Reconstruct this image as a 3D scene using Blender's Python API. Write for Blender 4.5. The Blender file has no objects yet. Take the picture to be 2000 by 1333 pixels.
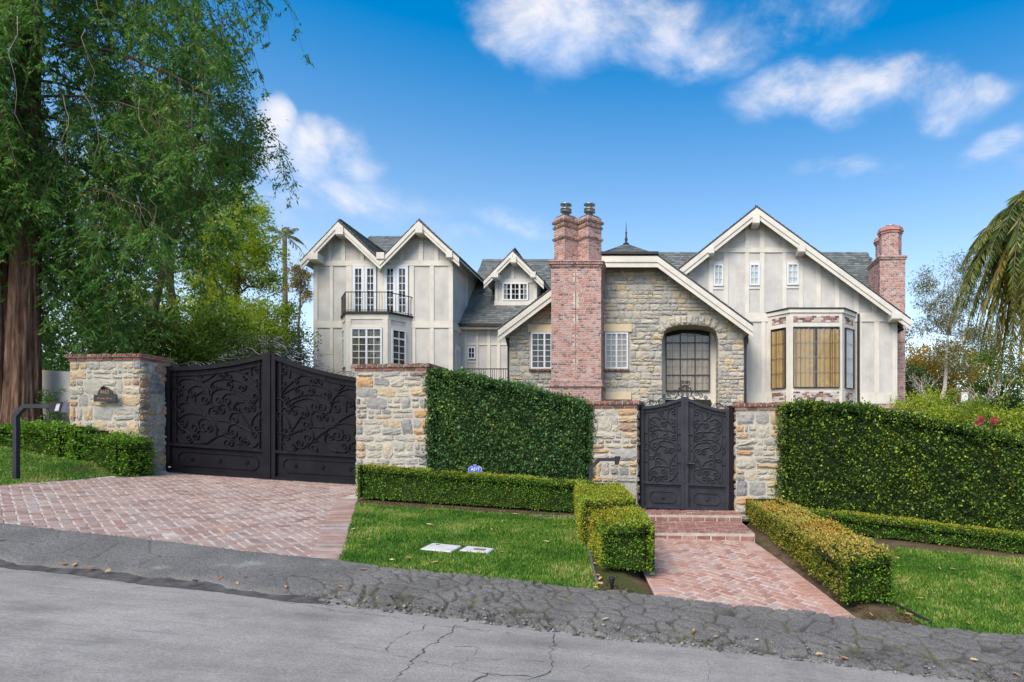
import bpy, bmesh, math, random
import numpy as np
from mathutils import Vector, Matrix

# ------------------------------------------------------------------ camera, sky, sun, exposure
scn = bpy.context.scene
F, CX, CY, EYE = 1250.0, 1300.0, 890.0, 1.73
cam_d = bpy.data.cameras.new('camera')
cam = bpy.data.objects.new('camera', cam_d)
scn.collection.objects.link(cam)
cam_d.sensor_width = 36.0
cam_d.lens = F / 2000.0 * 36.0
cam_d.shift_x = (1000.0 - CX) / 2000.0
cam_d.shift_y = (CY - 666.5) / 2000.0
cam_d.clip_start, cam_d.clip_end = 0.1, 3000.0
cam.location = (0, 0, EYE)
cam.rotation_euler = (math.radians(90), 0, 0)
scn.camera = cam

SUN_EL, SUN_AZ = math.radians(46), math.radians(-158)      # azimuth from +Y towards +X
sun_d = bpy.data.lights.new('sun', 'SUN')
sun = bpy.data.objects.new('sun', sun_d)
scn.collection.objects.link(sun)
sun_d.energy, sun_d.angle, sun_d.color = 1.65, math.radians(38), (1.0, 0.87, 0.70)
sdir = Vector((math.sin(SUN_AZ) * math.cos(SUN_EL), math.cos(SUN_AZ) * math.cos(SUN_EL), math.sin(SUN_EL)))
sun.location = sdir * 60
sun.rotation_euler = sdir.to_track_quat('Z', 'Y').to_euler()

vs = scn.view_settings
scn.display_settings.display_device = 'sRGB'
vs.view_transform = 'Standard'
vs.look = 'None'
vs.gamma = 1.0
vs.use_curve_mapping = False
vs.exposure = 1.55

world = bpy.data.worlds.new('World')
scn.world = world
world.use_nodes = True
world.cycles.sampling_method = 'MANUAL'
world.cycles.sample_map_resolution = 256
nt = world.node_tree
for n in list(nt.nodes):
    nt.nodes.remove(n)


def nd(tree, kind, **kw):
    n = tree.nodes.new(kind)
    for k, v in kw.items():
        if k.startswith('i_'):
            n.inputs[k[2:].replace('_', ' ')].default_value = v
        else:
            setattr(n, k, v)
    return n


def math_n(tree, op, a, b=None, c=None, clamp=False):
    n = tree.nodes.new('ShaderNodeMath')
    n.operation = op
    n.use_clamp = clamp
    for i, x in enumerate((a, b, c)):
        if x is None:
            continue
        if isinstance(x, (int, float)):
            n.inputs[i].default_value = x
        else:
            tree.links.new(x, n.inputs[i])
    return n.outputs[0]


CLO, CHI = (2.4, 3.05, 4.5), (4.7, 4.5, 4.5)          # shaded and lit cloud radiance


def build_sky():
    t = nt
    L = t.links.new
    out = nd(t, 'ShaderNodeOutputWorld')
    bg = nd(t, 'ShaderNodeBackground')
    sky = nd(t, 'ShaderNodeTexSky')
    sky.sky_type = 'NISHITA'
    sky.sun_disc = False
    sky.sun_elevation = SUN_EL
    sky.sun_rotation = SUN_AZ
    sky.altitude = 200
    sky.air_density = 1.0
    sky.dust_density = 0.8
    sky.ozone_density = 1.3
    hs = nd(t, 'ShaderNodeHueSaturation')
    hs.inputs['Hue'].default_value = 0.494
    hs.inputs['Saturation'].default_value = 1.27
    hs.inputs['Value'].default_value = 1.0
    L(sky.outputs[0], hs.inputs['Color'])
    tcs = nd(t, 'ShaderNodeTexCoord')
    sps = nd(t, 'ShaderNodeSeparateXYZ')
    L(tcs.outputs['Generated'], sps.inputs[0])
    mrs = nd(t, 'ShaderNodeMapRange')               # hazy and pale low down, deep blue higher up
    for k_, v_ in (('From Min', .12), ('From Max', .55), ('To Min', .7), ('To Max', 1.55)):
        mrs.inputs[k_].default_value = v_
    L(sps.outputs[2], mrs.inputs['Value'])
    L(mrs.outputs[0], hs.inputs['Saturation'])
    # (px, py, radius x, radius y, weight) of the clouds in the picture, as directions
    cl = [(1090, 25, 170, 120, 1.4), (1225, 65, 190, 85, 1.0), (1390, 85, 200, 62, 0.75), (1250, 120, 240, 50, .4),
          (1570, 190, 110, 55, .95), (1720, 180, 170, 60, .95), (1880, 205, 140, 48, 0.85), (1975, 305, 105, 36, 0.85),
          (545, 285, 62, 80, 1.35), (615, 315, 80, 62, 1.15), (690, 335, 60, 60, 1.15), (610, 390, 180, 60, 0.75), (520, 450, 170, 80, 0.7),
          (1560, 20, 170, 70, 0.62), (1020, 432, 140, 34, 0.55), (900, 485, 150, 36, 0.4), (1660, 345, 90, 28, 0.5), (780, 420, 120, 35, .35)]
    items = []
    for px, py, rx, ry, w in cl:
        a, b = (px - CX) / F, (CY - py) / F
        A = math.atan(a)
        E = math.atan(b / math.sqrt(1 + a * a))
        items.append((A, E, rx / F * math.cos(A) ** 2, ry / F * math.cos(E) * math.cos(A), w))
    rr = random.Random(5)
    for k in range(8):
        A = 0.85 + k * 0.54 + rr.uniform(-.1, .1)
        if A > math.pi:
            A -= 2 * math.pi
        items.append((A, rr.uniform(.2, .8), rr.uniform(.12, .26), rr.uniform(.05, .1), rr.uniform(.7, 1.2)))
    # one density function, looked up twice so that the clouds shade themselves
    g = bpy.data.node_groups.new('cloud_density', 'ShaderNodeTree')
    g.interface.new_socket('Vector', in_out='INPUT', socket_type='NodeSocketVector')
    g.interface.new_socket('Density', in_out='OUTPUT', socket_type='NodeSocketFloat')
    gi, go = g.nodes.new('NodeGroupInput'), g.nodes.new('NodeGroupOutput')
    GL = g.links.new
    n0 = nd(g, 'ShaderNodeTexNoise')
    n0.inputs['Scale'].default_value = 5.0
    n0.inputs['Detail'].default_value = 3
    GL(gi.outputs[0], n0.inputs['Vector'])
    wv = nd(g, 'ShaderNodeVectorMath', operation='MULTIPLY_ADD')
    GL(n0.outputs['Color'], wv.inputs[0])
    wv.inputs[1].default_value = (.16, .16, .11)
    GL(gi.outputs[0], wv.inputs[2])
    wo = nd(g, 'ShaderNodeVectorMath', operation='SUBTRACT')
    GL(wv.outputs[0], wo.inputs[0])
    wo.inputs[1].default_value = (.08, .08, .055)
    sp = nd(g, 'ShaderNodeSeparateXYZ')
    GL(wo.outputs[0], sp.inputs[0])
    az = math_n(g, 'ARCTAN2', sp.outputs[0], sp.outputs[1])
    el = math_n(g, 'ARCSINE', sp.outputs[2])
    tot = None
    for A, E, ra, re, w in items:
        dx = math_n(g, 'MULTIPLY', math_n(g, 'SUBTRACT', az, A), 1 / ra)
        dy = math_n(g, 'MULTIPLY', math_n(g, 'SUBTRACT', el, E), 1 / re)
        d2 = math_n(g, 'ADD', math_n(g, 'MULTIPLY', dx, dx), math_n(g, 'MULTIPLY', dy, dy))
        m = math_n(g, 'MULTIPLY', math_n(g, 'SUBTRACT', 1.0, math_n(g, 'MULTIPLY', d2, 0.55), clamp=True), w)
        tot = m if tot is None else math_n(g, 'SMOOTH_MAX', tot, m, 0.15)
    n1 = nd(g, 'ShaderNodeTexNoise')
    n1.inputs['Scale'].default_value = 8.0
    n1.inputs['Detail'].default_value = 6
    n1.inputs['Roughness'].default_value = .62
    n1.inputs['Distortion'].default_value = .25
    st = nd(g, 'ShaderNodeMapping')
    st.inputs['Scale'].default_value = (1, 1, 1.7)
    GL(gi.outputs[0], st.inputs[0])
    GL(st.outputs[0], n1.inputs['Vector'])
    nf = math_n(g, 'MULTIPLY', math_n(g, 'SUBTRACT', n1.outputs['Fac'], 0.5), 2.6)
    de = math_n(g, 'ADD', tot, math_n(g, 'MULTIPLY', nf, math_n(g, 'MULTIPLY', tot, 2.0, clamp=True)))
    GL(de, go.inputs[0])
    tc = nd(t, 'ShaderNodeTexCoord')
    ga = nd(t, 'ShaderNodeGroup')
    ga.node_tree = g
    L(tc.outputs['Generated'], ga.inputs[0])
    off = nd(t, 'ShaderNodeVectorMath', operation='ADD')
    off.inputs[1].default_value = (-.018, 0, .03)
    L(tc.outputs['Generated'], off.inputs[0])
    gb = nd(t, 'ShaderNodeGroup')
    gb.node_tree = g
    L(off.outputs[0], gb.inputs[0])
    mr = nd(t, 'ShaderNodeMapRange', interpolation_type='SMOOTHSTEP')
    mr.inputs['From Min'].default_value = 0.18
    mr.inputs['From Max'].default_value = 1.75
    L(ga.outputs[0], mr.inputs['Value'])
    sh = math_n(t, 'ADD', 0.42, math_n(t, 'MULTIPLY', math_n(t, 'SUBTRACT', ga.outputs[0], gb.outputs[0]), 0.7), clamp=True)
    ramp = nd(t, 'ShaderNodeValToRGB')
    ramp.color_ramp.elements[0].position = 0.0
    ramp.color_ramp.elements[0].color = (CLO[0], CLO[1], CLO[2], 1)
    ramp.color_ramp.elements[1].position = 0.9
    ramp.color_ramp.elements[1].color = (CHI[0], CHI[1], CHI[2], 1)
    L(sh, ramp.inputs[0])
    mix = nd(t, 'ShaderNodeMixRGB')
    L(math_n(t, 'MULTIPLY', mr.outputs[0], 0.9), mix.inputs[0])
    L(hs.outputs[0], mix.inputs[1])
    L(ramp.outputs[0], mix.inputs[2])
    L(mix.outputs[0], bg.inputs[0])
    bg.inputs[1].default_value = 0.08
    L(bg.outputs[0], out.inputs[0])


build_sky()

# ------------------------------------------------------------------ pixel <-> place helpers
SK = 0.09                                   # the street line runs at this skew to the house front


def P(px, py, Y):
    return Vector(((px - CX) * Y / F, Y, EYE + (CY - py) * Y / F))


def PV(px, py, v):
    a = (px - CX) / F
    Y = v / (1 + SK * a)
    return Vector((a * Y, Y, EYE + (CY - py) * Y / F))


def clampf(x, a, b):
    return max(a, min(b, x))


def bed(X, v):
    """the planting bed left of the driveway climbs towards the redwood"""
    k = clampf((-X - 10.7) / .5, 0, 1)
    if k == 0:
        return 0.0
    s = clampf((v - 9.5) / 2.1, 0, 1)
    return k * (.15 + .11 * clampf(-X - 10.65, 0, 4)) * s * s * (3 - 2 * s)


def ground(X, Y):
    v = Y + SK * X
    Xc = clampf(X, -30, 30)
    z2 = -0.092 * Xc
    z1 = 0.165 - 0.0904 * Xc
    zw = 0.727 - 0.0563 * Xc
    if v <= 5.9:
        return z2 + 0.015 * min(5.9 - v, 8.0)
    if v <= 6.8:
        t = (v - 5.9) / 0.9
        return z2 + (z1 - z2) * t
    if v <= 12.3:
        t = (v - 6.8) / 5.5
        return z1 + (zw - z1) * t + bed(X, v)
    t = clampf((v - 15.5) / 11.0, 0, 1)
    t = t * t * (3 - 2 * t)
    zt = 3.7 - clampf((X - 9.5) * .35, 0, 1.3)
    zw += bed(X, v)
    return zw + (zt - zw) * t


def G(px, py):
    a, b = (px - CX) / F, (CY - py) / F
    f = lambda Y: EYE + b * Y - ground(a * Y, Y)
    lo = 3.0
    Y = lo
    while Y < 60 and f(Y) > 0:
        Y += 0.1
    lo, hi = Y - 0.1, Y
    for _ in range(30):
        m = (lo + hi) / 2
        if f(m) > 0:
            lo = m
        else:
            hi = m
    return Vector((a * hi, hi, EYE + b * hi))


def zat(py, Y):
    return EYE + (CY - py) * Y / F


COL = scn.collection
WL = {}                                     # world translation of every parent


def mesh_from(name, V, Fc, smooth=False):
    me = bpy.data.meshes.new(name)
    if isinstance(Fc, np.ndarray):
        V = np.asarray(V, dtype=np.float32)
        m, k = Fc.shape
        me.vertices.add(len(V))
        me.vertices.foreach_set('co', V.ravel())
        me.loops.add(m * k)
        me.loops.foreach_set('vertex_index', Fc.astype(np.int32).ravel())
        me.polygons.add(m)
        me.polygons.foreach_set('loop_start', np.arange(0, m * k, k, dtype=np.int32))
        me.update(calc_edges=True)
        me.validate()
    else:
        me.from_pydata([tuple(v) for v in V], [], Fc)
        me.update()
    if smooth:
        me.polygons.foreach_set('use_smooth', np.ones(len(me.polygons), dtype=bool))
    return me


def link(o, parent=None, M=None, mat=None):
    COL.objects.link(o)
    if parent is not None:
        o.parent = parent
        off = -WL[parent]
    else:
        off = Vector((0, 0, 0))
    if M is None:
        o.location = off
        WL[o] = Vector((0, 0, 0))
    else:
        o.matrix_basis = Matrix.Translation(off) @ M
        WL[o] = M.to_translation()
    return o


def put(name, me, mat=None, parent=None, M=None, **props):
    if mat is not None and len(me.materials) == 0:
        me.materials.append(mat)
    o = bpy.data.objects.new(name, me)
    link(o, parent, M)
    for k, v in props.items():
        o[k] = v
    return o


def thing(name, label, cat, loc, group=None):
    o = bpy.data.objects.new(name, None)
    o.empty_display_size = 0.2
    COL.objects.link(o)
    o.location = loc
    WL[o] = Vector(loc)
    o['label'] = label
    o['category'] = cat
    if group:
        o['group'] = group
    return o


def tag(o, label, cat, group=None):
    o['label'] = label
    o['category'] = cat
    if group:
        o['group'] = group
    return o


class MB:
    """collects faces for ONE mesh object; every piece can carry its own random value"""

    def __init__(s):
        s.v, s.f, s.r = [], [], []

    def add(s, vs_, fs_, r=None):
        b = len(s.v)
        s.v.extend([tuple(x) for x in vs_])
        s.f.extend([tuple(i + b for i in f) for f in fs_])
        s.r.extend([random.random() if r is None else r] * len(fs_))
        return s

    BOXF = [(0, 3, 2, 1), (4, 5, 6, 7), (0, 1, 5, 4), (1, 2, 6, 5), (2, 3, 7, 6), (3, 0, 4, 7)]

    def box(s, a, b, r=None):
        x0, x1 = sorted((a[0], b[0]))
        y0, y1 = sorted((a[1], b[1]))
        z0, z1 = sorted((a[2], b[2]))
        return s.add([(x0, y0, z0), (x1, y0, z0), (x1, y1, z0), (x0, y1, z0), (x0, y0, z1), (x1, y0, z1), (x1, y1, z1), (x0, y1, z1)], s.BOXF, r)

    def obox(s, O, e0, e1, e2, r=None):
        """box from corner O with edge vectors (right-handed e0 x e1 = e2 side)"""
        O, e0, e1, e2 = Vector(O), Vector(e0), Vector(e1), Vector(e2)
        if e0.cross(e1).dot(e2) < 0:
            O, e0 = O + e0, -e0
        return s.add([O, O + e0, O + e0 + e1, O + e1, O + e2, O + e0 + e2, O + e0 + e1 + e2, O + e1 + e2], s.BOXF, r)

    def prism(s, poly, off, r=None):
        """polygon (list of 3D points) extruded by off"""
        n = len(poly)
        poly = [Vector(p) for p in poly]
        off = Vector(off)
        nrm = Vector((0, 0, 0))
        for i in range(n):
            nrm += poly[i].cross(poly[(i + 1) % n])
        if nrm.dot(off) > 0:
            poly = poly[::-1]
        vs_ = poly + [p + off for p in poly]
        fs_ = [tuple(range(n)), tuple(range(2 * n - 1, n - 1, -1))]
        fs_ += [((i + 1) % n, i, i + n, (i + 1) % n + n) for i in range(n)]
        return s.add(vs_, fs_, r)

    def tube(s, pts, rad, n=6, cap=True, r=None):
        pts = [Vector(p) for p in pts]
        if not isinstance(rad, (list, tuple)):
            rad = [rad] * len(pts)
        vs_, fs_ = [], []
        t0 = (pts[1] - pts[0]).normalized()
        up = Vector((0, 0, 1)) if abs(t0.z) < .9 else Vector((1, 0, 0))
        u = t0.cross(up).normalized()
        for i, p in enumerate(pts):
            t = (pts[min(i + 1, len(pts) - 1)] - pts[max(i - 1, 0)])
            if t.length < 1e-9:
                t = t0.copy()
            t.normalize()
            u = (u - t * u.dot(t))
            if u.length < 1e-6:
                u = t.orthogonal()
            u.normalize()
            w = t.cross(u)
            for k in range(n):
                a = 2 * math.pi * k / n
                vs_.append(p + (u * math.cos(a) + w * math.sin(a)) * rad[i])
        for i in range(len(pts) - 1):
            for k in range(n):
                fs_.append((i * n + k, i * n + (k + 1) % n, (i + 1) * n + (k + 1) % n, (i + 1) * n + k))
        if cap:
            fs_.append(tuple(range(n - 1, -1, -1)))
            fs_.append(tuple((len(pts) - 1) * n + k for k in range(n)))
        return s.add(vs_, fs_, r)

    def lathe(s, c, prof, n=16, r=None):
        """profile [(radius, z)] about a vertical axis at c"""
        vs_, fs_ = [], []
        for rad, z in prof:
            for k in range(n):
                a = 2 * math.pi * k / n
                vs_.append((c[0] + rad * math.cos(a), c[1] + rad * math.sin(a), c[2] + z))
        for i in range(len(prof) - 1):
            for k in range(n):
                fs_.append((i * n + k, i * n + (k + 1) % n, (i + 1) * n + (k + 1) % n, (i + 1) * n + k))
        fs_.append(tuple(range(n - 1, -1, -1)))
        fs_.append(tuple((len(prof) - 1) * n + k for k in range(n)))
        return s.add(vs_, fs_, r)

    def build(s, name, mat, parent=None, smooth=False, **props):
        me = mesh_from(name, s.v, s.f, smooth)
        at = me.attributes.new('rnd', 'FLOAT', 'FACE')
        at.data.foreach_set('value', np.array(s.r, dtype=np.float32))
        return put(name, me, mat, parent, None, **props)


# ------------------------------------------------------------------ materials (procedural)
def mat_base(name, rough=0.8, spec=0.3, metal=0.0):
    m = bpy.data.materials.new(name)
    m.use_nodes = True
    t = m.node_tree
    b = t.nodes['Principled BSDF']
    b.inputs['Roughness'].default_value = rough
    b.inputs['Specular IOR Level'].default_value = spec
    b.inputs['Metallic'].default_value = metal
    return m, t, b


def rgba(c):
    return (c[0], c[1], c[2], 1.0)


def coords(t, scale=(1, 1, 1), obj=False):
    tc = t.nodes.new('ShaderNodeTexCoord')
    mp = t.nodes.new('ShaderNodeMapping')
    mp.inputs['Scale'].default_value = scale
    if obj:
        t.links.new(tc.outputs['Object'], mp.inputs[0])
    else:
        g = t.nodes.new('ShaderNodeNewGeometry')
        t.links.new(g.outputs['Position'], mp.inputs[0])
    return mp.outputs[0]


def noise_n(t, vec, scale, detail=5, rough=0.55, dist=0.0):
    n = t.nodes.new('ShaderNodeTexNoise')
    n.inputs['Scale'].default_value = scale
    n.inputs['Detail'].default_value = detail
    n.inputs['Roughness'].default_value = rough
    n.inputs['Distortion'].default_value = dist
    t.links.new(vec, n.inputs['Vector'])
    return n.outputs['Fac']


def ramp_n(t, fac, stops, interp='LINEAR'):
    r = t.nodes.new('ShaderNodeValToRGB')
    r.color_ramp.interpolation = interp
    e = r.color_ramp.elements
    while len(e) < len(stops):
        e.new(0.5)
    for i, (p, c) in enumerate(stops):
        e[i].position = p
        e[i].color = rgba(c)
    t.links.new(fac, r.inputs[0])
    return r.outputs[0]


def mix_n(t, fac, a, b, mode='MIX'):
    n = t.nodes.new('ShaderNodeMixRGB')
    n.blend_type = mode
    for i, x in enumerate((fac, a, b)):
        if isinstance(x, (int, float)):
            n.inputs[i].default_value = x
        elif isinstance(x, tuple):
            n.inputs[i].default_value = rgba(x)
        else:
            t.links.new(x, n.inputs[i])
    return n.outputs[0]


def bump_n(t, b, h, strength=0.4, dist=0.02):
    n = t.nodes.new('ShaderNodeBump')
    n.inputs['Strength'].default_value = strength
    n.inputs['Distance'].default_value = dist
    t.links.new(h, n.inputs['Height'])
    t.links.new(n.outputs[0], b.inputs['Normal'])


def piece_rnd(t, src):
    if src == 'obj':
        return t.nodes.new('ShaderNodeObjectInfo').outputs['Random']
    a = t.nodes.new('ShaderNodeAttribute')
    a.attribute_name = 'rnd'
    return a.outputs['Fac']


def mat_plain(name, col, var=0.12, scale=6.0, rough=0.8, spec=0.3, metal=0.0, bump=0.15, bscale=60, stretch=(1, 1, 1)):
    m, t, b = mat_base(name, rough, spec, metal)
    v = coords(t, stretch)
    n1 = noise_n(t, v, scale, 6)
    lo = tuple(c * (1 - var) for c in col)
    hi = tuple(min(1, c * (1 + var)) for c in col)
    t.links.new(ramp_n(t, n1, [(0.3, lo), (0.7, hi)]), b.inputs['Base Color'])
    if bump:
        bump_n(t, b, noise_n(t, v, bscale, 4), bump, 0.01)
    return m


def mat_pieces(name, stops, src='rnd', dirt=(0.5, 0.47, 0.42), dirt_amt=0.35, nscale=9.0, bscale=40, bump=0.5, rough=0.85, interp='LINEAR', grain=0.25):
    m, t, b = mat_base(name, rough, 0.25)
    v = coords(t)
    c = ramp_n(t, piece_rnd(t, src), stops, interp)
    g = ramp_n(t, noise_n(t, v, bscale * .7, 5, .65), [(0.25, (1 - grain,) * 3), (0.75, (1 + grain,) * 3)])
    c = mix_n(t, 1.0, c, g, 'MULTIPLY')
    n1 = noise_n(t, v, nscale, 6, 0.6)
    fac = t.nodes.new('ShaderNodeMapRange')
    fac.inputs['From Min'].default_value = 0.42
    fac.inputs['From Max'].default_value = 0.70
    fac.inputs['To Max'].default_value = dirt_amt
    t.links.new(n1, fac.inputs['Value'])
    c = mix_n(t, fac.outputs[0], c, dirt)
    t.links.new(c, b.inputs['Base Color'])
    bump_n(t, b, noise_n(t, v, bscale, 6, .65), bump, 0.02)
    return m


def mat_leaf(name, stops, trans=0.3, rough=0.45, spec=0.35, patch=None, pscale=1.2):
    m, t, b = mat_base(name, rough, spec)
    c = ramp_n(t, piece_rnd(t, 'rnd'), stops)
    if patch:
        v = coords(t)
        n1 = noise_n(t, v, pscale, 4)
        mr = t.nodes.new('ShaderNodeMapRange')
        mr.inputs['From Min'].default_value = 0.46
        mr.inputs['From Max'].default_value = 0.68
        mr.inputs['To Max'].default_value = 0.85
        t.links.new(n1, mr.inputs['Value'])
        c = mix_n(t, mr.outputs[0], c, mix_n(t, 1.0, c, patch, 'MULTIPLY'))
    t.links.new(c, b.inputs['Base Color'])
    tr = t.nodes.new('ShaderNodeBsdfTranslucent')
    c2 = mix_n(t, 1.0, c, (1.25, 1.2, 0.6), 'MULTIPLY')
    t.links.new(c2, tr.inputs[0])
    mx = t.nodes.new('ShaderNodeMixShader')
    mx.inputs[0].default_value = trans
    t.links.new(b.outputs[0], mx.inputs[1])
    t.links.new(tr.outputs[0], mx.inputs[2])
    t.links.new(mx.outputs[0], t.nodes['Material Output'].inputs[0])
    return m


def mat_glass(name, tint=(0.93, 0.94, 0.94)):
    m, t, b = mat_base(name)
    t.nodes.remove(b)
    ge = t.nodes.new('ShaderNodeNewGeometry')
    dt = t.nodes.new('ShaderNodeVectorMath')
    dt.operation = 'DOT_PRODUCT'
    t.links.new(ge.outputs['Normal'], dt.inputs[0])
    t.links.new(ge.outputs['Incoming'], dt.inputs[1])
    om = math_n(t, 'SUBTRACT', 1.0, math_n(t, 'ABSOLUTE', dt.outputs['Value']), clamp=True)
    fres = math_n(t, 'ADD', 0.035, math_n(t, 'MULTIPLY', math_n(t, 'POWER', om, 5.0), 0.96), clamp=True)
    tp = t.nodes.new('ShaderNodeBsdfTransparent')
    tp.inputs[0].default_value = rgba(tint)
    gl = t.nodes.new('ShaderNodeBsdfGlossy')
    gl.inputs['Roughness'].default_value = 0.015
    v = coords(t)
    bp = t.nodes.new('ShaderNodeBump')
    bp.inputs['Strength'].default_value = 0.25
    bp.inputs['Distance'].default_value = 0.05
    t.links.new(noise_n(t, v, 1.6, 2), bp.inputs['Height'])
    t.links.new(bp.outputs[0], gl.inputs['Normal'])
    mx = t.nodes.new('ShaderNodeMixShader')
    t.links.new(fres, mx.inputs[0])
    t.links.new(tp.outputs[0], mx.inputs[1])
    t.links.new(gl.outputs[0], mx.inputs[2])
    t.links.new(mx.outputs[0], t.nodes['Material Output'].inputs[0])
    return m


def weather(m, col, amt=.45, scale=(2.2, 2.2, .16)):
    t = m.node_tree
    b = t.nodes['Principled BSDF']
    src = b.inputs['Base Color'].links[0].from_socket
    v = coords(t, scale)
    n = noise_n(t, v, 2.4, 7, .62)
    mr = t.nodes.new('ShaderNodeMapRange')
    mr.inputs['From Min'].default_value = .52
    mr.inputs['From Max'].default_value = .78
    mr.inputs['To Max'].default_value = amt
    t.links.new(n, mr.inputs['Value'])
    t.links.new(mix_n(t, mr.outputs[0], src, col), b.inputs['Base Color'])


M = {}
M['stucco'] = mat_plain('stucco', (0.50, 0.492, 0.475), 0.13, 1.7, 0.9, 0.2, 0, 0.5, 22)
M['trim'] = mat_plain('trim_paint', (0.60, 0.578, 0.525), 0.09, 2.2, 0.6, 0.35, 0, 0.1, 40)
M['frame'] = mat_plain('window_paint', (0.62, 0.67, 0.72), 0.04, 4, 0.45, 0.4, 0, 0.05, 40)
M['darkframe'] = mat_plain('dark_bar', (0.025, 0.025, 0.028), 0.1, 8, 0.5, 0.4, 0.2, 0.05, 60)
M['gutter'] = mat_plain('gutter_metal', (0.022, 0.02, 0.022), 0.2, 5, 0.5, 0.4, 0.2, 0.05, 60)
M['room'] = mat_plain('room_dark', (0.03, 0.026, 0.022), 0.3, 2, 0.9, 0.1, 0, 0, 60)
M['glass'] = mat_glass('pane_glass')
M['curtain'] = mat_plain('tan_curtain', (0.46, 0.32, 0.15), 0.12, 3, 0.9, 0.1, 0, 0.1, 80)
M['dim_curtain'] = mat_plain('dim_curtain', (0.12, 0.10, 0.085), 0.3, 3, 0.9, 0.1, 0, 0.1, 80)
M['arch_drape'] = mat_plain('arch_drape', (0.33, 0.265, 0.205), 0.15, 3, 0.9, 0.1, 0, 0.1, 80)
M['sheer'] = mat_plain('sheer_curtain', (0.36, 0.325, 0.285), 0.1, 3, 0.9, 0.1, 0, 0.1, 80)
M['shade'] = mat_plain('pale_blind', (0.62, 0.66, 0.68), 0.06, 3, 0.9, 0.1, 0, 0, 80)
M['mortar'] = mat_plain('mortar', (0.405, 0.385, 0.335), 0.18, 9, 0.95, 0.15, 0, 0.6, 60)
M['paver_joint'] = mat_plain('paver_joint', (0.47, 0.42, 0.385), 0.25, 6, 0.95, 0.15, 0, 0.5, 70)
M['mortar_light'] = mat_plain('pale_mortar', (0.50, 0.45, 0.41), 0.18, 6, 0.95, 0.15, 0, 0.5, 70)
M['limestone'] = mat_plain('limestone', (0.60, 0.50, 0.35), 0.1, 3, 0.85, 0.2, 0, 0.3, 30)
M['iron'] = mat_plain('iron_black', (0.0105, 0.010, 0.0135), 0.25, 3, 0.45, 0.12, 0.0, 0.12, 40)
M['iron_grey'] = mat_plain('iron_grey', (0.026, 0.028, 0.038), 0.3, 4, 0.4, 0.25, 0.0, 0.12, 40)
M['iron_bright'] = mat_plain('iron_worn', (0.10, 0.10, 0.105), 0.2, 8, 0.3, 0.5, 0.6, 0.1, 60)  # silver highlights of the driveway gate crest put into a lighter iron colour
M['steel'] = mat_plain('flue_steel', (0.32, 0.33, 0.33), 0.2, 6, 0.35, 0.5, 0.7, 0.1, 60)
STONE = [(0.0, (0.25, 0.25, 0.235)), (0.14, (0.34, 0.325, 0.28)), (0.38, (0.385, 0.36, 0.30)), (0.58, (0.42, 0.37, 0.28)),
         (0.70, (0.29, 0.285, 0.27)), (0.82, (0.40, 0.31, 0.19)), (0.91, (0.20, 0.20, 0.205)), (1.0, (0.28, 0.205, 0.17))]
M['stone'] = mat_pieces('rubble_stone', STONE, 'obj', (0.42, 0.40, 0.345), 0.45, 6, 26, 0.9, 0.9, 'CONSTANT', 0.3)
QUOIN = [(0.0, (0.44, 0.27, 0.135)), (0.25, (0.41, 0.30, 0.185)), (0.5, (0.30, 0.19, 0.13)), (0.62, (0.23, 0.16, 0.14)), (0.75, (0.43, 0.33, 0.21)), (1.0, (0.37, 0.335, 0.28))]
M['quoin'] = mat_pieces('quoin_stone', QUOIN, 'obj', (0.5, 0.45, 0.36), 0.25, 7, 26, 0.9, 0.9, 'CONSTANT', 0.3)
FST = [(0.0, (0.27, 0.27, 0.265)), (0.2, (0.34, 0.335, 0.315)), (0.45, (0.40, 0.385, 0.345)), (0.65, (0.44, 0.395, 0.30)),
       (0.78, (0.31, 0.315, 0.32)), (0.88, (0.47, 0.375, 0.235)), (1.0, (0.48, 0.47, 0.44))]
M['fstone_o'] = mat_pieces('wall_stone', FST, 'obj', (0.46, 0.44, 0.38), 0.25, 4, 16, 0.9, 0.9, 'LINEAR', 0.22)
M['fstone_a'] = mat_pieces('wall_stone_mass', FST, 'rnd', (0.46, 0.44, 0.38), 0.25, 4, 16, 0.9, 0.9, 'LINEAR', 0.22)
BRK = [(0.0, (0.10, 0.085, 0.10)), (0.12, (0.17, 0.11, 0.115)), (0.18, (0.36, 0.155, 0.13)), (0.5, (0.44, 0.20, 0.165)), (0.75, (0.49, 0.26, 0.225)), (0.9, (0.46, 0.30, 0.275)), (1.0, (0.30, 0.25, 0.27))]
M['brick_o'] = mat_pieces('chimney_brick', BRK, 'obj', (0.60, 0.48, 0.46), 0.55, 3.5, 30, 0.6)
M['brick_a'] = mat_pieces('chimney_brick_mass', BRK, 'rnd', (0.60, 0.48, 0.46), 0.55, 3.5, 30, 0.6)
CAPB = [(0.0, (0.11, 0.065, 0.05)), (0.3, (0.20, 0.085, 0.065)), (0.7, (0.27, 0.11, 0.085)), (0.9, (0.33, 0.17, 0.14)), (1.0, (0.37, 0.27, 0.235))]
M['capbrick'] = mat_pieces('cap_brick', CAPB, 'obj', (0.18, 0.16, 0.12), 0.6, 6, 40, 0.6)
PAV = [(0.0, (0.225, 0.155, 0.135)), (0.3, (0.29, 0.185, 0.155)), (0.6, (0.335, 0.22, 0.185)), (0.8, (0.375, 0.285, 0.25)), (0.93, (0.25, 0.215, 0.21)), (1.0, (0.40, 0.235, 0.165))]
M['paver_o'] = mat_pieces('drive_brick', PAV, 'obj', (0.46, 0.405, 0.37), 0.6, 3.2, 45, 0.5, 0.75)
M['paver_a'] = mat_pieces('drive_brick_mass', PAV, 'rnd', (0.46, 0.405, 0.37), 0.6, 3.2, 45, 0.5, 0.75)
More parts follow.
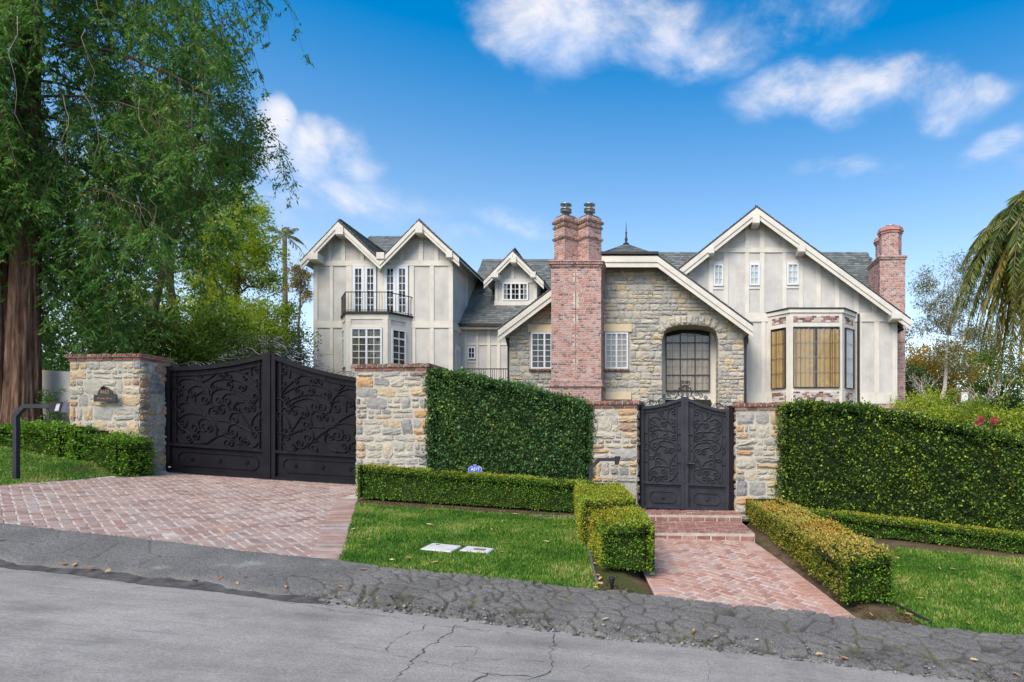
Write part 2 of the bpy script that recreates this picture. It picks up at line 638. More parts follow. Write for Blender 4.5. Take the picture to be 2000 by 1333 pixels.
PTH = [(0.0, (0.32, 0.165, 0.125)), (0.4, (0.385, 0.205, 0.16)), (0.7, (0.43, 0.255, 0.20)), (0.92, (0.45, 0.31, 0.25)), (1.0, (0.36, 0.28, 0.28))]
M['path_o'] = mat_pieces('path_brick', PTH, 'obj', (0.49, 0.40, 0.35), 0.5, 3.5, 45, 0.5, 0.75)
SLT = [(0.0, (0.085, 0.10, 0.10)), (0.4, (0.12, 0.137, 0.135)), (0.8, (0.155, 0.172, 0.168)), (1.0, (0.20, 0.208, 0.20))]
M['slate'] = mat_pieces('roof_slate', SLT, 'rnd', (0.17, 0.18, 0.16), 0.3, 1.5, 20, 0.5, 0.6)
M['slate_under'] = mat_plain('slate_bed', (0.05, 0.055, 0.055), 0.2, 4, 0.8)
M['soil'] = mat_plain('soil', (0.10, 0.072, 0.045), 0.4, 9, 0.98, 0.1, 0, 0.9, 25)
M['cream_wall'] = mat_plain('cream_wall', (0.56, 0.55, 0.52), 0.12, 2.2, 0.9, 0.2, 0, 0.2, 30)
weather(M['stucco'], (.30, .29, .27), .3)
weather(M['trim'], (.36, .335, .28), .3)
weather(M['cream_wall'], (.25, .24, .2), .6)
weather(M['iron'], (.028, .026, .030), .35, (3, 3, .6))
weather(M['iron_grey'], (.06, .058, .055), .4, (3, 3, .6))


# ------------------------------------------------------------------ ground, road, apron, paving
def inside(poly, x, y):
    r = False
    n = len(poly)
    j = n - 1
    for i in range(n):
        xi, yi = poly[i][0], poly[i][1]
        xj, yj = poly[j][0], poly[j][1]
        if (yi > y) != (yj > y) and x < (xj - xi) * (y - yi) / (yj - yi) + xi:
            r = not r
        j = i
    return r


def L1(px):
    return PV(px, 0, 6.8).xy


def xy(v):
    return (v[0], v[1])


# driveway outline on the ground (plan)
DRV = [xy(L1(-260)), xy(L1(-100)), xy(L1(0)), xy(L1(200)), xy(L1(430)), xy(L1(662)),
       xy(G(697, 976)), xy(PV(712, 0, 12.3)), xy(PV(735, 0, 13.2)), xy(PV(318, 0, 13.2)), xy(PV(274, 0, 12.35)),
       xy(G(225, 928)), xy(G(140, 937)), xy(G(0, 948)), xy(G(-140, 965))]
# path outline
PA, PB, PC, PD = Vector((-0.08, 6.807)), Vector((2.06, 6.615)), Vector((1.33, 9.75)), Vector((-0.62, 9.92))
PATH = [xy(PA), xy(PB), xy(PC), xy(PD)]


def zpath(X, Y):
    t = clampf((Y + 0.09 * X - 6.8) / 3.08, 0, 1)
    z1 = 0.165 - 0.0904 * X
    z2 = 0.45 - 0.02 * X
    return z1 + (z2 - z1) * t


STEPZONE = [xy(PD), xy(PC), (1.52, 12.9), (-0.75, 12.9)]


def zbase(X, Y):
    v = Y + SK * X
    z = ground(X, Y)
    if v < 6.78:
        return z - 0.12
    if inside(DRV, X, Y):
        return z - 0.05
    if inside([(-0.25, 6.5), (2.25, 6.4), (1.5, 9.9), (-.75, 10.05)], X, Y):
        return min(z, zpath(X, Y)) - 0.08
    if inside([(-0.75, 9.8), (1.5, 9.6), (1.6, 13.1), (-0.85, 13.1)], X, Y):
        return min(z, 0.4) - 0.05
    return z


def build_ground():
    xs = np.concatenate([[-600, -300, -150, -80, -50, -35, -26, -22], np.arange(-19, 13.01, 0.25), [15, 18, 22, 28, 40, 70, 150, 300, 600]])
    vsx = np.concatenate([[-500, -200, -80, -40, -20, -10, -5, 0, 3, 5, 6.0, 6.6, 6.79], np.arange(6.95, 13.6, 0.2), np.arange(14, 26, 1.0), [30, 40, 60, 100, 200, 400, 800]])
    V = []
    for v in vsx:
        for x in xs:
            Y = v - SK * x
            V.append((x, Y, zbase(x, Y)))
    nx = len(xs)
    Fc = [(j * nx + i, j * nx + i + 1, (j + 1) * nx + i + 1, (j + 1) * nx + i) for j in range(len(vsx) - 1) for i in range(nx - 1)]
    m, t, b = mat_base('ground_soil', 0.98, 0.1)
    vv = coords(t)
    c1 = ramp_n(t, noise_n(t, vv, 5, 6, .65), [(0.3, (0.075, 0.055, 0.035)), (0.55, (0.13, 0.095, 0.06)), (0.75, (0.17, 0.13, 0.08))])
    c2 = mix_n(t, ramp_n(t, noise_n(t, vv, 0.9, 3), [(0.5, (0, 0, 0)), (0.62, (1, 1, 1))]), c1, (0.07, 0.09, 0.03))
    t.links.new(c2, b.inputs['Base Color'])
    bump_n(t, b, noise_n(t, vv, 30, 6, .7), 0.9, 0.03)
    put('ground', mesh_from('ground', V, np.array(Fc), True), m, kind='structure')


build_ground()


def build_road():
    xs = np.concatenate([[-200, -100, -60, -40, -30, -24, -19], np.arange(-16, 10, .5), [12, 16, 20, 30, 45, 70, 120, 200]])
    vsx = [-3.5, -2, -1, 0, 1, 2, 3, 4, 4.6, 5.2, 5.6, 5.95, 6.1]
    V = [(x, v - SK * x, ground(x, min(v, 5.9) - SK * x) - (0.0 if v <= 5.95 else 0.03)) for v in vsx for x in xs]
    nx = len(xs)
    Fc = [(j * nx + i, j * nx + i + 1, (j + 1) * nx + i + 1, (j + 1) * nx + i) for j in range(len(vsx) - 1) for i in range(nx - 1)]
    m, t, b = mat_base('road_asphalt', 0.88, 0.25)
    v = coords(t, (0.35, 2.2, 1))
    v2 = coords(t)
    st = ramp_n(t, noise_n(t, v, 1.6, 7, .62), [(0.3, (0.265, 0.246, 0.224)), (0.5, (0.315, 0.295, 0.27)), (0.72, (0.375, 0.354, 0.327))])
    bl = ramp_n(t, noise_n(t, v2, 1.3, 9, .68), [(0.28, (0.64,) * 3), (0.5, (0.98,) * 3), (0.72, (1.18,) * 3)])
    c = mix_n(t, 1.0, st, bl, 'MULTIPLY')
    sp = ramp_n(t, noise_n(t, v2, 48, 6, .85), [(0.3, (0.5,) * 3), (0.7, (1.45,) * 3)])
    c = mix_n(t, 0.85, c, mix_n(t, 1.0, c, sp, 'MULTIPLY'))
    ds = t.nodes.new('ShaderNodeMapRange')
    ds.inputs['From Min'].default_value = 0.57
    ds.inputs['From Max'].default_value = 0.75
    t.links.new(noise_n(t, v, 3.1, 5, .7), ds.inputs['Value'])
    c = mix_n(t, ds.outputs[0], c, (0.20, 0.195, 0.19))
    t.links.new(c, b.inputs['Base Color'])
    bump_n(t, b, noise_n(t, v2, 80, 5, .75), 0.8, 0.01)
    road = put('road', mesh_from('road', V, np.array(Fc), True), m, kind='structure')
    # dirt-filled cracks in the asphalt
    md = mat_plain('crack_dirt', (0.10, 0.092, 0.078), 0.4, 30, 0.98, 0.1, 0, 0.8, 90)
    rg = random.Random(11)

    def crack(pix, w):
        pts = [G(px, py) for px, py in pix]
        fine = []
        for a, b2 in zip(pts[:-1], pts[1:]):
            n = max(2, int((b2 - a).length / 0.05))
            for k in range(n):
                p = a.lerp(b2, k / n)
                fine.append(Vector((p.x + rg.gauss(0, .012), p.y + rg.gauss(0, .016), 0)))
        fine.append(pts[-1])
        V, Fq = [], []
        for i, p in enumerate(fine):
            d = fine[min(i + 1, len(fine) - 1)] - fine[max(i - 1, 0)]
            n = Vector((-d.y, d.x, 0)).normalized() * w * .42 * rg.choice((.2, .5, .8, 1, 1.6)) * rg.uniform(.6, 1.2) * (0.3 if i in (0, len(fine) - 1) else 1)
            for q in (p + n, p - n):
                V.append((q.x, q.y, ground(q.x, q.y) + 0.004))
        for i in range(len(fine) - 1):
            Fq.append((2 * i, 2 * i + 1, 2 * i + 3, 2 * i + 2))
        put('crack', mesh_from('crack', V, np.array(Fq)), md, road)
    crack([(770, 1333), (800, 1296), (825, 1275), (848, 1255), (880, 1235), (885, 1222), (915, 1227)], .013)
    crack([(755, 1273), (760, 1260), (778, 1246), (800, 1236), (823, 1232), (832, 1220)], .009)
    crack([(640, 1255), (700, 1266), (760, 1277), (810, 1290), (880, 1303), (950, 1317), (1010, 1322)], .005)
    crack([(912, 1333), (940, 1322), (952, 1316), (1040, 1323)], .010)
    crack([(1082, 1235), (1083, 1250), (1078, 1268), (1075, 1285), (1079, 1305), (1070, 1318), (1045, 1326), (1010, 1329)], .010)
    crack([(880, 1263), (930, 1266), (925, 1284), (880, 1303)], .005)
    crack([(925, 1286), (1000, 1291), (1075, 1292)], .005)
    crack([(1083, 1262), (1120, 1270), (1130, 1278), (1200, 1277), (1215, 1268)], .004)
    crack([(1160, 1277), (1155, 1295), (1142, 1312), (1195, 1322)], .005)
    crack([(1078, 1308), (1140, 1313), (1200, 1320)], .004)
    crack([(640, 1192), (700, 1200), (770, 1207), (840, 1222), (920, 1229), (1000, 1237)], .006)
    crack([(1380, 1290), (1390, 1310), (1380, 1330)], .004)
    crack([(560, 1178), (620, 1188), (650, 1193)], .008)
    crack([(300, 1230), (340, 1236), (420, 1245)], .003)


build_road()


def build_apron():
    rng = np.random.default_rng(4)
    # cell seeds in (X, v) stretched so that cells run along the street
    pts = []
    SV = 1.55
    def fill(x0, x1, d):
        n = int((x1 - x0) * 1.3 * SV / (d * d))
        pts.extend(zip(rng.uniform(x0, x1, n), rng.uniform(5.6 * SV, 6.95 * SV, n)))
    fill(-13, -3.4, 0.5)
    fill(-3.4, -1.2, 0.17)
    fill(-1.2, 7.5, 0.23)
    pts = np.array(pts)
    hgt = rng.normal(0, 1, len(pts))
    tilt = rng.normal(0, 1, (len(pts), 2))
    xs = np.arange(-12.0, 7.0, 0.016)
    ts = np.linspace(0, 1, 72)
    V = np.zeros((len(ts), len(xs), 3))
    R = np.zeros((len(ts), len(xs)))
    wob = 0.035 * np.sin(xs * 2.1) + 0.025 * np.sin(xs * 5.3 + 1) + 0.015 * np.sin(xs * 13.7) + np.interp(xs, xs[::6], rng.normal(0, 0.012, len(xs[::6])))
    wob2 = 0.012 * np.sin(xs * 3.3 + 2) + np.interp(xs, xs[::9], rng.normal(0, 0.008, len(xs[::9])))
    for i, x in enumerate(xs):
        left = clampf((-3.0 - x) / 0.8, 0, 1)
        v0 = 5.86 + wob[i] + 0.06 * left
        v1 = 6.83 + wob2[i]
        v = v0 + (v1 - v0) * ts
        near = np.abs(pts[:, 0] - x) < (1.6 if x < -3 else 0.7)
        pp = pts[near]
        hh, tt = hgt[near], tilt[near]
        dx = (pp[:, 0] - x)[None, :]
        dv = pp[:, 1][None, :] - (v * SV)[:, None]
        d = np.sqrt(dx * dx + dv * dv)
        idx = np.argsort(d, axis=1)[:, :2]
        r = np.arange(len(v))
        d1, d2 = d[r, idx[:, 0]], d[r, idx[:, 1]]
        e = d2 - d1
        rough = 1 - left
        cw = 0.024 + 0.010 * rough * (0.3 + 0.9 * (v < 6.3))
        cr = np.clip(1 - e / cw, 0, 1)
        if left > 0.5:
            keep = (np.sin(x * 1.7) + np.sin(v * 4 + x) > 0.2)
            cr = cr * keep * 0.9
        ce = idx[:, 0]
        zb = np.array([ground(x, vv - SK * x) for vv in v])
        edge = np.clip((v - v0) / 0.10, 0, 1)
        z = zb + 0.02 + 0.035 * edge ** .6 - 0.055 * (1 - np.clip((v - v0) / 0.03, 0, 1))
        z += (0.0045 * rough + 0.001) * hh[ce] + (0.022 * rough) * (tt[ce, 0] * (-dx[0][ce]) * .5 + tt[ce, 1] * (dv[r, ce]) * -.5)
        z -= cr * (0.014 + 0.016 * rough)
        z += rng.normal(0, 0.0032 + 0.0014 * rough, len(v))
        low = np.clip((6.25 - v) / 0.25, 0, 1) * rough
        z += low * rng.normal(0, 0.007, len(v)) - low * 0.018
        V[:, i, 0] = x
        V[:, i, 1] = v - SK * x
        V[:, i, 2] = z
        R[:, i] = np.clip(cr * (.75 + .25 * rough), 0, 1)
    nx = len(xs)
    a = np.arange(nx - 1)[None, :] + nx * np.arange(len(ts) - 1)[:, None]
    Fc = np.stack([a, a + 1, a + nx + 1, a + nx], -1).reshape(-1, 4)
    me = mesh_from('asphalt_apron', V.reshape(-1, 3), Fc, True)
    at = me.attributes.new('crack', 'FLOAT', 'POINT')
    at.data.foreach_set('value', R.ravel().astype(np.float32))
    m, t, b = mat_base('apron_asphalt', 0.9, 0.3)
    v = coords(t)
    agg = ramp_n(t, noise_n(t, v, 110, 4, .75), [(0.3, (0.06, 0.059, 0.058)), (0.5, (0.135, 0.132, 0.128)), (0.68, (0.26, 0.252, 0.24))])
    big = ramp_n(t, noise_n(t, v, 1.7, 5), [(0.35, (0.8,) * 3), (0.65, (1.15,) * 3)])
    c = mix_n(t, 1.0, agg, big, 'MULTIPLY')
    at2 = t.nodes.new('ShaderNodeAttribute')
    at2.attribute_name = 'crack'
    moss = ramp_n(t, noise_n(t, v, 2.3, 4), [(0.45, (0.05, 0.045, 0.038)), (0.6, (0.09, 0.10, 0.035))])
    c = mix_n(t, math_n(t, 'MULTIPLY', at2.outputs['Fac'], 0.92), c, moss)
    pale = t.nodes.new('ShaderNodeMapRange')
    pale.inputs['From Min'].default_value = 0.66
    pale.inputs['From Max'].default_value = 0.74
    pale.inputs['To Max'].default_value = 0.55
    t.links.new(noise_n(t, v, 1.15, 6, .55), pale.inputs['Value'])
    c = mix_n(t, pale.outputs[0], c, (0.36, 0.38, 0.35))
    t.links.new(c, b.inputs['Base Color'])
    bump_n(t, b, noise_n(t, v, 70, 5, .75), 0.8, 0.012)
    put('asphalt_apron', me, m, kind='structure')
    # dark asphalt strip at the driveway apron's foot, lip shadow included in its colour
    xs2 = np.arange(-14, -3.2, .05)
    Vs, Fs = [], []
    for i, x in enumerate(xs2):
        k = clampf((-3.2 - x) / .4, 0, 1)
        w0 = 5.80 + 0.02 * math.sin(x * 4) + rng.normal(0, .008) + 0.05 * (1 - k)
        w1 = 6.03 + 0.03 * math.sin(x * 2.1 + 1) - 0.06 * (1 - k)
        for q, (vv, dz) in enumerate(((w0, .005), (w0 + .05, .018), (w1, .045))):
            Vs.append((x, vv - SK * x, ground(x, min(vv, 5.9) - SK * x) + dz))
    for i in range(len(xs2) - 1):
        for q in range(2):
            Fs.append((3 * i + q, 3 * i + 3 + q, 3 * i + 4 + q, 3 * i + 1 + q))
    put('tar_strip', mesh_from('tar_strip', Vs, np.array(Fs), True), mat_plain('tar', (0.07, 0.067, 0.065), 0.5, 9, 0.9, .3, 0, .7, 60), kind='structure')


build_apron()


def polysheet(name, poly, step, zf, mat, **kw):
    bm = bmesh.new()
    vs_ = [bm.verts.new((p[0], p[1], 0)) for p in poly]
    bm.faces.new(vs_)
    x0, x1 = min(p[0] for p in poly), max(p[0] for p in poly)
    y0, y1 = min(p[1] for p in poly), max(p[1] for p in poly)
    for ax, a, b in ((0, x0, x1), (1, y0, y1)):
        n = int((b - a) / step)
        for i in range(1, n + 1):
            co = [0, 0, 0]
            no = [0, 0, 0]
            co[ax] = a + (b - a) * i / (n + 1)
            no[ax] = 1
            bmesh.ops.bisect_plane(bm, geom=bm.verts[:] + bm.edges[:] + bm.faces[:], plane_co=co, plane_no=no)
    bmesh.ops.recalc_face_normals(bm, faces=bm.faces[:])
    for f in bm.faces:
        f.normal_update()
    if sum(f.normal.z for f in bm.faces) < 0:
        bmesh.ops.reverse_faces(bm, faces=bm.faces[:])
    for v in bm.verts:
        v.co.z = zf(v.co.x, v.co.y)
    me = bpy.data.meshes.new(name)
    bm.to_mesh(me)
    bm.free()
    me.polygons.foreach_set('use_smooth', np.ones(len(me.polygons), dtype=bool))
    return put(name, me, mat, **kw)


def brick_mesh(name, seed, worn=0.07):
    """unit brick, base at z=-1, top at z=0, edges worn"""
    r = random.Random(seed)
    c = worn
    top = [(-.5 + c, -.5 + c), (.5 - c, -.5 + c), (.5 - c, .5 - c), (-.5 + c, .5 - c)]
    low = [(-.5, -.5), (.5, -.5), (.5, .5), (-.5, .5)]
    j = lambda s: r.uniform(-s, s)
    V = [(x + j(.025), y + j(.04), 0 + j(.04)) for x, y in top]
    V += [(x + j(.015), y + j(.03), -.22) for x, y in low] + [(x, y, -1) for x, y in low]
    Fc = [(0, 1, 2, 3)]
    for i in range(4):
        k = (i + 1) % 4
        Fc += [(4 + i, 4 + k, k, i), (8 + i, 8 + k, 4 + k, 4 + i)]
    return V, Fc


BRV = [brick_mesh('b', s) for s in range(5)]


def lay(pieces, parent, nm, mats_o, mat_a, nmax=300, key=None):
    """pieces: list of (Matrix). largest nmax become objects, the rest one mesh of kind stuff"""
    if key:
        pieces = sorted(pieces, key=key)
    mes = []
    for i, (V, Fc) in enumerate(BRV):
        me = mesh_from(nm, V, Fc)
        me.materials.append(mats_o)
        mes.append(me)
    for i, Mx in enumerate(pieces[:nmax]):
        put(nm, mes[i % len(mes)], None, parent, Mx)
    rest = pieces[nmax:]
    if rest:
        mb = MB()
        for i, Mx in enumerate(rest):
            V, Fc = BRV[i % len(BRV)]
            mb.add([Mx @ Vector(v) for v in V], Fc)
        mb.build(nm + '_field', mat_a, parent, kind='stuff')


def surf_matrix(x, y, ang, L, W, T, zf, up=0.0):
    e = 0.05
    n = Vector((-(zf(x + e, y) - zf(x - e, y)) / (2 * e), -(zf(x, y + e) - zf(x, y - e)) / (2 * e), 1)).normalized()
    d = Vector((math.cos(ang), math.sin(ang), 0))
    d = (d - n * d.dot(n)).normalized()
    w = n.cross(d)
    R = Matrix((d, w, n)).transposed().to_4x4()
    return Matrix.Translation((x, y, zf(x, y) + up)) @ R @ Matrix.Diagonal((L, W, T, 1))


def herring(poly, ang, W, joint, zf, up, rng, margin=0.0, org=(0, 0)):
    """herringbone of 2W x W bricks whose centres lie in poly"""
    out = []
    c, s = math.cos(ang), math.sin(ang)
    xs = [(p[0] - org[0]) * c + (p[1] - org[1]) * s for p in poly]
    ys = [-(p[0] - org[0]) * s + (p[1] - org[1]) * c for p in poly]
    i0, i1 = int(min(xs) / W) - 2, int(max(xs) / W) + 2
    j0, j1 = int(min(ys) / W) - 2, int(max(ys) / W) + 2
    for i in range(i0, i1):
        for j in range(j0, j1):
            h = (i - j) % 4
            if h == 0:
                lx, ly, a = (i + 1) * W, (j + .5) * W, ang
            elif h == 2:
                lx, ly, a = (i + .5) * W, j * W, ang + math.pi / 2
            else:
                continue
            x, y = org[0] + lx * c - ly * s, org[1] + lx * s + ly * c
            if not inside(poly, x, y):
                continue
            da = rng.gauss(0, .012)
            out.append(surf_matrix(x + rng.gauss(0, .003), y + rng.gauss(0, .003), a + da, (2 * W - joint) * rng.uniform(.95, 1.0), (W - joint) * rng.uniform(.93, 1.02), .05, zf, up + rng.gauss(0, .0025)))
    return out


def course(p, q, inward, L, W, zf, up, rng, joint=.014):
    """a row of bricks side by side along p->q; each brick is L long towards `inward`, W along the line"""
    p, q = Vector(p), Vector(q)
    d = q - p
    n = max(1, round(d.length / W))
    w = d.length / n
    inward = Vector(inward).normalized()
    out = []
    for i in range(n):
        c = p + d * ((i + .5) / n) + inward * (L / 2)
        out.append(surf_matrix(c.x, c.y, math.atan2(inward.y, inward.x) + rng.gauss(0, .012), (L - joint) * rng.uniform(.97, 1), (w - joint) * rng.uniform(.93, 1.02), .05, zf, up + rng.gauss(0, .002)))
    return out


def shrink(poly, d):
    cx = sum(p[0] for p in poly) / len(poly)
    cy = sum(p[1] for p in poly) / len(poly)
    out = []
    for x, y in poly:
        l = math.hypot(x - cx, y - cy)
        out.append((x + (cx - x) * d / l, y + (cy - y) * d / l))
    return out


def build_paving():
    rng = random.Random(21)
    gz = lambda x, y: ground(x, y) + 0.006
    drive = polysheet('driveway', DRV, 0.45, gz, M['paver_joint'], kind='structure')
    pcs = []
    rr, rl = Vector(DRV[5]), Vector(DRV[6])
    rin = Vector((-(rl - rr).y, (rl - rr).x)).normalized()
    pcs += course(rr - rin * .035, rl - rin * .035, rin, .375, .115, gz, .014, rng)                      # soldier border beside the lawn
    rr2 = rr + rin * .34
    rl2 = rl + rin * .34
    # slanted edge bricks along the street
    for a, b in zip(DRV[:5], DRV[1:6]):
        a, b = Vector(a), Vector(b)
        if (b - Vector(DRV[5])).length < .01:
            b = b + rin * .34 + Vector((-.03, 0))
        pcs += course(a + Vector((0, .03)), b + Vector((0, .03)), (0.75, 0.55), .24, .115, gz, .012, rng)
    field = [(x, y + .13) for x, y in DRV[:5]] + [(rr2.x + .08, rr2.y + .13), (rl2.x + .08, rl2.y)] + [(DRV[7][0] + .1, DRV[7][1])] + DRV[8:]
    pcs += herring(field, math.radians(47), .120, .011, gz, .008, rng, org=(-6, 9))
    pcs = [m for m in pcs if inside(DRV, m.translation.x, m.translation.y) or m.translation.y < 8]
    vis = [m for m in pcs if -0.15 < 0.5 + (m.translation.x / m.translation.y * F + CX - 1000) / 2000]
    lay(vis, drive, 'brick', M['paver_o'], M['paver_a'], 300, key=lambda m: m.translation.y)
    # front path
    path = polysheet('brick_path', PATH, 0.3, zpath, M['paver_joint'], kind='structure')
    pz = lambda x, y: zpath(x, y)
    pcs = []
    up = .012
    e0 = (PD - PA).normalized()
    lin = Vector((e0.y, -e0.x))
    pcs += course(PA + e0 * .16, PD, lin, .22, .105, pz, up, rng)
    e1 = (PC - PB).normalized()
    rin = Vector((-e1.y, e1.x))
    pcs += course(PB + e1 * .02, PC, rin, .24, .105, pz, up, rng)
    s0 = PA + (PB - PA) * .03 + Vector((0, .05))
    s1 = PA + (PB - PA) * .90 + Vector((0, .05))
    pcs += course(s0, s1, (-.2, 1), .15, .118, pz, up, rng)
    f = [PA + lin * .16 + Vector((0, .16)), PB + rin * .18 + Vector((0.03, .15)), PC + rin * .18 + Vector((0, .03)), PD + lin * .16 + Vector((0, .03))]
    pcs += herring([xy(p) for p in f], math.radians(53), .106, .010, pz, up - .004, rng, org=(0.7, 8))
    lay(pcs, path, 'brick', M['path_o'], M['path_o'], 1000)
    # pale mortar lip along the street
    mb = MB()
    d = (PB - PA)
    n = 30
    Vv, Fq = [], []
    for i in range(n + 1):
        p = PA + d * (i / n)
        w = .03 + .055 * math.sin(math.pi * min(1, i / n + .15)) + rng.uniform(-.012, .012)
        for k, (o, dz) in enumerate(((.06, .014), (-w, .012), (-w - .03, -.08))):
            Vv.append((p.x, p.y + o, zpath(p.x, max(p.y, 6.8 - .09 * p.x)) + dz))
    for i in range(n):
        for k in range(2):
            Fq.append((3 * i + k, 3 * i + 1 + k, 3 * i + 4 + k, 3 * i + 3 + k))
    put('mortar_lip', mesh_from('mortar_lip', Vv, np.array(Fq), True), M['mortar_light'], path)


build_paving()


def build_steps():
    rng = random.Random(8)
    st = thing('front_steps', 'red brick landing and step rising to the pedestrian gate', 'steps', (0.4, 10, .4))
    # landing: front edge PC-PD at z .55, second riser at Y~11.5, top z .67
    mb = MB()
    zl, zt = .535, .655
    fl, fr = Vector((PD.x - .02, PD.y - .0)), Vector((PC.x + .03, PC.y))
    bl, br = Vector((-.62, 11.62)), Vector((1.36, 11.44))
    el, er = Vector((-.62, 13.3)), Vector((1.42, 13.1))
    mb.prism([(*fl, .2), (*fr, .2), (*br, .2), (*bl, .2)], (0, 0, zl - .2))
    mb.prism([(*bl, .2), (*br, .2), (*er, .2), (*el, .2)], (0, 0, zt - .2))
    mb.build('mortar_core', M['mortar'], st)
    pcs = []
    zc = lambda z: (lambda x, y: z)
    pcs += course(fl, fr, (0, 1), .23, .108, zc(zl), .014, rng, .012)        # nosing headers
    pcs += course(bl, br, (0, 1), .23, .108, zc(zt), .014, rng, .012)
    pcs += course(fr + Vector((0, .24)), br + Vector((0, -.01)), (-1, 0), .23, .108, zc(zl), .012, rng, .012)
    # landing field: long bricks in running bond
    y = .25
    row = 0
    while y < 1.66:
        x = .02 + (row % 2) * .11
        while x < 1.72:
            p = fl + (fr - fl) * (x / 1.95) + Vector((0, y))
            if p.y < bl.y - .05:
                pcs.append(surf_matrix(p.x + .11, p.y + .05, math.atan2((fr - fl).y, (fr - fl).x), .208, .092, .05, zc(zl), .012 + rng.gauss(0, .0015)))
            x += .222
        y += .105
        row += 1
    y = .25
    while y < 1.35:
        x = .02 + (row % 2) * .11
        while x < 1.8:
            p = bl + (br - bl) * (x / 1.98) + Vector((0, y))
            pcs.append(surf_matrix(p.x + .11, p.y + .05, math.atan2((br - bl).y, (br - bl).x), .208, .092, .05, zc(zt), .012 + rng.gauss(0, .0015)))
            x += .222
        y += .105
        row += 1
    # riser bricks (on edge below the nosing)
    for a, b, z0, h in ((fl, fr, .42, .075), (bl, br, zl + .02, .06)):
        d = b - a
        n = 9
        ang = math.atan2(d.y, d.x)
        for i in range(n):
            c = a + d * ((i + .5) / n)
            Mx = Matrix.Translation((c.x, c.y - .012, z0 + h / 2)) @ Matrix.Rotation(ang, 4, 'Z') @ Matrix.Rotation(math.radians(90), 4, 'X') @ Matrix.Diagonal((d.length / n - .012, h, .08, 1))
            pcs.append(Mx)
    m2 = mat_pieces('step_brick', [(0, (.18, .075, .06)), (.5, (.25, .105, .085)), (.85, (.31, .15, .125)), (1, (.35, .23, .20))], 'obj', (.38, .30, .27), .45, 5, 45, .5, .7)
    lay(pcs, st, 'brick', m2, m2, 1000)


build_steps()


# ------------------------------------------------------------------ the house
HB = (-3.0, 30, 3.7)
house = thing('house', 'cream half-timbered house with stone gable, slate roofs and brick chimneys behind the gates', 'house', HB)


def fb(x0, y0, x1, y1, Y, proud, mat, name, parent=None, back=.03):
    """board given by its picture extents on the plane at depth Y, standing proud towards the street"""
    a, b = P(x0, y0, Y), P(x1, y1, Y)
    mb = MB()
    mb.box((a.x, Y - proud, a.z), (b.x, Y + back, b.z))
    return mb.build(name, mat, parent or house)


def prof(pts, Y):
    return [(P(px, py, Y).x, P(px, py, Y).z) for px, py in pts]


def poly_interp(pr, x):
    for (xa, za), (xb, zb) in zip(pr[:-1], pr[1:]):
        if xa <= x <= xb:
            return za + (zb - za) * (x - xa) / (xb - xa)
    return pr[0][1] if x < pr[0][0] else pr[-1][1]


def under(name, pr, x0, x1, z0, Y, mat, drop=.16, thick=.25, hole=None):
    """gable wall below roof profile pr between x0..x1"""
    xs = [x0] + [x for x, z in pr if x0 < x < x1] + [x1]
    mb = MB()
    top = [(x, Y, poly_interp(pr, x) - drop) for x in xs]
    mb.prism([(x0, Y, z0), (x1, Y, z0)] + top[::-1], (0, thick, 0))
    return mb.build(name, mat, house)


def roof(name, pr, Y0, Y1, drop=(.02, .12), soffit=True, part=None):
    """slate slab following profile pr, extruded along Y"""
    mb = MB()
    for (xa, za), (xb, zb) in zip(pr[:-1], pr[1:]):
        mb.prism([(xa, Y0, za), (xb, Y0, zb), (xb, Y0, zb - .10), (xa, Y0, za - .10)], (0, Y1 - Y0, 0))
    r = mb.build(name, M['gutter'], house)
    if soffit:
        ms = MB()
        for (xa, za), (xb, zb) in zip(pr[:-1], pr[1:]):
            ms.prism([(xa, Y0 + .02, za - .104), (xb, Y0 + .02, zb - .104), (xb, Y0 + .02, zb - .16), (xa, Y0 + .02, za - .16)], (0, Y1 - Y0 - .1, 0))
        ms.build('soffit', M['trim'], r)
    return r


def barge(pr, Y0, parent, h1=.21, h2=.17):
    """two stepped barge boards on every slope of the profile"""
    for (xa, za), (xb, zb) in zip(pr[:-1], pr[1:]):
        for d0, d1, y in ((.085, .085 + h1, Y0 - .045), (.085 + h1 + .003, .085 + h1 + h2, Y0 - .005)):
            mb = MB()
            mb.prism([(xa, y, za - d0), (xb, y, zb - d0), (xb, y, zb - d1), (xa, y, za - d1)], (0, .05, 0))
            mb.build('barge_board', M['trim'], parent)


def shingles(name, O, u, w, wid, hgt, parent, sw=.27, sh=.19, clip=None, seed=0):
    """courses of slates on plane O + u*a + w*b (w up the slope)"""
    rg = random.Random(seed)
    O, u, w = Vector(O), Vector(u).normalized(), Vector(w).normalized()
    n = u.cross(w).normalized()
    if n.z < 0:
        n = -n
    mb = MB()
    rows = int(hgt / sh) + 1
    for r in range(rows):
        a = -(r % 2) * sw / 2 + rg.uniform(-.04, .04)
        while a < wid:
            s = sw * rg.uniform(.75, 1.2)
            a0, a1 = max(a, 0), min(a + s - .008, wid)
            b0, b1 = r * sh + rg.uniform(-.008, .008), r * sh + sh * 1.25
            c = ((a0 + a1) / 2, (b0 + b1) / 2)
            if a1 - a0 > .03 and (clip is None or clip(*c)):
                t0, t1 = .034 + rg.uniform(0, .008), .012
                p = [O + u * a0 + w * b0, O + u * a1 + w * b0, O + u * a1 + w * b1, O + u * a0 + w * b1]
                top = [p[0] + n * t0, p[1] + n * t0, p[2] + n * t1, p[3] + n * t1]
                mb.add(top + [p[0], p[1]], [(0, 1, 2, 3), (4, 5, 1, 0), (0, 3, 4), (1, 5, 2)])
            a += s
    return mb.build(name, M['slate'], parent, kind='stuff')


PANE = {}


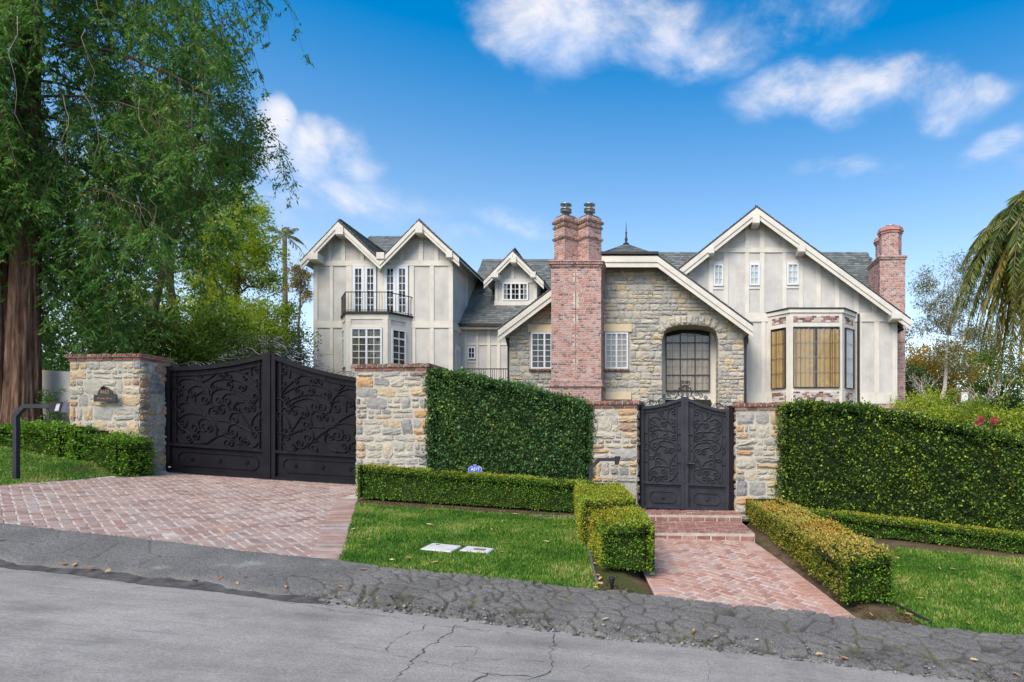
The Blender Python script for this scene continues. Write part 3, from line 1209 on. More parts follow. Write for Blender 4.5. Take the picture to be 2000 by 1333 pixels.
def unit_box(mat):
    k = mat.name
    if k not in PANE:
        mb = MB()
        mb.box((-.5, -.5, -.5), (.5, .5, .5))
        me = mesh_from('bar', mb.v, mb.f)
        me.materials.append(mat)
        PANE[k] = me
    return PANE[k]


def local_box(name, me, O, u, a0, a1, b0, b1, d0, d1, parent):
    n = Vector((u.y, -u.x, 0))
    c = O + u * ((a0 + a1) / 2) + Vector((0, 0, (b0 + b1) / 2)) + n * ((d0 + d1) / 2)
    R = Matrix((u, n, Vector((0, 0, 1)))).transposed().to_4x4()
    return put(name, me, None, parent, Matrix.Translation(c) @ R @ Matrix.Diagonal((abs(a1 - a0), abs(d1 - d0), abs(b1 - b0), 1)))


def window(O, u, w, h, cols, rows, fw=.06, mw=.022, frame='frame', bar=None, name='window', drape=None, splits=(), rowsplit=(), parent=None, thick=.088):
    """window standing on a wall: O bottom-left on the wall plane, u along it"""
    O, u = Vector(O), Vector(u).normalized()
    n = Vector((u.y, -u.x, 0))
    bar = bar or frame
    mb = MB()
    def ob(a0, a1, b0, b1, d0, d1):
        mb.obox(O + u * a0 + Vector((0, 0, b0)) + n * d0, u * (a1 - a0), Vector((0, 0, b1 - b0)), n * (d1 - d0))
    ob(0, w, 0, fw, .0, thick)
    ob(0, w, h - fw, h, .0, thick)
    ob(0, fw, fw, h - fw, 0, thick)
    ob(w - fw, w, fw, h - fw, 0, thick)
    for s in splits:
        ob(s - fw * .6, s + fw * .6, fw, h - fw, 0, thick - .012)
    for s in rowsplit:
        ob(fw, w - fw, s - fw * .5, s + fw * .5, 0, thick - .01)
    f = mb.build(name, M[frame], parent or house)
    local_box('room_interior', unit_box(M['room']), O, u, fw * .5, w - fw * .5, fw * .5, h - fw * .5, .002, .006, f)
    if drape:
        N = max(24, int(w / .02))
        V, Fc = [], []
        rg = random.Random(int(w * 1000))
        ph = 0
        for i in range(N + 1):
            ph += rg.uniform(.3, .85)
            a = fw * .6 + (w - fw * 1.2) * i / N
            d = .031 + .024 * math.sin(ph)
            gap = drape[1] and abs(a - w * .5) < drape[1]
            for zz in (fw * .6, h - fw * .6 - drape[2]):
                V.append(O + u * a + n * d + Vector((0, 0, zz)))
        for i in range(N):
            am = (i + .5) / N
            if drape[1] and abs((am - .5) * (w - fw * 1.2)) < drape[1]:
                continue
            if drape[0] == 'curtain' and rg.random() < .085:
                continue
            Fc.append((2 * i, 2 * i + 2, 2 * i + 3, 2 * i + 1))
        put('curtain', mesh_from('curtain', V, Fc, True), M[drape[0]], f)
    # cells
    es = sorted([fw] + [s for s in splits] + [w - fw])
    rs = sorted([fw] + [s for s in rowsplit] + [h - fw])
    gl = unit_box(M['glass'])
    bm_ = unit_box(M[bar])
    for ci in range(len(es) - 1):
        a0 = es[ci] + (fw * .6 if ci > 0 else 0)
        a1 = es[ci + 1] - (fw * .6 if ci < len(es) - 2 else 0)
        nc = cols[ci] if isinstance(cols, (list, tuple)) else cols
        for ri in range(len(rs) - 1):
            b0 = rs[ri] + (fw * .5 if ri > 0 else 0)
            b1 = rs[ri + 1] - (fw * .5 if ri < len(rs) - 2 else 0)
            nr = rows[ri] if isinstance(rows, (list, tuple)) else rows
            for i in range(nc):
                for j in range(nr):
                    local_box('pane', gl, O, u, a0 + (a1 - a0) * i / nc, a0 + (a1 - a0) * (i + 1) / nc, b0 + (b1 - b0) * j / nr, b0 + (b1 - b0) * (j + 1) / nr, .060, .063, f)
            for i in range(1, nc):
                c = a0 + (a1 - a0) * i / nc
                local_box('muntin', bm_, O, u, c - mw / 2, c + mw / 2, b0, b1, .056, .076, f)
            for j in range(1, nr):
                c = b0 + (b1 - b0) * j / nr
                local_box('muntin', bm_, O, u, a0, a1, c - mw / 2, c + mw / 2, .057, .073, f)
    return f


UX = Vector((1, 0, 0))


def wpx(x0, y0, x1, y1, Y, *a, **k):
    p0, p1 = P(x0, y1, Y), P(x1, y0, Y)
    return window((p0.x, Y, p0.z), UX, p1.x - p0.x, p1.z - p0.z, *a, **k)


def corbel(x0, y0, x1, y1, Yf, Yb):
    a, b = P(x0, y0, Yf), P(x1, y1, Yf)
    mb = MB()
    mb.prism([(a.x, Yf, a.z), (a.x, Yf, b.z + .06), (a.x, Yf + .06, b.z), (a.x, Yb, b.z), (a.x, Yb, a.z)], (b.x - a.x, 0, 0))
    mb.build('bracket', M['trim'], house)


# ---------- left wing
YL, YLR = 31.0, 30.45
prL = prof([(588, 508), (661, 431), (742, 507), (818, 429), (897, 502)], YLR)
xl, xr = P(615, 0, YL).x, P(881, 0, YL).x
under('wall', prL, xl, xr, 3.4, YL, M['stucco'])
rL = roof('roof', prL, YLR, 39.0)
barge(prL, YLR, rL)
zside = poly_interp(prL, xr) - .2
mb = MB()
mb.box((xr - .25, YL + .25, 3.4), (xr, 39, zside))
mb.build('side_wall', M['stucco'], house)
mb = MB()
mb.box((xl, YL + .25, 3.4), (xl + .25, 39, zside))
mb.build('side_wall', M['stucco'], house)
for i, (sl, q) in enumerate((((0, 1), 0), ((1, 2), 1), ((2, 3), 2), ((3, 4), 3))):
    (xa, za), (xb, zb) = prL[sl[0]], prL[sl[1]]
    lo, hi = ((xa, za), (xb, zb)) if za < zb else ((xb, zb), (xa, za))
    w = Vector((hi[0] - lo[0], 0, hi[1] - lo[1]))
    O = Vector((lo[0], YLR, lo[1]))
    shingles('slates', O, (0, 1, 0), w, 8.5, w.length, rL, seed=i)
for b in ((602, 494, 620, 509), (655, 443, 670, 460), (735, 493, 750, 508), (811, 439, 825, 457), (871, 490, 883, 505)):
    corbel(*b, YLR - .1, YL)
for x0, x1, y0 in ((641, 648, 473), (668, 675, 458), (705, 712, 490), (781, 788, 474), (818, 827, 456), (849, 857, 478)):
    fb(x0, y0, x1, 510, YL, .04, M['trim'], 'timber')
fb(613, 510, 884, 520, YL, .05, M['trim'], 'timber')
for x0, x1 in ((613, 621), (645, 651), (677, 688), (738, 751), (800, 809), (840, 848), (877, 885)):
    fb(x0, 520.3, x1, 628, YL, .04, M['trim'], 'timber')
fb(613, 628.3, 669, 641, YL, .05, M['trim'], 'timber')
fb(805, 628.3, 885, 641, YL, .05, M['trim'], 'timber')
for x0, x1 in ((613, 621), (645, 651), (806, 812), (840, 848), (877, 885)):
    fb(x0, 641.3, x1, 812, YL, .04, M['trim'], 'timber')
# boards on the return wall
for y0, y1, z0, z1 in ((31.0, 31.25, 3.6, 11.0), (33.3, 33.55, 8, 11.2)):
    mb = MB()
    mb.box((xr - .02, y0, z0), (xr + .035, y1, min(z1, zside)))
    mb.build('timber', M['trim'], house)
mb = MB()
mb.box((xr - .02, 31.25, zside - .28), (xr + .04, 39, zside - .02))
mb.build('timber', M['trim'], house)
mb = MB()
mb.box((xr - .02, 31.25, zat(641, 31)), (xr + .04, 32.6, zat(628, 31)))
mb.build('timber', M['trim'], house)
# door on the return wall
zd = zat(673, 31.6)
mb = MB()
mb.box((xr - .02, 31.55, 3.6), (xr + .03, 32.35, zd))
dr = mb.build('side_door', M['frame'], house)
mb = MB()
mb.box((xr + .031, 31.7, 4.6), (xr + .04, 32.2, zd - .25))
mb.build('pane', M['glass'], dr)
# French doors
for x0, x1, c in ((690, 736, 713), (752, 798, 775)):
    a, b = P(x0, 616, YL), P(x1, 521, YL)
    wd = b.x - a.x
    window((a.x, YL, a.z), UX, wd / 2 - .01, b.z - a.z, 2, 6, fw=.13, mw=.03, name='french_door', thick=.092)
    window((a.x + wd / 2 + .01, YL, a.z), UX, wd / 2 - .01, b.z - a.z, 2, 6, fw=.13, mw=.03, name='french_door', thick=.092)
    mb = MB()
    mb.box((a.x - .03, YL - .1, b.z), (b.x + .03, YL, b.z + .05))
    mb.build('door_head', M['frame'], house)
mb = MB()
p = P(743.5, 530, YL)
mb.tube([(p.x, YL - .04, p.z), (p.x, YL - .16, p.z)], [.06, .045], 10)
mb.build('wall_lamp', M['frame'], house)
# bay with balcony
BY = 30.0
bl_, fl_, fr_, br_ = P(669.6, 0, YL).xy, P(677, 0, BY).xy, P(757, 0, BY).xy, P(804.5, 0, YL).xy
ztop = zat(613, BY)
plan = [bl_, fl_, fr_, br_]


def bay_body(plan, z0, z1, mat, name, grow=0.0):
    c = sum((Vector(p) for p in plan), Vector((0, 0))) / 4
    pl = []
    for i, p in enumerate(plan):
        d = Vector((0, 0)) if grow == 0 else Vector((math.copysign(grow, p.x - c.x), -grow if i in (1, 2) else 0))
        pl.append(p + d)
    mb = MB()
    mb.prism([(q.x, q.y, z0) for q in pl], (0, 0, z1 - z0))
    return mb.build(name, mat, house)


bay_body(plan, 3.4, ztop - .02, M['stucco'], 'bay')
bay_body(plan, zat(624, BY), ztop, M['trim'], 'bay_frieze', .03)
bay_body(plan, ztop + .003, ztop + .09, M['gutter'], 'balcony_slab', .12)
bay_body(plan, zat(640, BY), zat(634.5, BY), M['trim'], 'bay_band', .025)


def facet_board(p, q, t0, t1, z0, z1, proud, mat, name='timber'):
    p, q = Vector(p), Vector(q)
    d = q - p
    u = Vector((d.x, d.y, 0)).normalized()
    n = Vector((u.y, -u.x, 0))
    mb = MB()
    O = Vector((p.x + d.x * t0, p.y + d.y * t0, z0)) - n * .02
    mb.obox(O, u * d.length * (t1 - t0), Vector((0, 0, z1 - z0)), n * (proud + .02))
    return mb.build(name, mat, house)


zb0, zb1 = 3.5, zat(634, BY)
for (p, q), sp in (((fl_, fr_), ((-.01, .11), (.89, 1.01))), ((bl_, fl_), ((-.0, .14), (.86, 1.0))), ((fr_, br_), ((0, .12), (.74, 1.0)))):
    for t0, t1 in sp:
        facet_board(p, q, t0, t1, zb0, zat(624, BY) - .003, .035, M['trim'])


def facet_window(p, q, t0, t1, z0, z1, *a, **k):
    p, q = Vector(p), Vector(q)
    d = q - p
    O = (p.x + d.x * t0, p.y + d.y * t0, z0)
    return window(O, Vector((d.x, d.y, 0)), d.length * (t1 - t0), z1 - z0, *a, **k)


zwin0, zwin1 = zat(716, BY), zat(641, BY)
w_ = (fr_ - fl_).length * .76
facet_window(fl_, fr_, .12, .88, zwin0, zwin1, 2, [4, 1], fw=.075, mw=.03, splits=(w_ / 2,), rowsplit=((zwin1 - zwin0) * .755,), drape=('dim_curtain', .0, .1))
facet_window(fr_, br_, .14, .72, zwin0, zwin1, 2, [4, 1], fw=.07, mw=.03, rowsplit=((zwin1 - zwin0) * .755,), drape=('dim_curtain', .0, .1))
facet_window(bl_, fl_, .16, .84, zwin0, zwin1, 2, [4, 1], fw=.07, mw=.03, rowsplit=((zwin1 - zwin0) * .755,))
# balcony railing
rail = [Vector((p.x + dx, p.y + dy)) for p, dx, dy in ((bl_, -.06, 0), (fl_, -.03, -.05), (fr_, .03, -.05), (br_, .06, 0))]
zr0, zr1 = ztop + .16, ztop + 1.0
for (p, q) in zip(rail[:-1], rail[1:]):
    for z, r in ((zr1, .022), (zr0, .015)):
        mb = MB()
        mb.tube([(p.x, p.y, z), (q.x, q.y, z)], r, 6)
        mb.build('handrail', M['iron'], house)
    n = max(5, int((q - p).length / .13))
    for i in range(n + 1):
        c = p + (q - p) * (i / n)
        mb = MB()
        mb.tube([(c.x, c.y, ztop + .09), (c.x, c.y, zr1)], .008 if i not in (0, n) else .014, 5)
        mb.build('baluster', M['iron'], house)

# ---------- cross roof behind the left wing
zr = zat(463, 38)
mb = MB()
xa, xb = P(700, 0, 38).x, P(790, 0, 38).x
xa = -15.6
mb.prism([(xa - 2, 33, zr - 4.6), (xa - 2, 38, zr), (xa - 2, 43, zr - 4.6)], (xb - xa + 2, 0, 0))
rb = mb.build('roof', M['slate_under'], house)
shingles('slates', (xa - 2, 33, zr - 4.6), (1, 0, 0), (0, 5, 4.6), xb - xa + 2, 6.79, rb, seed=7)

# ---------- link block
YK, YE = 32.6, 32.2
zE, zRg, YRg = zat(634, YE), zat(510, 37), 37.0
xk0, xk1 = xr - .2, P(1085, 0, YK).x
mb = MB()
mb.box((xk0, YK, 3.4), (xk1, YK + .25, zE + .3))
mb.build('wall', M['stucco'], house)
for x0, x1 in ((897, 903), (908, 912.5), (930, 935), (952, 958), (971, 977)):
    fb(x0, 640, x1, 812, YK, .04, M['trim'], 'timber')
fb(912.8, 671, 929.7, 675, YK, .035, M['trim'], 'timber')
for x0, x1 in ((935.3, 951.7), (958.3, 970.7), (977.3, 999)):
    fb(x0, 671, x1, 675, YK, .035, M['trim'], 'timber')
fb(912.8, 706, 929.7, 709, YK, .035, M['trim'], 'timber')
wpx(914, 678, 929.5, 702, YK, 2, 2, fw=.07, mw=.03)
O = Vector((xk0, YE, zE))
wv = Vector((0, YRg - YE, zRg - zE))
mb = MB()
mb.prism([(xk0, YE, zE), (xk0, YRg, zRg), (xk0, YRg + 4.5, zE), (xk0, YRg, zE - .2)], (8.2, 0, 0))
rk = mb.build('roof', M['slate_under'], house)
shingles('slates', O, UX, wv, 8.2, wv.length, rk, seed=3)
mb = MB()
mb.box((xk0, YE - .14, zE - .12), (P(1004, 0, YE).x, YE, zE + .03))
mb.build('gutter', M['gutter'], house)
mb = MB()
mb.box((xk0, YE - .03, zE - .22), (P(1004, 0, YE).x, YK, zE - .121))
mb.build('fascia', M['trim'], house)
# ridge capping
mb = MB()
for i in range(26):
    x = xk0 + i * .32
    mb.prism([(x, YRg - .14, zRg - .06), (x, YRg, zRg + .10), (x, YRg + .14, zRg - .06)], (.31, 0, 0))
mb.build('ridge_tiles', M['slate'], rk, kind='stuff')
# garden railing before the link block
yr = 29.0
ra, rb2 = P(893, 721, yr), P(996, 721, yr)
mb = MB()
mb.tube([ra, rb2], .025, 6)
mb.build('terrace_rail', M['iron'], house)
n = 24
for i in range(n + 1):
    c = ra.lerp(rb2, i / n)
    mb = MB()
    mb.tube([(c.x, c.y, 3.6), c], .011, 5)
    mb.build('baluster', M['iron'], house)

# ---------- dormer
YD, YDR = 33.5, 33.0
prD = prof([(945, 547), (1001.5, 489), (1062, 548)], YDR)
dx0, dx1 = P(967, 0, YD).x, P(1049, 0, YD).x
zd0 = zat(598, YD)
under('dormer_wall', prD, dx0, dx1, zd0, YD, M['stucco'], thick=3.0)
rD = roof('dormer_roof', prD, YDR, 37.4)
barge(prD, YDR, rD, .2, .17)
for (a, b), s in (((0, 1), 0), ((2, 1), 1)):
    lo, hi = prD[a], prD[b]
    w = Vector((hi[0] - lo[0], 0, hi[1] - lo[1]))
    shingles('slates', (lo[0], YDR, lo[1]), (0, 1, 0), w, 4.4, w.length, rD, seed=s + 11)
for b in ((961, 532, 973, 544), (997, 501, 1008, 515), (1036, 531, 1046, 544)):
    corbel(*b, YDR - .1, YD)
fb(998, 515, 1004, 545, YD, .035, M['trim'], 'timber')
fb(967, 545.3, 1049, 553, YD, .04, M['trim'], 'timber')
fb(967, 553.3, 972.5, 588, YD, .04, M['trim'], 'timber')
fb(1042, 553.3, 1049, 588, YD, .04, M['trim'], 'timber')
fb(966, 588.3, 1050, 598, YD, .06, M['trim'], 'timber')
fb(966, 598.3, 1050, 604, YD, .04, M['gutter'], 'flashing')
a, b = P(982, 588, YD), P(1032, 553.3, YD)
wd = b.x - a.x
window((a.x, YD, a.z), UX, wd, b.z - a.z, [2, 2, 2], 3, fw=.07, mw=.025, splits=(wd / 3, wd * 2 / 3), drape=('sheer', .42, .0))

# ---------- right half-timbered gable
YR, YRR = 28.5, 27.95
prR = prof([(1300, 545), (1478, 403), (1779, 622)], YRR)
rx0, rx1 = P(1325, 0, YR).x, P(1752, 0, YR).x
under('wall', prR, rx0, rx1, 3.4, YR, M['stucco'])
rR = roof('roof', prR, YRR, 35.0)
barge(prR, YRR, rR, .25, .19)
for (a, b), s in (((0, 1), 21), ((2, 1), 22)):
    lo, hi = prR[a], prR[b]
    w = Vector((hi[0] - lo[0], 0, hi[1] - lo[1]))
    shingles('slates', (lo[0], YRR, lo[1]), (0, 1, 0), w, 7.0, w.length, rR, seed=s)
mb = MB()
mb.box((rx1 - .25, YR + .25, 3.4), (rx1, 35, poly_interp(prR, rx1) - .2))
mb.build('side_wall', M['stucco'], house)
for b in ((1384, 483, 1395, 497), (1470, 417, 1484, 438), (1559, 479, 1573, 494), (1742, 611, 1762, 625)):
    corbel(*b, YRR - .1, YR)


def rz(px):
    """picture height just under the right gable's barge boards"""
    x = P(px, 0, YR).x
    return CY - (poly_interp(prR, x) - .17 - EYE) * F / YR


TB = M['trim']
for x0, x1 in ((1414, 1422), (1455, 1463), (1484, 1493), (1528, 1536)):
    fb(x0, max(rz(x0), rz(x1)), x1, 484.7, YR, .04, TB, 'timber')
fb(1384, 485, 1566, 494, YR, .05, TB, 'timber')
for x0, x1 in ((1345, 1353), (1384, 1393), (1413, 1422), (1455, 1463), (1484, 1493), (1528, 1536), (1560, 1568), (1594, 1603), (1630, 1639), (1668, 1677), (1703, 1713)):
    fb(x0, max(rz(x0), rz(x1), 494.3), x1, 611.7, YR, .04, TB, 'timber')
for x0, x1, dy in ((1393.3, 1412.7, 0), (1463.3, 1483.7, -1), (1536.3, 1559.7, -2)):
    fb(x0, 511 + dy, x1, 517 + dy, YR, .038, TB, 'timber')
    fb(x0, 560 + dy, x1, 566 + dy, YR, .038, TB, 'timber')
    wpx(x0 + .2, 517.3 + dy, x1 - .2, 559.7 + dy, YR, 2, 3, fw=.07, mw=.025, drape=('shade', 0, 0))
fb(1455, 612, 1752, 629, YR, .05, TB, 'timber')
for x0, x1 in ((1453, 1461), (1487, 1495), (1678, 1683), (1707, 1717), (1742, 1752)):
    fb(x0, 629.3, x1, 768.7, YR, .04, TB, 'timber')
fb(1455, 769, 1498, 789, YR, .05, TB, 'timber')
fb(1677, 769, 1752, 789, YR, .05, TB, 'timber')
# bay window
RBY = 27.6
rp = [P(1498, 0, YR).xy, P(1543, 0, RBY).xy, P(1645, 0, RBY).xy, P(1675, 0, YR).xy]
rp[3] = Vector((rp[2].x + (rp[1].x - rp[0].x), YR))
zt_ = zat(604, RBY)
plan = rp
bay_body(rp, 3.5, zt_ - .02, M['trim'], 'bay')
bay_body(rp, zt_ - .16, zt_, M['trim'], 'bay_cornice', .05)
bay_body(rp, zt_ + .003, zt_ + .05, M['gutter'], 'bay_roof', .09)
BRICKP = []
bayb_o = mat_pieces('bay_brick', [(0, (.07, .05, .06)), (.25, (.20, .10, .10)), (.45, (.33, .20, .19)), (.6, (.46, .42, .38)), (1, (.55, .52, .47))], 'obj', (.5, .45, .42), .2, 6, 40, .5, .85, 'LINEAR')


def brick_panel(p, q, t0, t1, z0, z1, parent_name, bl, bh, seed=0):
    rg = random.Random(seed)
    f = facet_board(p, q, t0, t1, z0, z1, .006, M['mortar_light'], parent_name)
    d = Vector(q) - Vector(p)
    u = Vector((d.x, d.y, 0)).normalized()
    n = Vector((u.y, -u.x, 0))
    W = d.length * (t1 - t0)
    O = Vector((p.x + d.x * t0, p.y + d.y * t0, z0)) + n * .006
    rows = max(1, round((z1 - z0) / bh))
    h = (z1 - z0) / rows
    R = Matrix((u, Vector((0, 0, 1)), n)).transposed().to_4x4()
    mes = [mesh_from('brick', *b) for b in BRV[:3]]
    for m_ in mes:
        m_.materials.append(bayb_o)
    for r in range(rows):
        a = -(r % 2) * bl / 2
        while a < W - .03:
            a0, a1 = max(a, 0), min(a + bl, W)
            if a1 - a0 > .04:
                c = O + u * ((a0 + a1) / 2) + Vector((0, 0, (r + .5) * h)) + n * .014
                put('brick', mes[rg.randrange(3)], None, f, Matrix.Translation(c) @ R @ Matrix.Diagonal((a1 - a0 - .012, h - .012, .02, 1)))
            a += bl


for k, (p, q, a0, a1) in enumerate(((rp[1], rp[2], .06, .94), (rp[0], rp[1], .22, .84), (rp[2], rp[3], .16, .78))):
    brick_panel(p, q, a0, a1, zat(630, RBY), zat(617, RBY), 'brick_panel', .2, .095, k)
    brick_panel(p, q, a0, a1, zat(788, RBY), zat(765, RBY), 'brick_panel', .2, .085, k + 5)
    facet_window(p, q, a0, a1, zat(757.5, RBY), zat(639, RBY), 1 if k else 3, 4, fw=.022, mw=.013, frame='darkframe', bar='steel', drape=(('curtain', .05, .08), ('curtain', 0, .08), ('shade', 0, .02))[k])  # right facet's pale blind stands in for a bright reflection on its glass
mb = MB()
x = rp[3].x + .05
mb.box((x, YR - .12, 3.5), (x + .09, YR - .03, zt_ - .02))
mb.build('downspout', M['gutter'], house)
# brick plinth of the right gable
plinth = MB()
plinth.box((P(1455, 0, YR).x, YR - .03, 3.3), (rx1 + .02, YR + .2, zat(789.3, YR)))
pl_ = plinth.build('plinth', M['mortar_light'], house)


def brick_face(O, u, W, H, parent, bl=.19, bh=.082, seed=0, proud=.012, nmax=300, mats=('brick_o', 'brick_a'), skip=None):
    """bricks in running bond on a vertical face"""
    rg = random.Random(seed)
    O, u = Vector(O), Vector(u).normalized()
    n = Vector((u.y, -u.x, 0))
    rows = max(1, round(H / bh))
    h = H / rows
    R = Matrix((u, Vector((0, 0, 1)), n)).transposed().to_4x4()
    out = []
    for r in range(rows):
        a = -(r % 2) * bl / 2
        while a < W - .02:
            s = bl * rg.uniform(.88, 1.1)
            a0, a1 = max(a, 0), min(a + s, W)
            if a1 - a0 > .03 and not (skip and skip((a0 + a1) / 2, (r + .5) * h)):
                c = O + u * ((a0 + a1) / 2) + Vector((0, 0, (r + .5) * h)) + n * (proud + rg.uniform(-.004, .004))
                out.append(Matrix.Translation(c) @ R @ Matrix.Diagonal((a1 - a0 - .018, h - .022, .03, 1)))
            a += s
    return out


pcs = brick_face((P(1677, 0, YR).x, YR - .03, 3.4), UX, rx1 - P(1677, 0, YR).x, zat(789.3, YR) - 3.4, pl_, seed=3)
lay(pcs, pl_, 'brick', M['brick_o'], M['brick_a'], 300)

# roof behind the right gable, hipped at its right end
YM = 34.0
zM = zat(494, YM)
X0m, X1m = -1.6, 10.75
mb = MB()
e0, e1 = (X0m - 2, 28.9, 7.4), (10.78, 28.9, 7.4)
r0, r1 = (X0m - 2, YM, zM), (X1m, YM, zM)
b0, b1 = (X0m - 2, 39, 7.4), (10.78, 39, 7.4)
mb.add([e0, e1, r0, r1, b0, b1], [(0, 1, 3, 2), (2, 3, 5, 4), (1, 5, 3), (0, 2, 4), (0, 4, 5, 1)])
rM = mb.build('roof', M['slate_under'], house)
wv = Vector((0, YM - 28.9, zM - 7.4))
hw = wv.length
shingles('slates', e0, UX, wv, 14.9 + X0m * 0, hw, rM, seed=31, clip=lambda a, b: a < 14.3)

# ---------- stone gable
YS, YSR = 27.0, 26.4
prS = prof([(973, 642), (1165, 497), (1284, 497), (1471, 634)], YSR)
sx0, sx1 = P(995, 0, YS).x, P(1453, 0, YS).x
# opening of the arched window
ax0, ax1 = P(1293, 0, YS).x, P(1403, 0, YS).x
zsp, zcr = zat(664, YS), zat(635, YS)
acx, arx = (ax0 + ax1) / 2, (ax1 - ax0) / 2


def arch_z(x, g=0.0):
    t = clampf(abs(x - acx) / (arx + g), 0, 1)
    return zsp + (zcr + g - zsp) * (1 - t ** 2.85) ** (1 / 2.85)


def topS(x):
    return poly_interp(prS, x) - .16


def stone_wall():
    mb = MB()
    Vv = lambda x, z: (x, YS, z)
    def col(x0, x1, b0, b1):
        mb.add([Vv(x0, b0), Vv(x1, b1), Vv(x1, topS(x1)), Vv(x0, topS(x0))], [(0, 1, 2, 3)])
    cuts = sorted(set([sx0, ax0, ax1, sx1] + [x for x, z in prS if sx0 < x < sx1]))
    for a, b in zip(cuts[:-1], cuts[1:]):
        if a >= ax0 - 1e-6 and b <= ax1 + 1e-6:
            continue
        col(a, b, 3.4, 3.4)
    N = 24
    for i in range(N):
        a, b = ax0 + (ax1 - ax0) * i / N, ax0 + (ax1 - ax0) * (i + 1) / N
        col(a, b, arch_z(a), arch_z(b))
        za, zb = arch_z(a), arch_z(b)
        mb.add([(a, YS, za), (b, YS, zb), (b, YS + 1.3, zb), (a, YS + 1.3, za)], [(0, 3, 2, 1)])
    for x in (ax0, ax1):
        mb.add([(x, YS, 3.4), (x, YS + 1.3, 3.4), (x, YS + 1.3, zsp), (x, YS, zsp)], [(0, 1, 2, 3)])
    for x in (sx0, sx1):
        mb.add([(x, YS, 3.4), (x, YS + 6, 3.4), (x, YS + 6, topS(x)), (x, YS, topS(x))], [(0, 1, 2, 3)])
    return mb.build('stone_wall', M['mortar'], house)


SW = stone_wall()


def stone_piece(seed, nu=5, nv=4, rough=.24, corner=.10):
    """rough-faced stone, unit size, back at y=0, face towards +z (unit depth)"""
    r = random.Random(seed)
    V, Fc = [], []
    for j in range(nv + 1):
        for i in range(nu + 1):
            x, y = i / nu - .5, j / nv - .5
            ex, ey = abs(x) * 2, abs(y) * 2
            k = (ex ** 6 * ey ** 6) * corner
            x, y = x * (1 - k), y * (1 - k)
            edge = i in (0, nu) or j in (0, nv)
            jx = r.uniform(-.04, .04)
            V.append((x + jx, y + r.uniform(-.05, .05), (.4 if edge else .8) + r.uniform(-rough, rough)))
    for j in range(nv):
        for i in range(nu):
            a = j * (nu + 1) + i
            Fc.append((a, a + 1, a + nu + 2, a + nu + 1))
    ring = [i for i in range(nu + 1)] + [j * (nu + 1) + nu for j in range(1, nv + 1)] + [nv * (nu + 1) + i for i in range(nu - 1, -1, -1)] + [j * (nu + 1) for j in range(nv - 1, 0, -1)]
    b = len(V)
    for k in ring:
        V.append((V[k][0] * 1.02, V[k][1] * 1.02, -.3))
    n = len(ring)
    for i in range(n):
        k = (i + 1) % n
        Fc.append((b + i, b + k, ring[k], ring[i]))
    return V, Fc


STV = [stone_piece(s) for s in range(12)]
RND = [stone_piece(100 + s, 5, 5, .2, .30) for s in range(8)]


def set_stones(pcs, parent, mo, ma, nmax=300, variants=STV, name='stone'):
    mes = []
    for V, Fc in variants:
        me = mesh_from(name, V, Fc, False)
        me.materials.append(mo)
        mes.append(me)
    for i, Mx in enumerate(pcs[:nmax]):
        put(name, mes[(i * 7) % len(mes)], None, parent, Mx)
    if len(pcs) > nmax:
        mb = MB()
        for i, Mx in enumerate(pcs[nmax:]):
            V, Fc = variants[(i * 5) % len(variants)]
            mb.add([Mx @ Vector(v) for v in V], Fc)
        mb.build(name + '_field', ma, parent, kind='stuff')


def face_M(O, u, a0, a1, b0, b1, depth, joint, rot=0):
    u = Vector(u).normalized()
    n = Vector((u.y, -u.x, 0))
    c = Vector(O) + u * ((a0 + a1) / 2) + Vector((0, 0, (b0 + b1) / 2))
    R = Matrix((u, Vector((0, 0, 1)), n)).transposed().to_4x4()
    return Matrix.Translation(c) @ R @ Matrix.Rotation(rot, 4, 'Z') @ Matrix.Diagonal((a1 - a0 - joint, b1 - b0 - joint, depth, 1))


def courses(W, H, rg, hmin, hmax, wmin, wmax, split=.25):
    """irregular coursed stones covering W x H -> list of rectangles"""
    out = []
    z = 0
    while z < H - .02:
        h = min(rg.uniform(hmin, hmax), H - z)
        if H - z - h < hmin * .6:
            h = H - z
        a = 0
        while a < W - .01:
            w = rg.uniform(wmin, wmax)
            if W - a - w < wmin * .7:
                w = W - a
            if h > hmin * 1.35 and rg.random() < split:
                k = rg.uniform(.38, .62)
                out.append((a, a + w, z, z + h * k))
                if w > wmin * 1.6 and rg.random() < .5:
                    q = rg.uniform(.35, .65)
                    out.append((a, a + w * q, z + h * k, z + h))
                    out.append((a + w * q, a + w, z + h * k, z + h))
                else:
                    out.append((a, a + w, z + h * k, z + h))
            else:
                out.append((a, a + w, z, z + h))
            a += w
        z += h
    return out


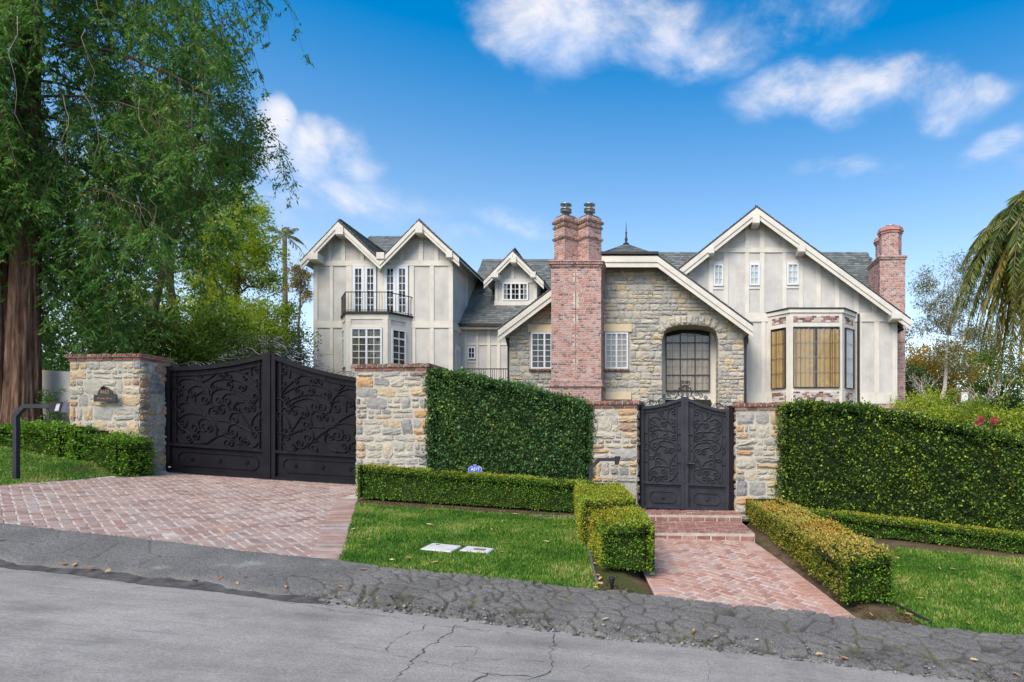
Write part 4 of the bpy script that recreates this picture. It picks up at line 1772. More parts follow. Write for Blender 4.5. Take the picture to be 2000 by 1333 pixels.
def stones_on_gable():
    rg = random.Random(12)
    O = Vector((sx0, YS, 3.5))
    wins = [(P(1034, 0, YS).x, P(1180, 0, YS).x, zat(722, YS), zat(652, YS)), (P(1178, 0, YS).x, P(1231, 0, YS).x, zat(726, YS), zat(634, YS)),
            (P(1030, 0, YS).x, P(1080, 0, YS).x, zat(655, YS), zat(634, YS)), (P(1170, 0, YS).x, P(1234, 0, YS).x, zat(784, YS), zat(766, YS))]
    chx0, chx1 = P(1082, 0, 26).x, P(1172, 0, 26).x
    pcs = []
    for a0, a1, b0, b1 in courses(sx1 - sx0, 7.0, rg, .17, .36, .2, .62, .45):
        x0, x1, z0, z1 = sx0 + a0, sx0 + a1, 3.5 + b0, 3.5 + b1
        if x0 > chx0 and x1 < chx1:
            continue
        xm = (x0 + x1) / 2
        if min(topS(x0), topS(x1)) < z1 - .12:
            if topS(xm) < z0 + .12:
                continue
            b1 = min(b1, min(topS(x0), topS(x1)) - 3.5 + .1)
            z1 = 3.5 + b1
            if b1 - b0 < .07:
                continue
        bad = False
        for wx0, wx1, wz0, wz1 in wins:
            if x0 < wx1 and x1 > wx0 and z0 < wz1 and z1 > wz0:
                # trim against the opening sideways
                if x0 < wx0 and wx0 - x0 > .1:
                    a1 = wx0 - sx0
                    x1 = wx0
                elif x1 > wx1 and x1 - wx1 > .1:
                    a0 = wx1 - sx0
                    x0 = wx1
                else:
                    bad = True
        if bad:
            continue
        gx = .26
        if x1 > ax0 - gx and x0 < ax1 + gx and z0 < zcr + .36:
            def clear(x):
                return z0 > (arch_z(x, .36) if ax0 - .36 < x < ax1 + .36 else -9)
            if z1 < zsp - .1:
                if x0 < ax0 < x1:
                    a1 = ax0 - sx0
                elif x0 < ax1 < x1:
                    a0 = ax1 - sx0
                elif ax0 <= x0 and x1 <= ax1:
                    continue
            elif not (clear(x0) and clear(x1) and clear((x0 + x1) / 2)):
                if x1 < ax0 + .15:
                    a1 = min(a1, ax0 - .12 - sx0)
                elif x0 > ax1 - .15:
                    a0 = max(a0, ax1 + .12 - sx0)
                else:
                    continue
        if a1 - a0 < .08:
            continue
        pcs.append(face_M(O, UX, a0, a1, b0, b1, .05 + rg.uniform(0, .035), .018))
    # voussoirs, evenly spaced along the arch
    raw = []
    for k in range(401):
        a = math.pi - math.pi * k / 400
        x = acx + arx * math.copysign(abs(math.cos(a)) ** (2 / 2.85), math.cos(a))
        raw.append((x, arch_z(x)))
    raw = [(ax0, zsp - .25)] + raw + [(ax1, zsp - .25)]
    ARC, arcL = [], 0
    seg = [0]
    for p, q in zip(raw[:-1], raw[1:]):
        seg.append(seg[-1] + math.hypot(q[0] - p[0], q[1] - p[1]))
    arcL = seg[-1]
    for k in range(121):
        s = arcL * k / 120
        j = max(i for i in range(len(seg)) if seg[i] <= s + 1e-9)
        j = min(j, len(raw) - 2)
        f = (s - seg[j]) / max(seg[j + 1] - seg[j], 1e-6)
        x, z = raw[j][0] + (raw[j + 1][0] - raw[j][0]) * f, raw[j][1] + (raw[j + 1][1] - raw[j][1]) * f
        tx, tz = raw[min(j + 6, len(raw) - 1)][0] - raw[max(j - 5, 0)][0], raw[min(j + 6, len(raw) - 1)][1] - raw[max(j - 5, 0)][1]
        l = math.hypot(tx, tz)
        ARC.append((x, z, -tz / l, tx / l))
    N = 15
    for i in range(N):
        x, z, nx, nz = ARC[int((i + .5) / N * (len(ARC) - 1))]
        c = Vector((x + nx * .2, YS, z + nz * .2))
        R = Matrix(((nx, -nz, 0), (0, 0, -1), (nz, nx, 0))).to_4x4()
        wv = arcL / N * 1.0 - .012
        pcs.insert(0, Matrix.Translation(c) @ R @ Matrix.Diagonal((.38 * rg.uniform(.85, 1.1), wv, .10, 1)))
    # jamb stones of the deep reveal, right side of the opening
    for b0, b1 in [(k * .24, k * .24 + .24) for k in range(9)]:
        for d0, d1 in ((0, .4), (.4, .85), (.85, 1.28)):
            c = Vector((ax1, YS + (d0 + d1) / 2, 3.7 + (b0 + b1) / 2))
            u = Vector((0, 1, 0))
            R = Matrix((Vector((0, -1, 0)), Vector((0, 0, 1)), Vector((-1, 0, 0)))).transposed().to_4x4()
            pcs.append(Matrix.Translation(c) @ R @ Matrix.Diagonal((d1 - d0 - .02, .225, .03, 1)))
    rg2 = random.Random(1)
    head, tail = pcs[:N], pcs[N:]
    tail.sort(key=lambda m: -m.to_scale().x * m.to_scale().y)
    set_stones(head + tail, SW, M['fstone_o'], M['fstone_a'], 300)


stones_on_gable()
rS = roof('roof', prS[:2], YSR, 33.0)
mb = MB()
xR, zR_ = -1.75, zat(476, 28.4)
(xa, za), (xb, zb), (xc, zc_), (xd, zd_) = prS
ap = (xR, 28.4, zR_)
apb = (xR, 34.0, zR_)
sl = (zb - za) / (xb - xa)
mb.add([(xb, YSR, zb), (xc, YSR, zc_), ap, apb, (xd, YSR, zd_), (xd, 34, zd_), (xa, YSR, za), (xa, 34, za)],
       [(0, 1, 2), (1, 4, 5, 3, 2), (6, 0, 2, 3, 7)])
mb.build('hip_roof', M['slate_under'], rS)
ms = roof('roof', prS[2:], YSR, 33.0)
barge(prS, YSR, rS, .25, .2)
w = Vector((0, 28.4 - YSR, zR_ - zb))
hw2 = w.length
shingles('slates', (xb, YSR, zb + .0), UX, w, xc - xb, hw2, rS, seed=41, sw=.24, sh=.2,
         clip=lambda a, b: (xR - xb) * b / hw2 + .17 < a < (xc - xb) - (xc - xR) * b / hw2 - .17)
for lo, hi, sd in ((prS[0], prS[1], 42), (prS[3], prS[2], 43)):
    w = Vector((hi[0] - lo[0], 0, hi[1] - lo[1]))
    shingles('slates', (lo[0], YSR, lo[1]), (0, 1, 0), w, 7.0, w.length, rS, seed=sd)
# front gutter of the hip and its finial
mb = MB()
mb.box((xb + .2, YSR - .1, zb - .02), (xc + .05, YSR + .02, zb + .09))
mb.build('gutter', M['gutter'], house)
mb = MB()
mb.lathe((xR, 28.4, zR_ - .08), [(.12, 0), (.14, .06), (.06, .12), (.045, .2), (.075, .27), (.04, .33), (.028, .5), (.05, .55), (.022, .6), (.004, 1.05)], 10)
mb.build('finial', M['gutter'], house, True)
# windows and stone lintels
for x0, x1, y0, y1 in ((1032, 1083, 635, 650), (1170, 1234, 634, 649)):
    fb(x0, y0, x1, y1, YS, .09, M['limestone'], 'lintel')
fb(1170, 767, 1233, 781, YS, .09, M['limestone'], 'lintel')
for x0, x1 in ((1038, 1090), (1182, 1227)):
    a, b = P(x0, 721, YS), P(x1, 650.5, YS)
    wd = b.x - a.x
    window((a.x, YS - .01, a.z), UX, wd, b.z - a.z, 2, 6, fw=.06, mw=.022, splits=(wd / 2,), drape=('sheer', .0, .0) if x0 > 1100 else None)  # right window's sheer stands in for a bright reflection on the panes
    f = fb(x0 - 4, 722, x1 + 3, 725, YS, .12, M['mortar'], 'sill')
    n = int((P(x1 + 3, 0, YS).x - P(x0 - 4, 0, YS).x) / .1)
    s0 = P(x0 - 4, 723.5, YS)
    pcs = [face_M((s0.x, YS - .12, s0.z), UX, i * .1, i * .1 + .1, -.05, .05, .03, .012) for i in range(n)]
    set_stones(pcs, f, M['capbrick'], M['capbrick'], 100, STV[:4], 'brick')
# arched window set back in the opening
YA = YS + 1.05
x0, x1 = ax0 - .05, ax1 - .28
mb = MB()
mb.box((ax0 - .05, YA + .02, 3.5), (ax1 + .05, YA + .2, zcr + .05))
mb.build('window_wall', M['trim'], house)
a, b = P(1300, 765, YA), P(1386, 634, YA)
wd, hh = b.x - a.x, b.z - a.z
window((a.x, YA, a.z), UX, wd, hh, 1, 1, fw=.045, mw=.02, frame='darkframe', drape=('arch_drape', 0, .5), splits=(wd / 3, wd * 2 / 3), rowsplit=(hh * .24, hh * .48, hh * .72), name='window')
for i in range(3):
    local_box('lead_bar', unit_box(M['gutter']), Vector((a.x, YA, a.z)), UX, wd * (i + .47) / 3, wd * (i + .47) / 3 + .01, .05, hh - .05, .064, .07, house)
for j in range(3):
    local_box('lead_bar', unit_box(M['gutter']), Vector((a.x, YA, a.z)), UX, .05, wd - .05, hh * (.12 + .24 * j), hh * (.12 + .24 * j) + .01, .0645, .0695, house)
fb(1299, 781, 1388, 800, YA, .02, M['room'], 'planter_opening')
# downspout right of the stone gable
mb = MB()
x = sx1 + .02
mb.box((x, YS - .04, 3.5), (x + .09, YS + .06, zat(672, YS)))
mb.prism([(x - .02, YS - .09, zat(660, YS)), (x + .16, YS - .09, zat(660, YS)), (x + .16, YS - .09, zat(670, YS)), (x + .1, YS - .09, zat(677, YS)), (x, YS - .09, zat(677, YS))], (0, .17, 0))
mb.tube([(x + .07, YS, zat(662, YS)), (x + .3, YSR + .4, zat(640, YS))], .035, 6)
mb.build('downspout', M['gutter'], house)
x = sx0 - .1
mb = MB()
mb.box((x, YS + .05, 3.5), (x + .08, YS + .14, zat(672, YS)))
mb.prism([(x - .08, YS, zat(660, YS)), (x + .1, YS, zat(660, YS)), (x + .1, YS, zat(674, YS)), (x, YS, zat(676, YS))], (0, .16, 0))
mb.build('downspout', M['gutter'], house)


# ---------- brick chimneys
def chimney_main():
    Yc = 25.8
    x0, x1 = P(1077, 0, Yc).x, P(1173.7, 0, Yc).x
    Yb = YS + .05
    mb = MB()
    z0, z1 = 3.3, zat(522, Yc)
    mb.box((x0, Yc, z0), (x1, Yb, z1))
    ch = mb.build('chimney', M['mortar_light'], house)
    xs = (x0 + x1) / 2 - .02
    zs0, zs1 = zat(722, Yc), zat(531, Yc)
    pcs = brick_face((x0, Yc, z0), UX, x1 - x0, z1 - z0, ch, seed=5, skip=lambda a, h: abs(x0 + a - xs) < .035 and zs0 < z0 + h < zs1)
    pcs.sort(key=lambda m: -m.to_translation().z)
    side = brick_face((x1, Yc, z0), (0, 1, 0), Yb - Yc, z1 - z0, ch, seed=6)
    side += brick_face((x0, Yb, z0), (0, -1, 0), Yb - Yc, z1 - z0, ch, seed=9)
    # movement joint
    m2 = MB()
    m2.box((xs - .014, Yc - .008, zs0), (xs + .014, Yc + .01, zs1))
    m2.build('joint', M['capbrick'], ch)
    # corbel courses
    def collar(z, h, g, par, xa=x0, xb=x1, ya=Yc, yb=Yb):
        m3 = MB()
        m3.box((xa - g + .01, ya - g + .01, z), (xb + g - .01, yb, z + h))
        m3.build('corbel_course', M['mortar_light'], par)
        o = []
        o += brick_face((xa - g, ya - g, z), UX, xb - xa + 2 * g, h, par, bl=.11, bh=h, seed=int(z * 100), proud=.012)
        o += brick_face((xb + g, ya - g, z), (0, 1, 0), yb - ya + g, h, par, bl=.11, bh=h, seed=3, proud=.012)
        return o
    cb = []
    cb += collar(z1, .085, .05, ch)
    cb += collar(z1 + .09, .085, .10, ch)
    cb += collar(z1 + .18, .05, .14, ch)
    cb += collar(zat(747, Yc), .085, .04, ch)
    cb += collar(zat(756, Yc), .085, .08, ch)
    cb += collar(zat(752, Yc), .085, .06, ch)
    lay(pcs + cb, ch, 'brick', M['brick_o'], M['brick_a'], 290)
    mbs = MB()
    for i, Mx in enumerate(side):
        V, Fc = BRV[i % 5]
        mbs.add([Mx @ Vector(v) for v in V], Fc)
    mbs.build('side_bricks', M['brick_a'], ch, kind='stuff')
    # two diamond-set flues
    zf0, zf1 = z1 + .23, zat(426, Yc + .4)
    for px in (1105.5, 1151.5):
        c = P(px, 0, Yc + .55)
        hd = .49
        base = [Vector((c.x - hd, c.y)), Vector((c.x, c.y - hd)), Vector((c.x + hd, c.y)), Vector((c.x, c.y + hd))]
        mb = MB()
        mb.prism([(p.x, p.y, zf0) for p in base], (0, 0, zf1 - zf0))
        fl = mb.build('flue_stack', M['mortar_light'], house)
        pc = []
        for a, b in ((0, 1), (1, 2), (2, 3), (3, 0)):
            u = Vector((*(base[b] - base[a]), 0))
            pc += brick_face((base[a].x, base[a].y, zf0), u, u.length, zf1 - zf0, fl, seed=int(px) + a)
        mbm = MB()
        for i, Mx in enumerate(pc):
            V, Fc = BRV[i % 5]
            mbm.add([Mx @ Vector(v) for v in V], Fc)
        mbm.build('brickwork', M['brick_a'], fl, kind='stuff')
        for z, g in ((zat(463, Yc), .07), (zat(440, Yc), .06), (zat(430, Yc), .10)):
            b2 = [Vector((c.x - hd - g, c.y)), Vector((c.x, c.y - hd - g)), Vector((c.x + hd + g, c.y)), Vector((c.x, c.y + hd + g))]
            m3 = MB()
            m3.prism([(p.x, p.y, z) for p in b2], (0, 0, .10))
            cc = m3.build('corbel_course', M['mortar_light'], fl)
            pc = []
            for a, b in ((0, 1), (1, 2)):
                u = Vector((*(b2[b] - b2[a]), 0))
                pc += brick_face((b2[a].x, b2[a].y, z), u, u.length, .10, fl, bl=.115, bh=.10, seed=a, proud=.016)
            lay(pc, fl, 'brick', M['capbrick'], M['capbrick'], 100)
        # crown with weathered slope
        m3 = MB()
        top = [p for p in base]
        m3.add([(p.x, p.y, zf1) for p in base] + [(c.x + (p.x - c.x) * .75, c.y + (p.y - c.y) * .75, zf1 + .1) for p in base],
               [(0, 1, 5, 4), (1, 2, 6, 5), (2, 3, 7, 6), (3, 0, 4, 7), (4, 5, 6, 7)])
        m3.build('crown_mortar', M['slate_under'], fl)
        m4 = MB()
        m4.lathe((c.x, c.y, zf1 + .05), [(.14, 0), (.14, .2), (.235, .23), (.235, .25), (.14, .26), (.14, .30), (.235, .33), (.235, .35), (.10, .36), (.10, .48), (.24, .52), (.235, .555), (.12, .60)], 20)
        m4.build('flue_cap', M['steel'], house, True)


chimney_main()


def chimney_right():
    Yf, Yb = 30.0, 31.75
    x0, x1 = P(1719, 0, Yf).x, P(1768, 0, Yf).x
    z0, z1 = 3.3, zat(507, Yf)
    mb = MB()
    mb.box((x0, Yf, z0), (x1, Yb, z1))
    ch = mb.build('chimney', M['mortar_light'], house)
    pcs = brick_face((x0, Yf, zat(640, Yf)), UX, x1 - x0, z1 - zat(640, Yf), ch, seed=15)
    pcs += brick_face((rx1 - .3, Yf, z0), UX, x1 - rx1 + .3, zat(640, Yf) - z0, ch, seed=16)
    pcs.sort(key=lambda m: -m.to_translation().z)
    pcs += brick_face((x0, Yb, zat(640, Yf)), (0, -1, 0), Yb - Yf, z1 - zat(640, Yf), ch, seed=17)
    pcs += brick_face((x1, Yf, z0), (0, 1, 0), Yb - Yf, z1 - z0, ch, seed=18)
    for z, h, g in ((z1, .08, .05), (z1 + .085, .08, .09)):
        m3 = MB()
        m3.box((x0 - g, Yf - g, z), (x1 + g, Yb + g, z + h))
        m3.build('corbel_course', M['mortar_light'], ch)
        pcs = brick_face((x0 - g, Yf - g, z), UX, x1 - x0 + 2 * g, h, ch, bl=.11, bh=h, seed=1) + brick_face((x0 - g, Yb + g, z), (0, -1, 0), Yb - Yf + 2 * g, h, ch, bl=.11, bh=h, seed=2) + pcs
    lay(pcs, ch, 'brick', M['brick_o'], M['brick_a'], 280)
    z2 = z1 + .165
    for cx, cy, r, zt in ((P(1739, 0, 30.5).x, 30.5, .50, zat(452, 30.5)), (P(1717, 0, 31.4).x + .25, 31.35, .42, zat(470, 31.3))):
        n = 8
        ring = [Vector((cx + r * math.cos(math.pi / 8 + i * math.pi / 4), cy + r * math.sin(math.pi / 8 + i * math.pi / 4))) for i in range(n)]
        mb = MB()
        mb.prism([(p.x, p.y, z2) for p in ring], (0, 0, zt - z2))
        fl = mb.build('flue_stack', M['mortar_light'], house)
        mbm = MB()
        k = 0
        for i in range(n):
            a, b = ring[i], ring[(i + 1) % n]
            u = Vector((*(b - a), 0))
            for Mx in brick_face((a.x, a.y, z2), u, u.length, zt - z2, fl, seed=i):
                V, Fc = BRV[k % 5]
                k += 1
                mbm.add([Mx @ Vector(v) for v in V], Fc)
        mbm.build('brickwork', M['brick_a'], fl, kind='stuff')
        for z, g in ((zt - .2, .06), (zt - .1, .11), (zt, .07)):
            m3 = MB()
            m3.prism([(cx + (p.x - cx) * (1 + g / r), cy + (p.y - cy) * (1 + g / r), z) for p in ring], (0, 0, .09))
            m3.build('corbel_course', M['brick_a'], fl)
        if r > .45:
            m4 = MB()
            m4.lathe((cx, cy, zt + .09), [(.2, 0), (.2, .1), (.24, .12), (.24, .15), (.1, .2)], 16)
            m4.build('flue_cap', M['steel'], house, True)


chimney_right()


# ------------------------------------------------------------------ stone gate pillars
WT = Vector((1, -SK, 0)).normalized()          # along the street line
WN = Vector((WT.y, -WT.x, 0))                  # out of the wall, towards the street
VW = 12.3                                      # street line of the pillar fronts


def pillar(label, px0, px1, ytop, depth, seed, sides=(True, True)):
    rg = random.Random(seed)
    a, b = PV(px0, 0, VW), PV(px1, 0, VW)
    W = (b - a).length
    zb = min(ground(a.x, a.y), ground(b.x, b.y)) - .12
    ztop = PV((px0 + px1) / 2, ytop, VW).z
    H = ztop - .15 - zb
    base = Vector((a.x, a.y, zb))
    c = base + WT * W / 2 - WN * depth / 2
    t = thing('stone_pillar', label, 'pillar', c, 'stone gate pillars with brick caps')
    t['kind'] = 'thing'
    mb = MB()
    mb.obox(base + WN * .006 - WT * .006, WT * (W + .012), Vector((0, 0, H)), -WN * (depth + .012))
    core = mb.build('mortar_core', M['mortar'], t)
    faces = [(base, WT, W)]
    if sides[1]:
        faces.append((base + WT * W, -WN, depth))
    if sides[0]:
        faces.append((base - WN * depth, WN, depth))
    plain, quo = [], []
    for k, (O, u, w) in enumerate(faces):
        for a0, a1, b0, b1 in courses(w, H, rg, .13, .33, .13, .46, .5):
            j = rg.uniform(.012, .05)
            edge = a0 < .02 or a1 > w - .02
            rot = rg.gauss(0, .07)
            ex = .012 if edge else 0
            Mx = face_M(O, u, a0 - (ex if a0 < .02 else 0), a1 + (ex if a1 > w - .02 else 0), b0, b1, rg.uniform(.022, .045) + (.015 if edge else 0), j, rot)
            if edge and rg.random() < .62:
                quo.append(Mx)
            else:
                plain.append(Mx)
    set_stones(plain, core, M['stone'], M['stone'], 300, STV + RND[:3])
    set_stones(quo, core, M['quoin'], M['quoin'], 300, RND + STV[:4])
    # brick cap: a stretcher course and a header course
    zc = zb + H
    for z, h, g, bl in ((zc, .072, .03, .215), (zc + .074, .070, .075, .11)):
        mb = MB()
        mb.obox(base + Vector((0, 0, z - zb)) - WT * (g - .012) + WN * (g - .012), WT * (W + 2 * g - .024), Vector((0, 0, h - .006)), -WN * (depth + 2 * g - .024))
        bed = mb.build('cap_bed', M['mortar_light'], t)
        pcs = []
        o = base + Vector((0, 0, z - zb)) - WT * g + WN * g
        pcs += [m for m in brick_face(o, WT, W + 2 * g, h, bed, bl=bl, bh=h, seed=seed, proud=.008)]
        pcs += brick_face(o + WT * (W + 2 * g), -WN, depth + 2 * g, h, bed, bl=bl, bh=h, seed=seed + 1, proud=.008)
        pcs += brick_face(o - WN * (depth + 2 * g), WN, depth + 2 * g, h, bed, bl=bl, bh=h, seed=seed + 2, proud=.008)
        if bl < .2:
            n = int((W + 2 * g) / .11)
            for i in range(n):
                p = o + WT * ((i + .5) * (W + 2 * g) / n) - WN * (depth / 2 + g) + Vector((0, 0, h + .006 + rg.uniform(-.004, .004)))
                pcs.append(Matrix.Translation(p) @ Matrix((WT, -WN, Vector((0, 0, 1)))).transposed().to_4x4() @ Matrix.Diagonal((.1, depth + 2 * g - .01, .03, 1)))
        lay(pcs, bed, 'brick', M['capbrick'], M['capbrick'], 300)
    return t


pillar('rubble stone pillar with brick cap and black house-number plaque', 138, 273, 692, .70, 3)
pillar('rubble stone pillar with brick cap between the driveway gate and tall hedge', 697, 834, 711, .75, 4)
pillar('narrow stone pillar with brick cap beside the lamp with bent arm', 1156, 1243, 783, .55, 5)
pillar('narrow stone pillar with brick cap behind the long yellowing hedge', 1438, 1527, 787, .55, 6)

# cream rendered wall running off behind the redwood
a, b = PV(142, 0, 12.62), PV(-520, 0, 12.62)
mb = MB()
zt = PV(110, 727, 12.62).z
mb.obox(Vector((a.x, a.y, .8)), (b - a), Vector((0, 0, zt - .8)), -WN * .2)
cw = mb.build('garden_wall', M['cream_wall'], None)
cw['kind'] = 'thing'
tag(cw, 'pale rendered garden wall between the redwood and the first pillar', 'wall')

# plaque
pl0, pl1 = PV(185, 785, VW - .12), PV(229, 785, VW - .12)
plq = thing('house_number_plaque', 'black arched number plaque with copper lettering on the stone pillar', 'plaque', pl0)
W = (pl1 - pl0).length
hh = (PV(200, 772, VW).z - PV(200, 785, VW).z)
poly = [(0, 0), (W, 0), (W, hh), (W * .84, hh)]
for i in range(1, 16):
    t = math.pi * i / 16
    poly.append((W / 2 + W * .33 * math.cos(t), hh + W * .30 * math.sin(t)))
poly += [(W * .16, hh), (0, hh)]
blk = mat_plain('plaque_black', (.012, .012, .013), .1, 8, .35, .5, 0, .05)
cop = mat_plain('copper_letter', (.40, .20, .12), .1, 20, .4, .5, .4, 0)


def onplq(x, z, d):
    return pl0 + WT * x + Vector((0, 0, z)) + WN * d


mb = MB()
mb.prism([onplq(x, z, 0) for x, z in poly], WN * .02)
mb.build('plate', blk, plq)
mb = MB()
mb.tube([onplq(x, z, .02) for x, z in poly + poly[:1]], .004, 5)
mb.build('rim', mat_plain('rim_copper', (.09, .045, .035), .1, 20, .4, .5, .3, 0), plq)


def text(body, size, center, u, n, mat, parent, name='lettering', squeeze=1.0, shear=0.0, depth=.004):
    cu = bpy.data.curves.new('t', 'FONT')
    cu.body = body
    cu.size = size
    cu.align_x = 'CENTER'
    cu.align_y = 'CENTER'
    cu.extrude = depth
    cu.shear = shear
    cu.resolution_u = 3
    ob = bpy.data.objects.new('t', cu)
    COL.objects.link(ob)
    bpy.context.view_layer.update()
    dg = bpy.context.evaluated_depsgraph_get()
    me = bpy.data.meshes.new_from_object(ob.evaluated_get(dg))
    bpy.data.objects.remove(ob)
    me.materials.clear()
    R = Matrix((u, Vector((0, 0, 1)), n)).transposed().to_4x4()
    return put(name, me, mat, parent, Matrix.Translation(center) @ R @ Matrix.Diagonal((squeeze, 1, 1, 1)))


text('4463', .115, onplq(W * .49, hh + .055, .022), WT, WN, cop, plq, squeeze=.9)
text('Woodley Avenue', .058, onplq(W * .5, hh * .45, .022), WT, WN, cop, plq, squeeze=.8)
lp = PV(205, 757, VW - .1)
lm = thing('plaque_lamp', 'tiny black downlight on the stone above the number plaque', 'lamp', lp)
mb = MB()
mb.tube([lp - WN * .09, lp + WN * .03 + Vector((0, 0, .01))], .008, 6)
mb.build('arm', M['gutter'], lm)
mb = MB()
mb.tube([lp + WN * .02 + Vector((0, 0, .02)), lp + WN * .06 - Vector((0, 0, .03))], [.018, .035], 10)
mb.build('lamp_shade', M['gutter'], lm)


# ------------------------------------------------------------------ wrought iron gates
def catmull(pts, n=6):
    pts = [Vector((p[0], p[1])) for p in pts]
    if len(pts) < 3:
        return pts
    out = []
    ext = [pts[0] * 2 - pts[1]] + pts + [pts[-1] * 2 - pts[-2]]
    for i in range(1, len(ext) - 2):
        p0, p1, p2, p3 = ext[i - 1:i + 3]
        for k in range(n):
            t = k / n
            out.append(.5 * ((2 * p1) + (p2 - p0) * t + (2 * p0 - 5 * p1 + 4 * p2 - p3) * t * t + (3 * p1 - p0 - 3 * p2 + p3) * t ** 3))
    out.append(pts[-1])
    return out


def scroll_path(pts, c, ccw, turns=1.35):
    """stem through pts, then a spiral closing on centre c (picture coordinates, y down; ccw as seen)"""
    path = catmull(pts)
    if c is not None:
        c = Vector(c)
        d = path[-1] - c
        r0, a0 = d.length, math.atan2(d.y, d.x)
        n = int(turns * 12)
        for i in range(1, n + 1):
            t = i / n
            a = a0 + (-1 if ccw else 1) * turns * 2 * math.pi * t
            r = r0 * (1 - .80 * t ** .8)
            path.append(c + Vector((math.cos(a), math.sin(a))) * r)
    return path


# (stem points, spiral centre, counter-clockwise)
DSC = [
    ([(430, 945), (500, 910), (548, 860), (552, 790), (515, 715), (440, 680), (380, 700), (362, 745)], (422, 768), 1),
    ([(660, 845), (560, 750), (450, 665), (330, 630), (230, 637), (160, 685)], (208, 727), 1),
    ([(450, 665), (340, 570), (230, 515), (155, 550)], (183, 582), 1),
    ([(488, 440), (420, 335), (320, 275), (210, 270), (150, 312)], (183, 340), 1),
    ([(480, 400), (410, 345), (320, 345), (260, 390)], (298, 418), 1),
    ([(330, 510), (335, 450), (400, 408), (465, 430), (488, 475)], (432, 485), 0),
    ([(500, 540), (495, 450), (540, 390), (640, 370), (780, 395), (900, 455), (957, 490)], (918, 508), 0),
    ([(930, 530), (850, 468), (750, 425), (660, 425), (615, 465)], (660, 497), 1),
    ([(1000, 420), (880, 335), (750, 280), (620, 275), (530, 295), (492, 340)], (530, 358), 1),
    ([(1000, 400), (900, 270), (800, 200), (700, 180), (650, 210)], (680, 238), 1),
    ([(430, 290), (500, 250), (570, 197), (628, 212)], (603, 240), 0),
    ([(495, 250), (450, 285), (400, 290), (360, 258)], (388, 233), 0),
    ([(920, 235), (915, 165), (970, 130), (1003, 165)], (973, 178), 0),
    ([(830, 210), (905, 290), (945, 325)], (978, 297), 1),
    ([(880, 200), (845, 225), (830, 255)], (852, 263), 1),
    ([(700, 390), (662, 335), (700, 282), (790, 287), (855, 335)], (815, 362), 0),
    ([(720, 290), (670, 310)], (697, 340), 1),
    ([(470, 630), (480, 580), (540, 563), (572, 595)], (540, 602), 0),
    ([(695, 590), (650, 540), (590, 550), (572, 590)], (610, 598), 1),
    ([(495, 450), (502, 530), (570, 552)], (573, 497), 1),
    ([(725, 590), (760, 515), (850, 510), (908, 555)], (870, 577), 0),
    ([(850, 510), (770, 520), (728, 565)], (765, 585), 1),
    ([(915, 760), (930, 690), (1000, 600), (980, 550), (915, 556)], (938, 580), 1),
    ([(560, 705), (690, 715), (800, 760), (920, 820), (995, 815)], (972, 787), 1),
    ([(920, 815), (860, 720), (800, 632), (720, 625), (690, 670)], (740, 697), 1),
    ([(930, 825), (850, 775), (760, 740), (690, 760), (670, 810)], (728, 832), 1),
    ([(410, 945), (520, 890), (620, 855), (700, 880), (728, 925)], (668, 935), 0),
    ([(725, 890), (770, 940), (830, 942)], (808, 900), 1),
    ([(880, 985), (960, 965), (1000, 900), (988, 845)], (948, 857), 1),
    ([(940, 985), (870, 982), (836, 945)], (868, 937), 0),
    ([(150, 720), (200, 780), (300, 850), (362, 825)], (325, 783), 1),
    ([(140, 860), (200, 925), (275, 937)], (268, 890), 1),
    ([(400, 940), (335, 930), (305, 882)], (345, 875), 0),
    ([(140, 850), (140, 790), (180, 770), (222, 798)], (190, 805), 0),
    ([(555, 830), (520, 762), (465, 770)], (487, 795), 1),
    ([(235, 505), (250, 430), (210, 380), (150, 395)], (174, 420), 1),
    ([(300, 850), (310, 910), (350, 940)], None, 0),
    ([(1000, 420), (1003, 460), (960, 490)], (965, 450), 0),
]
PSC = [
    ([(390, 520), (350, 440), (290, 380), (240, 345), (222, 312)], (250, 325), 0),
    ([(320, 420), (318, 330), (360, 280), (398, 305)], (372, 320), 0),
    ([(345, 385), (395, 400)], (375, 432), 0),
    ([(320, 420), (290, 405), (253, 420)], (283, 430), 1),
    ([(245, 390), (190, 363), (142, 395)], (170, 414), 1),
    ([(255, 483), (200, 448), (143, 462)], (165, 480), 1),
    ([(400, 560), (380, 520), (300, 490), (200, 490), (160, 525)], (193, 540), 1),
    ([(240, 490), (300, 500), (328, 545)], (298, 543), 0),
    ([(330, 540), (355, 590)], (372, 560), 1),
    ([(400, 655), (340, 590), (250, 565), (160, 590), (140, 640), (180, 683)], (193, 642), 1),
    ([(400, 640), (340, 605), (260, 595), (222, 622)], (240, 634), 1),
    ([(190, 740), (210, 670), (260, 645), (318, 668)], (300, 690), 0),
    ([(340, 790), (395, 720), (380, 672)], (352, 692), 1),
    ([(335, 850), (280, 780), (210, 762), (195, 800)], (225, 806), 1),
    ([(200, 790), (190, 745), (140, 745)], (160, 758), 1),
    ([(190, 770), (200, 720)], (226, 735), 0),
    ([(335, 845), (345, 800), (380, 785), (400, 820)], (375, 840), 0),
    ([(400, 870), (300, 845), (200, 845), (145, 880), (152, 922)], (183, 902), 1),
    ([(180, 930), (270, 932), (305, 900)], (275, 892), 1),
    ([(290, 995), (370, 960), (398, 890), (370, 862)], (355, 892), 1),
    ([(140, 985), (180, 935), (242, 950)], (215, 962), 0),
    ([(330, 990), (268, 985), (260, 945)], (290, 948), 0),
]
